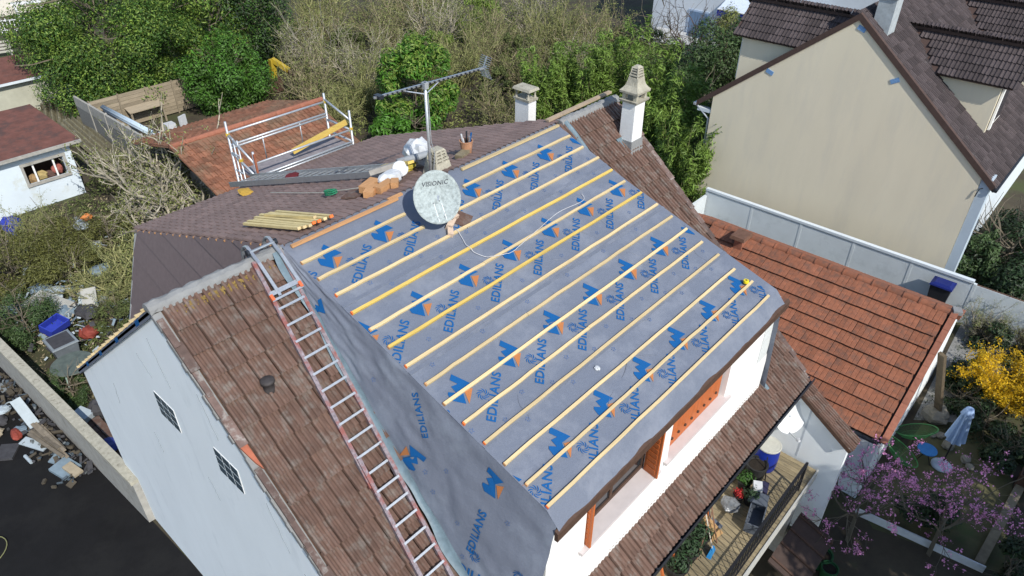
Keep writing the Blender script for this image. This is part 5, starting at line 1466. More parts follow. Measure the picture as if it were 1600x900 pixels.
ob = thing('outbuilding', 'low outbuilding with an old orange tiled roof behind the scaffold', 'outbuilding', (12, 20.5, 0))
old_or = M('old_orange_tile', (0.235, 0.105, 0.062), 0.9, 0.3, 3, 0.3, 30, island=0.25, dirt=(0.185, 0.125, 0.08), dscale=0.4, damt=0.85, dpos=0.46)
OX0, OX1, OYR, OZR = 8.7, 16.0, 20.4, 3.45
MB().box(OX0 + 0.9, OX1 - 0.2, 16.4, 24.2, 0, 1.8).build('wall', M('grey_block_wall', (0.3, 0.28, 0.25), 0.95, 0.2, 4), ob)
for sgn, ye, ze in ((-1, 15.4, 1.85), (1, 24.8, 2.35)):
    t_ = (OZR - ze) / abs(ye - OYR); c_, s_ = 1 / math.hypot(1, t_), t_ / math.hypot(1, t_)
    b = [(OX0, ye, ze - 0.06), (OX1, ye, ze - 0.06), (OX1, OYR, OZR - 0.06), (OX0, OYR, OZR - 0.06)]
    if sgn > 0: b = [b[3], b[2], b[1], b[0]]
    ro = MB().hexa(b, [(x, y, z + 0.05) for x, y, z in b]).build('roof', old_or, ob)
    L = math.hypot(ye - OYR, OZR - ze)
    if sgn < 0:
        sp = tile_spots((OX0, ye, ze), (1, 0, 0), (0, c_, s_), (0, -s_, c_), int((OX1 - OX0) / 0.22), int(L / 0.33), 0.22, 0.33, None, stagger=0, jit=0.015, rng=random.Random(17))
    else:
        sp = tile_spots((OX1, ye, ze), (-1, 0, 0), (0, -c_, s_), (0, s_, c_), int((OX1 - OX0) / 0.22), int(L / 0.33), 0.22, 0.33, None, stagger=0, jit=0.015, rng=random.Random(18))
    merged_tiles('roof_tiles', sp, [(0.0, 0.01), (0.03, 0.045), (0.09, 0.05), (0.13, 0.01), (0.22, 0.0)], 0.22, 0.39, old_or, ro, tail=0.03)
for k in range(18):
    MB().tube([(OX0 + k * 0.43, OYR, OZR - 0.02), (OX0 + k * 0.43 + 0.45, OYR, OZR + 0.0)], [0.13, 0.115], 10).build('ridge_cap', orange_edge, ob)

# corrugated sheets leaning behind the shed
cor_m = M('mossy_corrugated', (0.17, 0.155, 0.10), 0.95, 0.35, 3, 0.4, 20, dirt=(0.42, 0.40, 0.34), dscale=5, damt=0.7, dpos=0.55)
def corrugated(label, x0, y0, x1, y1, w, z0, z1):
    mb = MB(); d = Vector((x1 - x0, y1 - y0, 0)).normalized(); s_ = Vector((-d.y, d.x, 0)); n = 36
    for q in range(2):
        for i in range(n + 1):
            t = i / n
            h = 0.11 * math.sin(t * 2 * math.pi * 5)
            p = (Vector((x0, y0, z0)) if q == 0 else Vector((x1, y1, z1))) + s_ * (w * (t - 0.5)) + Vector((0, 0, h))
            mb.v.append(tuple(p))
    for i in range(n):
        mb.f.append((i, i + 1, n + 2 + i, n + 1 + i))
    o = mb.build('corrugated_sheet', cor_m)
    sm = o.modifiers.new('thick', 'SOLIDIFY'); sm.thickness = 0.02
    tag(o, label, 'sheet')
corrugated('mossy corrugated sheet nearest the slab fence', 8.9, 28.6, 9.3, 35.2, 1.25, 0.25, 0.5)
corrugated('farther mossy corrugated sheet below the brown shed', 8.6, 34.6, 10.2, 39.4, 1.6, 0.2, 0.45)
corrugated('small corrugated sheet behind the white shed roof', 6.9, 33.2, 8.2, 37.0, 1.3, 0.2, 0.4)
kb = sheet('kerb_strip', [(9.35, 28), (10.0, 28), (12.6, 44), (11.7, 44)], 0.008, concrete)

# fence, gate and pallet at the far upper left
ff = thing('picket_fence', 'white metal picket fence with a gate at the far upper left', 'fence', (13.5, 58, 0))
wht = M('white_metal', (0.72, 0.74, 0.76), 0.6, 0.05, 3)
for z in (0.25, 0.95):
    MB().bar((11.5, 59.2, z), (17.5, 56.8, z), 0.05, 0.06).build('rail', wht, ff)
for k in range(27):
    x = 11.5 + k * 0.23
    MB().bar((x, 59.2 - k * 0.092, 0), (x, 59.2 - k * 0.092, 1.1), 0.06, 0.04).build('picket', wht, ff)
ar = thing('garden_arch', 'white timber arch beside the far picket fence', 'arch', (15.4, 57.3, 0))
for x, y in ((14.7, 57.9), (16.2, 57.3)):
    MB().box(x - 0.08, x + 0.08, y - 0.08, y + 0.08, 0, 2.1).build('post', wht, ar)
MB().bar((14.5, 58.0, 2.1), (16.4, 57.2, 2.1), 0.25, 0.15).build('beam', wht, ar)
bn = thing('garden_bench', 'pale slatted bench on the path at the far left', 'bench', (11.2, 52.5, 0))
for k in range(4):
    MB().bar((10.2, 52.4 + 0.02 * k, 0.35 + 0.22 * k), (12.0, 51.9 + 0.02 * k, 0.35 + 0.22 * k), 0.06, 0.14).build('slat', M('pale_slat', (0.42, 0.40, 0.36), 0.9), bn)
for x in (10.3, 11.9):
    MB().box(x - 0.05, x + 0.05, 52.0, 52.4, 0, 1.1).build('leg', concrete, bn)
fh = thing('far_house', 'pale far house wall at the upper left corner', 'house', (12, 66, 0))
MB().box(2, 20, 64, 70, 0, 3.4).build('wall', M('cream_render', (0.66, 0.62, 0.54), 0.9, 0.04, 1), fh)
MB().prism([(1.5, 63.5, 3.4), (1.5, 70.5, 3.4), (1.5, 67, 5.6)], (19, 0, 0)).build('roof', moss_tile, fh)
yt = thing('mini_digger', 'yellow machine arm among the shrubs behind the outbuilding', 'digger', (20.6, 31.2, 0))
ym = M('machine_yellow', (0.40, 0.29, 0.03), 0.5, 0.15, 5)
MB().bar((20.4, 31.6, 0.6), (20.5, 31.5, 2.1), 0.35, 0.3).build('lower_arm', ym, yt)
MB().bar((20.5, 31.5, 2.1), (21.0, 30.6, 1.5), 0.3, 0.25).build('upper_arm', ym, yt)
MB().cbox((21.1, 30.4, 1.2), (0.5, 0.5, 0.5), Matrix.Rotation(0.5, 3, 'X')).build('bucket', dark_wood, yt)
MB().cbox((20.2, 32.2, 0.5), (1.4, 1.6, 0.9)).build('body', dark_wood, yt)

# ------------------------------------------------------------------ concrete wall and rubble at the lower left
bw = thing('boundary_wall', 'long weathered concrete boundary wall running past the white gable', 'wall', (-0.35, 9, 0))
y = 5.9
while y < 20.5:
    L = 2.4
    wxa, wxb = 0.0 - 0.047 * (y - 5.9), 0.0 - 0.047 * (y + L - 5.91)
    MB().hexa([(wxa - 0.10, y, 0), (wxa + 0.10, y, 0), (wxb + 0.10, y + L - 0.01, 0), (wxb - 0.10, y + L - 0.01, 0)], [(wxa - 0.10, y, 1.48), (wxa + 0.10, y, 1.48), (wxb + 0.10, y + L - 0.01, 1.48), (wxb - 0.10, y + L - 0.01, 1.48)]).build('wall_block', concrete, bw)
    MB().hexa([(wxa - 0.14, y, 1.482), (wxa + 0.14, y, 1.482), (wxb + 0.14, y + L - 0.01, 1.482), (wxb - 0.14, y + L - 0.01, 1.482)], [(wxa - 0.14, y, 1.60), (wxa + 0.14, y, 1.60), (wxb + 0.14, y + L - 0.01, 1.60), (wxb - 0.14, y + L - 0.01, 1.60)]).build('coping', lichen_conc, bw)
    y += L
r = random.Random(55)
junk_cols = [M('junk_white', (0.36, 0.42, 0.46), 0.7, 0.1, 5), M('junk_blue_grey', (0.17, 0.23, 0.28), 0.7, 0.15, 5), M('junk_tan', (0.33, 0.28, 0.20), 0.9, 0.2, 5), M('junk_dark', (0.05, 0.05, 0.055), 0.8, 0.3, 5), M('junk_red', (0.22, 0.045, 0.03), 0.7, 0.2, 5), M('junk_blue', (0.03, 0.05, 0.34), 0.5, 0.15, 5)]
def junk(name, label, cat, c, s, rz, tilt, mat):
    m = Matrix.Rotation(rz, 3, 'Z') @ Matrix.Rotation(tilt, 3, 'X')
    lift = abs(math.sin(tilt)) * s[1] / 2 + abs(math.cos(tilt)) * s[2] / 2
    return tag(MB().cbox((c[0], c[1], c[2] + lift), s, m).build(name, mat), label, cat)
junk('pale_panel', 'upright pale blue panel against the concrete wall', 'panel', (-0.85, 12.0, 0), (0.30, 1.1, 0.03), 0.15, 0.9, junk_cols[0])
junk('pale_panel', 'flat pale panel on the yard below the upright one', 'panel', (-1.10, 11.0, 0), (0.28, 0.8, 0.04), 0.5, 0.15, junk_cols[0])
junk('concrete_slab', 'broken grey slab at the near end of the rubble', 'slab', (-0.86, 9.35, 0), (0.55, 0.60, 0.10), 0.3, 0.2, junk_cols[1])
junk('concrete_slab', 'cream slab lying on the broken grey slab', 'slab', (-0.75, 9.05, 0.12), (0.26, 0.55, 0.08), 0.2, 0.1, junk_cols[2])
junk('concrete_slab', 'dark blue grey slab at the edge of the dark yard', 'slab', (-1.75, 11.3, 0), (0.6, 0.5, 0.07), 0.9, 0.05, junk_cols[3])
junk('metal_sheet', 'square blue grey sheet above the near slab', 'sheet', (-0.80, 9.85, 0), (0.45, 0.45, 0.04), 0.6, 0.3, junk_cols[1])
for k in range(6):
    a = (-0.72 - 0.07 * k, 12.2 - 0.15 * k, 0.08 + 0.05 * (k % 3)); b_ = (-0.62 - 0.03 * k, 9.9 - 0.2 * (k % 3), 0.30 + 0.10 * (k % 2))
    tag(MB().bar(a, b_, 0.09, 0.04).build('plank', M('grey_plank', (0.20, 0.17, 0.13), 0.95, 0.3, 5, obj=0.25)), ('plank of the rubble heap closest to the concrete wall', 'second rubble plank from the concrete wall', 'third rubble plank from the concrete wall', 'fourth rubble plank from the concrete wall', 'fifth rubble plank from the concrete wall', 'outermost rubble plank on the yard side')[k], 'plank', 'planks along the concrete wall')
tag(crumple('red_bag', (-1.32, 11.75, 0.14), 0.14, 0.26, 0.13, junk_cols[4], 61), 'crumpled red bag in the rubble by the wall', 'bag')
tag(MB().tube([(-1.45, 10.75, 0.05), (-1.42, 10.35, 0.05)], 0.05, 10).build('white_tube', junk_cols[0]), 'short white tube alone on the dark yard', 'tube')
tag(MB().tube([(-0.98 + 0.16 * math.cos(t), 12.9 + 0.2 * math.sin(t), 0.25 + 0.05 * t) for t in np.linspace(0, 4, 14)], 0.02, 6).build('white_hose', junk_cols[0]), 'curl of white hose above the upright pale panel', 'hose')
for k in range(5):
    tag(crumple('rubble_piece', (-1.2 - 0.25 * (k % 3), 13.2 - 0.45 * k + (2.2 if k > 3 else 0), 0.10), 0.20, 0.22, 0.12, junk_cols[(0, 3, 2, 1, 3)[k]], 70 + k), ('whitish rubble lump at the far end of the yard heap', 'black rubble lump beside the white hose', 'tan rubble lump in the middle of the heap', 'grey rubble lump near the red bag', 'dark lump at the far left edge of the heap')[k], 'rubble')
tag(MB().tube([(-3.4 + 0.35 * math.cos(t) * (1 + 0.1 * t), 8.0 + 0.5 * math.sin(t), 0.02 + 0.01 * t) for t in np.linspace(0, 9, 40)], 0.012, 6).build('garden_hose', M('olive_hose', (0.20, 0.20, 0.09), 0.7)), 'thin olive hose curled on the dark yard', 'hose')
# between the wall and the house
for q in range(3):
    for k in range(7):
        if q == 2 and k > 3: continue
        lb = '%s brown tile, %s from the far end, behind the concrete wall' % (('lowest', 'middle', 'upper')[q], ('first', 'second', 'third', 'fourth', 'fifth', 'sixth', 'seventh')[k])
        tag(MB().cbox((0.02 + 0.24 * q + 0.01 * k, 10.35 - 0.32 * k, 0.12 + 0.05 * q), (0.23, 0.30, 0.22 - 0.02 * (k % 3)), Matrix.Rotation(0.03 * k, 3, 'Z')).build('stacked_tile', brown_tile), lb, 'tile', 'brown tiles stacked behind the concrete wall')
junk('cardboard_sheet', 'lilac sheet leaning behind the concrete wall', 'sheet', (0.02, 11.2, 0.3), (0.3, 0.45, 0.03), 0.3, 0.5, M('lilac', (0.34, 0.34, 0.52), 0.8))
junk('white_box', 'white box on the stacked brown tiles', 'box', (0.30, 10.75, 0.28), (0.36, 0.5, 0.2), 0.4, 0.15, junk_cols[0])
tag(crumple('blue_sheet', (0.28, 9.0, 0.36), 0.28, 0.34, 0.08, M('navy_plastic', (0.03, 0.045, 0.22), 0.5, 0.2, 6, 0.4, 12), 81), 'crumpled navy plastic sheet on the stacked tiles', 'sheet')
tag(crumple('black_sack', (0.72, 10.75, 0.35), 0.26, 0.3, 0.28, junk_cols[3], 82), 'black sack beside the white gable corner', 'sack')

# junk heap in the overgrown garden on the left
hb = thing('grey_bin', 'grey open-topped bin in the junk heap behind the gable', 'bin', (1.15, 14.3, 0))
mb = MB(); frustum(mb, 1.15, 14.4, 0, 0.75, 0.30, 0.32, 0.38, 0.42); mb.build('body', M('bin_grey', (0.13, 0.15, 0.17), 0.6, 0.2, 6), hb)
mb = MB(); frustum(mb, 1.15, 14.4, 0.751, 0.80, 0.42, 0.46, 0.40, 0.44); mb.build('rim', M('bin_rim', (0.20, 0.23, 0.25), 0.6), hb)
mb = MB(); frustum(mb, 1.15, 14.4, 0.80, 0.812, 0.33, 0.37, 0.33, 0.37); mb.build('contents', junk_cols[3], hb)
rt = thing('round_table_top', 'round glass garden table tipped behind the roof verge', 'table', (1.0, 12.9, 0))
MB().lathe([(0.0, 0.70), (0.62, 0.70), (0.64, 0.715), (0.62, 0.73), (0.0, 0.73)], (0.95, 13.0, 0), 32, cap=False).build('top', M('mossy_glass', (0.10, 0.12, 0.10), 0.3, 0.3, 6), rt)
for t in (0.5, 2.1, 3.7, 5.2):
    MB().bar((0.95 + 0.45 * math.cos(t), 13.0 + 0.45 * math.sin(t), 0), (0.95 + 0.4 * math.cos(t), 13.0 + 0.4 * math.sin(t), 0.70), 0.04, 0.04).build('leg', M('mint_metal', (0.3, 0.42, 0.38), 0.6), rt)
bc_ = thing('blue_crate', 'bright blue plastic crate tipped over in the junk heap', 'crate', (1.35, 15.6, 0))
m = Matrix.Rotation(0.4, 3, 'Z') @ Matrix.Rotation(0.3, 3, 'X')
for c_, s_ in (((0, 0, 0), (0.75, 0.5, 0.04)), ((0, 0.25, 0.14), (0.75, 0.04, 0.28)), ((0, -0.25, 0.14), (0.75, 0.04, 0.28)), ((0.37, 0, 0.14), (0.04, 0.5, 0.28)), ((-0.37, 0, 0.14), (0.04, 0.5, 0.28))):
    MB().cbox(Vector((1.35, 15.6, 0.55)) + m @ Vector(c_), s_, m).build('panel', junk_cols[5], bc_)
junk('cement_board', 'large pale board lying across the junk heap', 'board', (1.75, 17.2, 0.35), (1.0, 1.5, 0.03), 0.5, 0.25, M('pale_board', (0.36, 0.36, 0.33), 0.9, 0.2, 3))
junk('cement_board', 'smaller pale board at the right of the heap', 'board', (2.9, 16.6, 0.30), (0.5, 0.9, 0.03), -0.4, 0.45, M('pale_board', (0.36, 0.36, 0.33)))
hs = [('white torn sack at the top of the junk heap', 2.3, 18.3, 0), ('blue white bag at the far side of the junk heap', 2.0, 18.9, 1), ('grey bundle at the left of the pale board', 0.8, 18.2, 1), ('white wrinkled bag near the tile-hung cheek', 3.3, 17.6, 0),
      ('white lump halfway up the brambles', 4.6, 20.6, 0), ('mint rag in the middle of the junk heap', 1.9, 16.9, 1), ('rust lump beside the grey bin', 2.1, 14.9, 4), ('dark bundle under the smaller pale board', 2.6, 16.2, 3), ('grey bag by the brambles at right', 4.1, 18.6, 1), ('pale bundle in front of the shed wall', 5.0, 22.8, 0)]
for k, (lb, x, y, c_) in enumerate(hs):
    tag(crumple('refuse_bag', (x, y, 0.30), 0.30 + 0.1 * (k % 3), 0.36 + 0.10 * (k % 2), 0.17, junk_cols[c_], 90 + k), lb, 'bag')
tag(crumple('blue_bag', (2.95, 24.6, 0.45), 0.4, 0.3, 0.45, junk_cols[5], 120), 'pair of bright blue bags at the left edge by the shed', 'bag')
tag(crumple('orange_bag', (5.5, 23.4, 0.25), 0.25, 0.2, 0.16, M('orange_plastic', (0.55, 0.20, 0.06), 0.7), 121), 'orange bag lying before the shed corner', 'bag')

# ------------------------------------------------------------------ garden at the lower right
par = thing('closed_parasol', 'closed shade-tinted blue parasol on a round base in the garden', 'parasol', (16.1, -9.09, 0))
MB().lathe([(0.0, 0.0), (0.27, 0.0), (0.28, 0.04), (0.20, 0.07), (0.06, 0.10), (0.04, 0.22), (0.0, 0.22)], (16.1, -9.09, 0.004), 24, cap=False).build('base', M('pale_base', (0.45, 0.52, 0.62), 0.7), par, smooth=True)
MB().tube([(16.1, -9.09, 0.2), (16.1, -9.09, 2.25)], 0.022, 8).build('pole', iron, par)
mb = MB(); N = 40
prof = [(0.10, 2.28, 0.0), (0.13, 2.16, 0.02), (0.15, 2.05, 0.03), (0.12, 2.0, 0.03), (0.15, 1.7, 0.05), (0.18, 1.4, 0.07), (0.21, 1.08, 0.09)]
for rr_, z, am in prof:
    for j in range(N):
        t = 2 * math.pi * j / N
        q = rr_ + am * math.cos(t * 8) * 0.7
        mb.v.append((16.1 + q * math.cos(t), -9.09 + q * math.sin(t), z + (0.03 * math.cos(t * 8) if z < 1.2 else 0)))
for i in range(len(prof) - 1):
    for j in range(N):
        mb.f.append((i * N + j, i * N + (j + 1) % N, (i + 1) * N + (j + 1) % N, (i + 1) * N + j))
mb.f.append(tuple(range(N)))
mb.build('canopy', M('shade_blue_canvas', (0.26, 0.37, 0.56), 0.85, 0.1, 4, 0.3, 20), par, smooth=True)  # canvas blued and darkened, its shade put into the colour
green_m = M('green_wire', (0.05, 0.20, 0.06), 0.5, 0.1, 5)
def acapulco(label, x, y, rz):
    t = thing('wire_chair', label, 'chair', (x, y, 0))
    R3 = Matrix.Rotation(rz, 3, 'Z')
    rim, hub = [], []
    for k in range(41):
        a = 2 * math.pi * k / 40
        p = Vector((0.42 * math.cos(a), 0.50 * math.sin(a), 0.62 + 0.34 * math.sin(a)))
        rim.append(Vector((x, y, 0)) + R3 @ p)
    MB().tube(rim, 0.016, 6).build('rim', green_m, t, smooth=True)
    mb = MB()
    c0 = Vector((x, y, 0)) + R3 @ Vector((0, 0.02, 0.33))
    ring = {0.35: [], 0.65: [], 0.85: []}
    for k in range(80):
        a = 2 * math.pi * k / 80
        q = c0 + R3 @ Vector((0.05 * math.cos(a), 0.05 * math.sin(a), 0.0))
        e = rim[k // 2].lerp(rim[min(k // 2 + 1, 40)], (k % 2) * 0.5)
        pt = lambda t: e.lerp(q, t) - Vector((0, 0, 0.42 * t * (1 - t)))
        mb.tube([pt(0), pt(0.35), pt(0.65), pt(0.85), pt(1)], 0.0035, 4, cap=False)
        for tt in ring: ring[tt].append(pt(tt))
    for tt in ring:
        mb.tube(ring[tt] + ring[tt][:1], 0.0035, 4, cap=False)
    mb.build('cords', green_m, t)
    MB().tube([c0 + Vector((0.10 * math.cos(a), 0.10 * math.sin(a), 0)) for a in np.linspace(0, 2 * math.pi, 20)], 0.008, 5).build('seat_ring', green_m, t)
    for a in (0.5, 2.6, 4.7):
        MB().tube([c0, Vector((x + 0.30 * math.cos(a + rz), y + 0.30 * math.sin(a + rz), 0.01))], 0.012, 6).build('leg', iron, t)
acapulco('green wire chair farther from the house, beside the blue table', 16.35, -8.15, 2.9)
acapulco('green wire chair nearest the garage wall', 15.2, -8.12, 0.5)
tb = thing('garden_table', 'small round bright blue table between the green wire chairs', 'table', (15.95, -8.62, 0))
MB().lathe([(0.0, 0.45), (0.26, 0.45), (0.265, 0.46), (0.26, 0.475), (0.0, 0.475)], (15.95, -8.62, 0), 24, cap=False).build('top', M('blue_table', (0.03, 0.16, 0.42), 0.5, 0.15, 12), tb)
for a in (0.3, 2.4, 4.5):
    MB().tube([(15.95, -8.62, 0.45), (15.95 + 0.22 * math.cos(a), -8.62 + 0.22 * math.sin(a), 0)], 0.012, 6).build('leg', iron, tb)
stone_m = M('garden_stone', (0.20, 0.185, 0.15), 0.95, 0.3, 4, 0.4, 20)
for k, (x, y, q) in enumerate(((17.95, -8.35, 0.42), (17.3, -8.72, 0.14), (17.55, -8.95, 0.12), (17.0, -9.02, 0.20), (17.75, -9.1, 0.10), (16.75, -9.55, 0.16), (16.55, -9.72, 0.13), (17.15, -8.55, 0.10))):
    tag(crumple('border_stone', (x, y, q * 0.5), q, q * 0.85, q * 0.6, stone_m, 130 + k), ('big mossy boulder at the garage end of the flower bed', 'pale stone right below the big boulder', 'small round stone in the dark bed', 'flat pale stone midway along the bed edge', 'tiny stone among the bed plants', 'pale stone beside the parasol canopy', 'last pale stone of the bed edge past the parasol', 'little white stone close to the garage')[k], 'stone')
ed = thing('garden_edging', 'pale straight metal edging strip crossing the garden under the pink tree', 'edging', (13, -9, 0))
MB().bar((12.75, -7.85, 0.12), (13.12, -10.9, 0.12), 0.04, 0.24).build('strip', M('pale_edging', (0.55, 0.58, 0.60), 0.7), ed)
wd = thing('timber_sleeper', 'old timber sleeper edging the lawn at the lower right', 'sleeper', (15, -10.8, 0))
MB().bar((13.2, -10.75, 0.10), (16.6, -10.95, 0.10), 0.22, 0.18).build('beam', M('old_sleeper', (0.17, 0.145, 0.10), 0.95, 0.3, 5), wd)
lamp = thing('garden_planter', 'dark square planter box on a post at the right edge', 'planter', (16.9, -11.05, 0))
MB().box(16.6, 17.1, -11.30, -10.82, 0, 0.55).build('box', dark_wood, lamp)
MB().box(16.64, 17.06, -11.26, -10.86, 0.551, 0.57).build('soil', M('potting_soil', (0.02, 0.016, 0.012)), lamp)
for k, (x, y, q) in enumerate(((10.6, -7.75, 0.26), (10.35, -8.05, 0.20))):
    t = pot('garden_pot', ('larger green garden pot below the side wall', 'smaller green garden pot below the side wall')[k], x, y, q * 0.8, q, 0.42, M('dark_green_plastic', (0.015, 0.07, 0.025), 0.6), z=0.0)
pg = thing('pergola_roof', 'dark brown boarded lean-to roof below the terrace', 'lean-to', (10.0, -6.6, 0))
b = [(8.9, -7.85, 0.85), (10.75, -7.85, 0.85), (10.75, -6.95, 1.15), (8.9, -6.95, 1.15)]
pr_ = MB().hexa(b, [(x, y, z + 0.05) for x, y, z in b]).build('roof', M('dark_boards', (0.065, 0.045, 0.038), 0.9, 0.2, 6), pg)
for k in range(4):
    x = 9.05 + k * 0.52
    MB().bar((x, -7.87, 0.92), (x, -6.96, 1.22), 0.05, 0.04).build('batten', dark_wood, pr_)
for x in (9.0, 10.65):
    MB().box(x - 0.05, x + 0.05, -7.8, -7.7, 0, 0.86).build('post', dark_wood, pg)

# ------------------------------------------------------------------ vegetation
def leafm(name, col, isl=0.45, trans=0.25, rough=0.5):
    return M(name, col, rough, 0.3, 0.6, 0, island=isl, spec=0.35, trans=trans)
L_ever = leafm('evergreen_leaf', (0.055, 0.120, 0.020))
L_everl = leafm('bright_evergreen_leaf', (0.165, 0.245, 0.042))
L_laurel = leafm('laurel_leaf', (0.075, 0.190, 0.022))
L_bamboo = leafm('bamboo_leaf', (0.165, 0.260, 0.050), 0.5, 0.3)
L_conif = leafm('yellowish_conifer', (0.120, 0.125, 0.035), 0.5, 0.2)
L_thuja = leafm('thuja_green', (0.055, 0.095, 0.030), 0.5, 0.15)
L_dark = leafm('dark_hedge_leaf', (0.018, 0.038, 0.012), 0.6, 0.1)
L_fors = leafm('forsythia_flower', (0.62, 0.40, 0.012), 0.35, 0.3, 0.7)
L_pink = leafm('pink_blossom', (0.75, 0.33, 0.58), 0.35, 0.3, 0.7)
L_olive = leafm('olive_bud', (0.190, 0.215, 0.070), 0.45, 0.2, 0.8)
L_weed = leafm('weed_leaf', (0.100, 0.125, 0.040), 0.55, 0.2, 0.8)
bark = M('grey_bark', (0.16, 0.135, 0.10), 0.95, 0.3, 8, 0.4, 40)
bark_tan = M('tan_twig', (0.245, 0.210, 0.130), 0.95, 0.25, 3, 0, island=0.4)
bark_grey = M('grey_twig', (0.33, 0.30, 0.235), 0.95, 0.3, 3, 0, island=0.35)
bark_olive = M('olive_twig', (0.250, 0.245, 0.110), 0.95, 0.3, 3, 0, island=0.4)
bark_dark = M('dark_twig', (0.085, 0.065, 0.055), 0.95, 0.3, 3, 0, island=0.35)

def seg_mesh(name, segs):
    """segments (p0, p1, r0, r1) as three-sided tapered prisms"""
    A = np.array([s[0] for s in segs], float); B = np.array([s[1] for s in segs], float)
    r0 = np.array([s[2] for s in segs])[:, None]; r1 = np.array([s[3] for s in segs])[:, None]
    D = B - A; D /= np.linalg.norm(D, axis=1, keepdims=True) + 1e-9
    ref = np.where(np.abs(D[:, 2:3]) < 0.9, np.array([[0, 0, 1.0]]), np.array([[1.0, 0, 0]]))
    U_ = np.cross(D, ref); U_ /= np.linalg.norm(U_, axis=1, keepdims=True) + 1e-9
    V_ = np.cross(D, U_)
    out = []
    for P, r in ((A, r0), (B, r1)):
        for k in range(3):
            a = 2 * math.pi * k / 3
            out.append(P + r * (U_ * math.cos(a) + V_ * math.sin(a)))
    Vv = np.stack(out, 1).reshape(-1, 3)
    n = len(segs)
    base = (np.arange(n) * 6)[:, None]
    F = np.concatenate([base + np.array([[k, (k + 1) % 3, 3 + (k + 1) % 3, 3 + k]]) for k in range(3)], 0)
    return np_mesh(name, Vv, F)

def branch(segs, tips, p, d, L, r, depth, rg, bend=0.25, up=0.08, kids=(3, 5), shrink=0.62, spread=0.8, nseg=5):
    p = np.array(p, float); d = np.array(d, float)
    pts = [p]
    for i in range(nseg):
        d = d + rg.normal(size=3) * bend * 0.5 + np.array([0, 0, up])
        d /= np.linalg.norm(d)
        q = p + d * L / nseg
        segs.append((p, q, r * (1 - 0.55 * i / nseg), r * (1 - 0.55 * (i + 1) / nseg)))
        p = q
        pts.append(p)
        if depth == 0 or (depth == 1 and i > 1):
            tips.append(p)
    if depth > 0:
        for k in range(rg.randint(kids[0], kids[1] + 1)):
            i = rg.randint(1, nseg + 1)
            dd = d + rg.normal(size=3) * spread
            dd /= np.linalg.norm(dd)
            branch(segs, tips, pts[i], dd, L * shrink * (0.7 + 0.5 * rg.rand()), max(r * 0.5, 0.004), depth - 1, rg, bend, up, kids, shrink, spread, max(3, nseg - 1))

def clumps(c, R3, n, seed, k=0.36, flat=1.0):
    """clump ellipsoids that fill a crown of radii R3"""
    rg = np.random.RandomState(seed)
    res = []
    for _ in range(n):
        d = rg.normal(size=3); d /= np.linalg.norm(d)
        q = 0.45 + 0.50 * rg.rand() ** 0.5
        s_ = k * (0.45 + 0.85 * rg.rand())
        res.append((c[0] + d[0] * R3[0] * q, c[1] + d[1] * R3[1] * q, c[2] + d[2] * R3[2] * q, R3[0] * s_, R3[1] * s_, R3[2] * s_ * flat))
    return res

def tree(name, label, base, c, R3, ncl, nleaf, size, mat, seed, cat='tree', trunk_r=0.16, group=None, aspect=0.42, k=0.36, mat2=None, shell=0.45):
    t = thing(name, label, cat, base, group)
    rg = np.random.RandomState(seed)
    segs, tips = [], []
    top = np.array([c[0], c[1], c[2] + R3[2] * 0.3])
    b0 = np.array(base, float)
    d = top - b0
    n = 6
    prev = b0
    for i in range(n):
        q = b0 + d * (i + 1) / n + rg.normal(size=3) * 0.05 * np.linalg.norm(d) * 0.3
        segs.append((prev, q, trunk_r * (1 - 0.75 * i / n), trunk_r * (1 - 0.75 * (i + 1) / n)))
        for _ in range(3 if i > 0 else 0):
            dd = rg.normal(size=3); dd[2] = abs(dd[2]) * 0.6; dd /= np.linalg.norm(dd)
            branch(segs, tips, q, dd, max(R3[:2]) * 0.7, trunk_r * 0.35, 1, rg, nseg=4)
        prev = q
    link('trunk', seg_mesh('trunk', segs), bark, t)
    cl = clumps(c, R3, ncl, seed, k)
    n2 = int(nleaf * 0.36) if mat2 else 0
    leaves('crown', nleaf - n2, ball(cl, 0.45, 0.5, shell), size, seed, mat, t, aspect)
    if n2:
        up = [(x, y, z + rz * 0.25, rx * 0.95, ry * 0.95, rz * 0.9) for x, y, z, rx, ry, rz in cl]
        leaves('highlight_leaves', n2, ball(up, 0.4, 0.7, 0.25), size, seed + 1, mat2, t, aspect)  # lighter tone on most clump tops, sun highlights put into the colour
    return t

# evergreen trees and laurels at the back
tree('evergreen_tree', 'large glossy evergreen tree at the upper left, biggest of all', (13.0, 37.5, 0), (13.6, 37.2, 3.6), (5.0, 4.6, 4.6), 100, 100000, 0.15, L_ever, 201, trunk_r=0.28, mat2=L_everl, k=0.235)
tree('evergreen_shrub', 'rounded dark laurel at the right end of the timber fence', (17.3, 31.6, 0), (17.4, 31.4, 1.9), (2.3, 2.1, 2.2), 36, 20000, 0.18, L_ever, 202, 'shrub', 0.1, mat2=L_laurel)
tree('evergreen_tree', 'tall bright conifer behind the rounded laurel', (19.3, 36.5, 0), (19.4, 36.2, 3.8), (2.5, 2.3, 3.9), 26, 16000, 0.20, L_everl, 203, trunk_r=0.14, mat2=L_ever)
tree('evergreen_tree', 'dark conifer standing left of the bare thicket', (22.6, 38.0, 0), (22.6, 37.6, 3.6), (2.5, 2.4, 3.9), 26, 15000, 0.20, L_dark, 204, trunk_r=0.14, mat2=L_ever)
tree('evergreen_tree', 'green treetop at the top edge right of the big evergreen', (24.5, 45.5, 0), (24.5, 45.0, 3.5), (3.6, 3.2, 3.6), 26, 14000, 0.22, L_ever, 205, trunk_r=0.15, mat2=L_everl)
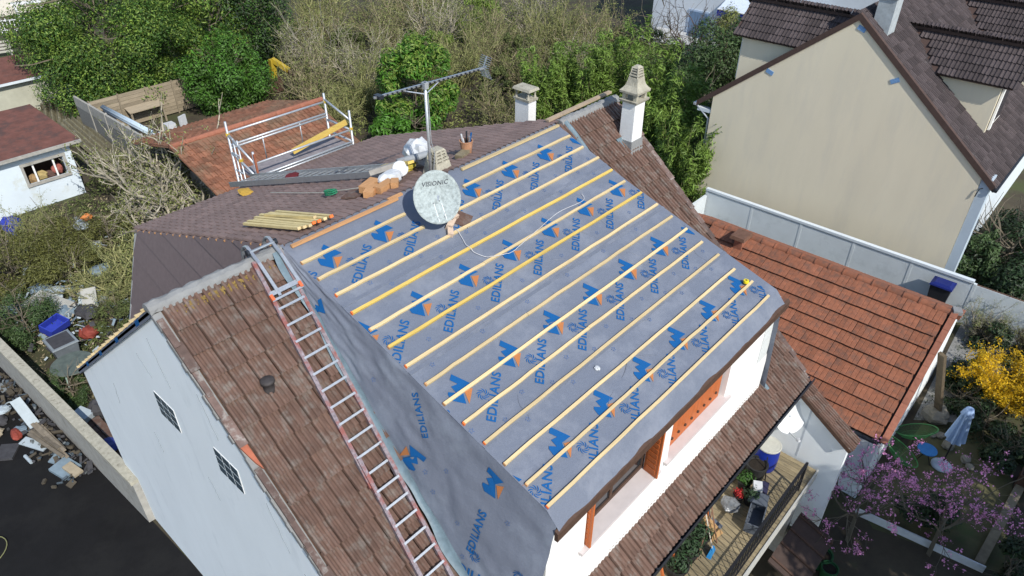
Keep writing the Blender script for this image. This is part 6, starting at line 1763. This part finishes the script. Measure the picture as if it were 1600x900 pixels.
tree('laurel_shrub', 'bright green large-leaved laurel behind the antenna', (22.6, 20.6, 0), (22.4, 20.4, 2.4), (2.5, 2.3, 2.6), 46, 13000, 0.25, L_laurel, 206, 'shrub', 0.1, mat2=L_everl, aspect=0.34, k=0.24)
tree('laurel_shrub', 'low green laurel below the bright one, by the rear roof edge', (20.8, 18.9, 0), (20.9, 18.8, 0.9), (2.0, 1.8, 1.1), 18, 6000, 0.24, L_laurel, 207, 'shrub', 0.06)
# dark conifers by the white house
tree('conifer', 'dark rounded conifer between the white house and the beige dormer', (39.0, 10.6, 0), (39.0, 10.6, 2.2), (2.6, 2.5, 2.6), 30, 15000, 0.18, L_thuja, 208, 'shrub', 0.12)
tree('conifer', 'very dark shrub left of the rounded conifer', (36.0, 13.2, 0), (36.0, 13.0, 1.2), (2.6, 2.4, 1.5), 22, 9000, 0.16, L_dark, 209, 'shrub', 0.1)
tree('conifer', 'low dark shrub behind the plume-topped chimney', (33.2, 9.2, 0), (33.2, 9.2, 1.1), (2.6, 2.6, 1.4), 22, 9000, 0.16, L_dark, 210, 'shrub', 0.1)
tree('hedge_shrub', 'dark green hedge below the paved terrace of the white house', (42.5, 18.5, 0), (42.4, 18.3, 0.9), (1.6, 4.2, 1.2), 24, 9000, 0.18, L_dark, 211, 'hedge', 0.1)

# bamboo: upright plumes of narrow leaves
def bamboo(label, x, y, r, h, n, seed, mat=L_bamboo, lean=0.25):
    t = thing('bamboo', label, 'bamboo', (x, y, 0), 'bamboo along the garden boundary')
    rg = np.random.RandomState(seed)
    segs, cl = [], []
    for k in range(26):
        a, q = rg.rand() * 6.28, r * 0.8 * rg.rand() ** 0.5
        b0 = np.array((x + q * math.cos(a) * 0.7, y + q * math.sin(a) * 0.7, 0))
        hh = h * (0.6 + 0.45 * rg.rand())
        tip = b0 + np.array((math.cos(a) * lean * hh * rg.rand(), math.sin(a) * lean * hh * rg.rand(), hh))
        mid = (b0 + tip) / 2 + np.array((0, 0, hh * 0.05))
        segs += [(b0, mid, 0.018, 0.014), (mid, tip, 0.014, 0.005)]
        for s_ in np.linspace(0.25, 1.0, 6):
            p = b0 + (tip - b0) * s_
            cl.append((p[0] + rg.normal() * 0.15, p[1] + rg.normal() * 0.15, p[2], r * 0.20, r * 0.20, h * 0.085))
    link('culms', seg_mesh('culms', segs), bark_olive, t)
    leaves('foliage', n, ball(cl, 0.5, 0.5, 0.9), 0.26, seed, mat, t, 0.22)
bamboo('tall bamboo clump against the left corner of the beige house', 27.2, 7.2, 2.1, 5.6, 15000, 301)
bamboo('lower bamboo in front of the beige wall by the fence end', 24.9, 4.9, 1.3, 4.2, 9000, 302)
bamboo('bamboo plume directly behind the right chimney', 31.5, 13.4, 1.5, 5.2, 8000, 303)
bamboo('bamboo clump between the two chimneys', 29.6, 14.8, 1.7, 4.2, 9000, 304)
bamboo('leftmost bamboo clump beside the white square chimney', 27.9, 16.0, 1.2, 4.0, 6000, 305)
bamboo('wispy bamboo shoots above the tall clump', 30.3, 8.6, 1.0, 4.6, 4500, 306, L_thuja)

# bare thicket: three twig shapes copied with their buds
def twig_shrub(seed, h=3.0, r=1.9, stems=34, rad=0.035, bend=0.30):
    rg = np.random.RandomState(seed)
    segs, tips = [], []
    for k in range(stems):
        a = rg.rand() * 6.28; q = r * 0.35 * rg.rand()
        d = np.array((math.cos(a) * (0.25 + 0.5 * rg.rand()), math.sin(a) * (0.25 + 0.5 * rg.rand()), 1.0)); d /= np.linalg.norm(d)
        branch(segs, tips, (q * math.cos(a), q * math.sin(a), 0), d, h * (0.45 + 0.3 * rg.rand()), rad, 2, rg, bend=bend, up=0.05, kids=(3, 4), shrink=0.58, spread=0.55, nseg=5)
    me = seg_mesh('bare_branches', segs)
    T = np.array(tips)
    pick = T[rg.randint(0, len(T), 4200)] + rg.normal(size=(4200, 3)) * 0.06
    def fn(rgx, n):
        Nn = rgx.normal(size=(n, 3)); Nn[:, 2] = abs(Nn[:, 2]); Nn /= np.linalg.norm(Nn, axis=1, keepdims=True)
        return pick[:n], Nn
    V, F = leaf_geo(4200, fn, 0.075, seed, 0.5)
    return me, np_mesh('buds', V, F)
TW = [twig_shrub(401), twig_shrub(402, 3.4, 2.1, 30), twig_shrub(403, 2.6, 2.2, 36), twig_shrub(404, 2.6, 2.2, 30, 0.07, 0.5)]
for me, bd_ in TW:
    bd_.materials.append(L_olive)
def place_twigs(label, x, y, v, s, rz, mat, group='bare shrubs of the thicket', sz=1.0):
    me, bd_ = TW[v]
    t = thing('bare_shrub', label, 'shrub', (x, y, 0), group)
    t.rotation_euler = (0, 0, rz); t.scale = (s, s, s * sz)
    o = bpy.data.objects.new('branches', me); COL.objects.link(o); o.parent = t
    if not me.materials: me.materials.append(mat)
    o.material_slots[0].link = 'OBJECT'; o.material_slots[0].material = mat
    o2 = bpy.data.objects.new('buds', bd_); COL.objects.link(o2); o2.parent = t
spots = [(20.7, 28.2, 0, 1.15, 'bare shrub just behind the orange outbuilding ridge'), (19.6, 24.0, 2, 1.0, 'bare shrub with brownish stems right of the scaffold'), (24.6, 28.2, 1, 1.2, 'tan bare shrub above the scaffold plank'),
         (27.3, 36.0, 2, 1.35, 'far bare shrub right of the dark conifer'), (31.5, 34.0, 0, 1.35, 'far bare shrub at the top edge above the antenna'), (29.0, 24.0, 1, 1.2, 'bare shrub behind the tip of the antenna boom'),
         (34.1, 31.2, 1, 1.35, 'pale far shrub at the middle of the top edge'), (35.6, 27.0, 2, 1.3, 'far bare shrub above the square white chimney'), (31.2, 20.6, 0, 1.2, 'bare shrub right behind the square white chimney'),
         (38.2, 24.2, 0, 1.35, 'far olive shrub right of the top centre'), (34.9, 18.8, 2, 1.2, 'bare shrub midway between the chimneys and the top edge'), (40.7, 21.6, 1, 1.3, 'far bare shrub left of the white house'),
         (25.8, 17.2, 2, 1.0, 'low bare shrub between the laurel and the white chimney'), (26.6, 23.6, 0, 1.15, 'bare shrub touching the bright laurel on its far side'), (24.2, 33.0, 1, 1.3, 'bare shrub in front of the dark conifer'),
         (28.6, 29.6, 2, 1.25, 'olive bare shrub in the heart of the thicket'), (37.4, 20.4, 1, 1.2, 'bare shrub right of the thicket centre'), (30.2, 40.5, 0, 1.5, 'farthest bare shrub at the top edge'),
         (41.5, 28.5, 2, 1.5, 'farthest bare shrub on the right of the thicket'), (36.5, 36.0, 1, 1.5, 'farthest bare shrub at the centre of the top edge'), (33.0, 25.5, 0, 1.2, 'grey bare shrub above the antenna tip'), (22.6, 25.2, 2, 1.1, 'bare shrub left of the bright laurel'),
         (38.5, 15.6, 2, 1.1, 'dark leafless shrub below the white house facade'), (35.0, 14.6, 0, 1.0, 'leafless shrub behind the bamboo plume')]
r = random.Random(71)
for k, (x, y, v, s, lb) in enumerate(spots):
    place_twigs(lb, x, y, v, s, r.uniform(0, 6.28), (bark_tan, bark_olive, bark_grey, bark_tan)[k % 4] if x < 38.2 or y > 18 else bark_dark)
for k, (x, y, q, lb) in enumerate(((29.6, 26.6, 1.4, 'fresh green shrub in the middle of the bare thicket'), (33.8, 22.8, 1.3, 'fresh green shrub behind the antenna grid'), (37.2, 30.2, 1.7, 'fresh green shrub near the top edge of the thicket'), (26.2, 31.4, 1.4, 'fresh green shrub right of the yellow machine arm'), (32.6, 17.6, 1.1, 'fresh green shrub above the square white chimney'), (28.6, 20.2, 1.0, 'fresh green shrub right of the bright laurel'))):
    tree('green_shrub', lb, (x, y, 0), (x, y, q), (q * 1.1, q, q * 1.1), 22, 5200, 0.15, L_weed if k % 2 else L_everl, 260 + k, 'shrub', 0.06, k=0.24)
# small bare tree before the white house
bt = thing('bare_tree', 'small dark bare tree in front of the white house', 'tree', (43.0, 15.2, 0))
segs, tips = [], []
rg = np.random.RandomState(9)
for a in (0.3, 1.6, 2.8, 4.2, 5.3):
    branch(segs, tips, (43.0, 15.2, 0), (math.cos(a) * 0.6, math.sin(a) * 0.6, 1.0), 2.6, 0.09, 3, rg, bend=0.3, kids=(2, 4), shrink=0.66, spread=0.6)
link('branches', seg_mesh('branches', segs), bark_dark, bt)
ct_ = tree('conifer', 'yellow-green wispy shrub right of the small bare tree', (44.6, 13.4, 0), (44.6, 13.4, 1.8), (1.5, 1.4, 1.9), 16, 4500, 0.16, L_olive, 215, 'shrub', 0.08)

# left garden: brambles, conifers, grey twisted shrub
place_twigs('large grey leafless shrub with twisted branches beside the rear roof', 8.8, 22.2, 3, 1.5, 1.0, bark_grey, 'leafless shrubs of the left garden')
place_twigs('second grey leafless shrub just left of the tile-hung cheek', 7.6, 19.9, 3, 1.3, 2.2, bark_grey, 'leafless shrubs of the left garden', 0.9)
place_twigs('third grey leafless shrub against the slab fence', 9.0, 25.2, 3, 1.05, 4.4, bark_grey, 'leafless shrubs of the left garden')
place_twigs('olive leafless shrub above the junk heap', 5.6, 18.2, 3, 0.85, 4.0, bark_olive, 'leafless shrubs of the left garden', 0.7)
place_twigs('low olive brambles right of the junk heap', 3.9, 16.4, 2, 0.7, 5.0, bark_olive, 'leafless shrubs of the left garden', 0.6)
place_twigs('leafless shrub in front of the white shed window', 3.2, 23.0, 0, 0.8, 0.4, bark_olive, 'leafless shrubs of the left garden', 0.8)
tree('ivy_shrub', 'green ivy heart inside the large grey leafless shrub', (9.9, 22.9, 0), (9.8, 22.8, 1.2), (0.8, 0.8, 0.9), 8, 1800, 0.16, L_ever, 216, 'shrub', 0.05)
tree('conifer', 'yellowish spreading conifer at the left edge', (1.6, 20.8, 0), (1.7, 20.6, 0.75), (2.2, 2.3, 0.95), 30, 16000, 0.11, L_conif, 217, 'shrub', 0.06, aspect=0.25, shell=0.8)
tree('conifer', 'yellow-green conifer in front of the white shed wall', (3.9, 21.6, 0), (3.9, 21.4, 0.7), (1.7, 1.7, 0.85), 20, 9000, 0.11, L_conif, 218, 'shrub', 0.05, aspect=0.25, shell=0.8)
tree('conifer', 'low green conifer above the concrete wall', (0.7, 16.4, 0), (0.75, 16.5, 0.75), (1.0, 1.5, 0.95), 20, 9000, 0.10, L_thuja, 219, 'shrub', 0.05, aspect=0.25, shell=0.8)
tree('conifer', 'dark low conifer tucked behind the concrete wall', (0.5, 12.3, 0), (0.5, 12.2, 0.45), (0.55, 0.9, 0.6), 12, 4000, 0.09, L_thuja, 220, 'shrub', 0.04, aspect=0.25, shell=0.8)
tree('conifer', 'yellow-green conifer branches over the far side of the junk heap', (3.2, 19.2, 0), (3.2, 19.2, 0.6), (1.3, 1.2, 0.8), 16, 7000, 0.11, L_conif, 222, 'shrub', 0.05, aspect=0.25, shell=0.8)
tree('conifer', 'olive conifer between the junk heap and the grey leafless shrub', (5.2, 20.2, 0), (5.2, 20.2, 0.6), (1.3, 1.3, 0.8), 16, 7000, 0.11, L_conif, 223, 'shrub', 0.05, aspect=0.25, shell=0.8)
tree('conifer', 'green weedy bush right of the grey bin', (3.2, 14.9, 0), (3.2, 14.9, 0.45), (0.9, 0.9, 0.6), 12, 4000, 0.10, L_weed, 224, 'shrub', 0.04, aspect=0.3, shell=0.8)
place_twigs('olive brambles arching over the junk heap', 3.3, 17.6, 3, 0.62, 1.4, bark_olive, 'leafless shrubs of the left garden', 0.7)
place_twigs('tall olive brambles next to the tile-hung cheek', 4.6, 16.9, 3, 0.8, 0.2, bark_olive, 'leafless shrubs of the left garden', 0.9)
tree('conifer', 'small conifer patch at the far left edge below the shed', (2.2, 24.6, 0), (0.6, 24.4, 0.7), (1.6, 1.4, 0.9), 14, 5000, 0.11, L_conif, 221, 'shrub', 0.05, aspect=0.25, shell=0.8)

# small rubbish strewn over the junk heap, too small and many to count
rg = np.random.RandomState(88)
for nm, mat_, n_ in (('rubbish', junk_cols[0], 170), ('rubbish', junk_cols[1], 130), ('rubbish', junk_cols[3], 110), ('rubbish', junk_cols[2], 90)):
    mb = MB()
    for k in range(n_):
        x, y = 2.1 + rg.normal() * 1.0, 17.2 + rg.normal() * 1.4
        if k % 5 == 0: x, y = rg.uniform(1.0, 6.0), rg.uniform(14, 23.5)
        if x < 0.3: continue
        sx, sy = 0.06 + 0.22 * rg.rand() ** 2, 0.06 + 0.3 * rg.rand() ** 2
        mb.cbox((x, y, 0.12 + 0.35 * rg.rand()), (sx, sy, 0.015), Matrix.Rotation(rg.rand() * 6, 3, 'Z') @ Matrix.Rotation(rg.normal() * 0.6, 3, 'X') @ Matrix.Rotation(rg.normal() * 0.4, 3, 'Y'))
    o = stuff(mb.build(nm, mat_))
    o['label'] = 'small rubbish strewn over the junk heap'

# broken bits of rubble strewn along the yard side of the concrete wall
for mat_, n_ in ((M('rubble_blue_grey', (0.06, 0.08, 0.10), 0.9, 0.3, 5), 60), (M('rubble_brown', (0.07, 0.06, 0.045), 0.95, 0.3, 5), 110), (junk_cols[3], 90), (M('rubble_pale', (0.15, 0.17, 0.18), 0.9, 0.3, 5), 25)):  # darker copies of the junk colours
    mb = MB()
    for k in range(n_):
        y = rg.uniform(8.6, 15.5); x = 0.0 - 0.047 * (y - 5.9) - 0.18 - abs(rg.normal()) * 0.45
        mb.cbox((x, y, 0.03 + 0.12 * rg.rand()), (0.04 + 0.14 * rg.rand() ** 2, 0.05 + 0.35 * rg.rand() ** 3, 0.02 + 0.06 * rg.rand()), Matrix.Rotation(rg.rand() * 6, 3, 'Z') @ Matrix.Rotation(rg.normal() * 0.5, 3, 'X') @ Matrix.Rotation(rg.normal() * 0.3, 3, 'Y'))
    o = stuff(mb.build('rubble', mat_)); o['label'] = 'broken rubble strewn along the concrete wall'

# right garden
def fors():
    t = thing('forsythia', 'forsythia bush in full yellow flower at the right edge', 'shrub', (19.9, -9.7, 0))
    rg = np.random.RandomState(33)
    segs, tips = [], []
    for k in range(46):
        a = rg.rand() * 6.28
        d = np.array((math.cos(a) * 0.55, math.sin(a) * 0.55, 1.0)); d /= np.linalg.norm(d)
        branch(segs, tips, (19.9 + 0.2 * math.cos(a), -9.7 + 0.2 * math.sin(a), 0), d, 1.45, 0.02, 1, rg, bend=0.25, up=0.02, kids=(4, 6), shrink=0.5, spread=0.5)
    link('stems', seg_mesh('stems', segs), bark_olive, t)
    T = np.array(tips); pick = T[rg.randint(0, len(T), 18000)] + rg.normal(size=(18000, 3)) * 0.06
    def fn(rgx, n):
        Nn = rgx.normal(size=(n, 3)); Nn[:, 2] = abs(Nn[:, 2]) + 0.3; Nn /= np.linalg.norm(Nn, axis=1, keepdims=True)
        return pick[:n], Nn
    V, F = leaf_geo(18000, fn, 0.066, 34, 0.55)
    link('flowers', np_mesh('flowers', V, F), L_fors, t)
fors()
tree('green_shrub', 'small green shrub at the gravel side of the forsythia', (20.4, -8.9, 0), (20.3, -8.9, 0.6), (0.6, 0.6, 0.7), 10, 2600, 0.12, L_ever, 230, 'shrub', 0.04)
tree('hedge_shrub', 'dark feathery cypress hedge behind the fence end', (28.4, -7.6, 0), (28.0, -7.9, 1.1), (3.2, 1.6, 1.5), 34, 16000, 0.15, L_dark, 231, 'hedge', 0.1)
tree('hedge_shrub', 'greener cypress tuft at the corner of the beige house', (26.6, -6.9, 0), (26.5, -7.0, 1.6), (1.0, 0.8, 1.1), 12, 4500, 0.16, L_thuja, 232, 'hedge', 0.08)
tree('hedge_shrub', 'dark hedge continuing to the right edge behind the fence', (30.5, -10.0, 0), (30.3, -10.0, 1.0), (3.0, 2.2, 1.3), 26, 10000, 0.15, L_dark, 233, 'hedge', 0.1)
for k, (x, y, rx, lb) in enumerate(((19.0, -8.75, 0.9, 'low dark shrub at the garage end of the flower bed'), (18.4, -9.6, 0.9, 'low dark shrub behind the closed parasol'), (17.6, -10.3, 0.8, 'low dark shrub at the right of the parasol'), (23.0, -8.6, 0.9, 'low dark shrub at the foot of the fence end'), (22.9, -9.8, 0.9, 'low dark shrub at the right end of the gravel'), (21.0, -10.4, 1.0, 'low dark shrub beyond the forsythia'), (18.3, -11.2, 1.0, 'low dark shrub at the right picture edge'), (20.0, -8.2, 0.5, 'low dark shrub beside the garage gable'))):
    tree('bed_shrub', lb, (x, y, 0), (x, y, 0.4), (rx, rx * 0.8, 0.5), 10, 2600, 0.11, L_dark, 240 + k, 'shrub', 0.03, 'dark shrubs of the flower bed')
tree('bed_shrub', 'dark rounded shrub standing under the pink blossom tree', (13.7, -9.2, 0), (13.7, -9.2, 0.5), (0.75, 0.7, 0.6), 12, 3600, 0.10, L_dark, 250, 'shrub', 0.03)
tree('bed_shrub', 'dark shrub at the lower right corner of the garden', (13.2, -11.3, 0), (13.3, -11.4, 0.4), (1.0, 0.7, 0.5), 12, 3000, 0.11, L_dark, 251, 'shrub', 0.03)
place_twigs('leafless shrub against the pale fence beside the bin', 23.3, -8.3, 1, 0.48, 0.7, bark_grey, 'leafless shrubs of the right garden')
place_twigs('second leafless shrub against the pale fence at the right edge', 23.4, -9.9, 0, 0.45, 2.7, bark_dark, 'leafless shrubs of the right garden')

# pink blossom tree in the foreground
def blossom(label, base, seed, dirs, L):
    t = thing('blossom_tree', label, 'tree', base)
    rg = np.random.RandomState(seed)
    segs, tips = [], []
    b0 = np.array(base, float)
    f = b0 + np.array((0.05, 0.05, 0.9))
    segs.append((b0, f, 0.07, 0.055))
    for d in dirs:
        branch(segs, tips, f, np.array(d) / np.linalg.norm(d), L, 0.032, 3, rg, bend=0.34, up=0.02, kids=(2, 4), shrink=0.68, spread=0.7, nseg=5)
    link('branches', seg_mesh('branches', segs), M('peach_bark', (0.13, 0.115, 0.085), 0.9, 0.3, 6, 0, island=0.25), t)
    T = np.array(tips)
    cen = T[rg.randint(0, len(T), 650)]
    n = 2600
    pick = cen[rg.randint(0, len(cen), n)] + rg.normal(size=(n, 3)) * 0.035
    def fn(rgx, n):
        Nn = rgx.normal(size=(n, 3)); Nn[:, 2] = abs(Nn[:, 2]) + 0.2; Nn /= np.linalg.norm(Nn, axis=1, keepdims=True)
        return pick[:n], Nn
    V, F = leaf_geo(n, fn, 0.046, seed, 0.8)
    link('blossoms', np_mesh('blossoms', V, F), L_pink, t)
blossom('pink blossom tree nearer the side wall', (11.75, -8.05, 0), 501, [(-0.5, 0.9, 1.2), (0.7, 0.5, 1.3), (0.3, -0.5, 1.4), (-0.7, -0.1, 1.0), (0.5, 0.9, 0.9), (-0.9, 0.6, 0.7)], 1.45)
blossom('pink blossom tree nearer the lower right corner', (12.75, -9.75, 0), 502, [(0.6, 0.6, 1.2), (0.9, -0.6, 0.8), (-0.5, 0.7, 1.2), (0.3, -0.9, 0.9), (0.2, 0.1, 1.5), (1.0, 0.1, 0.6)], 1.5)

# ground cover: weeds and litter over the wild gardens
def cover(name, label, regions, n, size, mat, seed, h=0.12):
    rg = np.random.RandomState(seed)
    P = []
    tot = sum((x1 - x0) * (y1 - y0) for x0, x1, y0, y1 in regions)
    for x0, x1, y0, y1 in regions:
        m = int(n * (x1 - x0) * (y1 - y0) / tot)
        P.append(np.stack([rg.uniform(x0, x1, m), rg.uniform(y0, y1, m), rg.rand(m) ** 2 * h + 0.02], 1))
    P = np.concatenate(P)
    keep = np.array([mnoise.noise(Vector((p[0] * 0.9, p[1] * 0.9, seed))) > -0.15 for p in P])
    P = P[keep]
    def fn(rgx, n_):
        Nn = rgx.normal(size=(n_, 3)) * 0.7 + np.array([0, 0, 0.8]); Nn /= np.linalg.norm(Nn, axis=1, keepdims=True)
        return P, Nn
    V, F = leaf_geo(len(P), fn, size, seed, 0.35)
    o = stuff(link(name, np_mesh(name, V, F), mat))
    o['label'] = label
cover('weeds', 'weeds and brambles over the left garden floor', [(-0.1, 9.5, 11.2, 26.2), (6.8, 9.6, 26, 40)], 26000, 0.15, L_weed, 601, 0.25)
cover('leaf_litter', 'brown leaf litter over the left garden floor', [(-0.1, 9.5, 10.2, 26.2)], 9000, 0.12, bark_tan, 602, 0.1)
cover('undergrowth', 'rough undergrowth below the thicket', [(16.5, 44, 12, 44), (10.5, 17, 33.2, 46)], 42000, 0.22, L_olive, 603, 0.5)
cover('garden_undergrowth', 'low dark undergrowth of the right garden', [(17.5, 24.5, -11.5, -7.9), (24.2, 33, -12, -6.8)], 9000, 0.10, L_dark, 604, 0.15)

# ------------------------------------------------------------------ unseen trees added out of view to shade the garden
tree('added_shade_tree', 'tall unseen tree added across the garden to shade it', (9.0, -16.2, 0), (9.0, -16.2, 6.8), (3.0, 2.0, 3.4), 40, 14000, 0.30, L_ever, 701, trunk_r=0.2)
tree('added_shade_tree', 'lower unseen tree added beyond the timber sleeper for shade', (13.6, -15.4, 0), (13.6, -15.6, 4.6), (3.4, 1.6, 2.9), 40, 14000, 0.30, L_ever, 702, trunk_r=0.18)

for o in bpy.data.objects:
    if '_base' in o.keys():
        del o['_base']
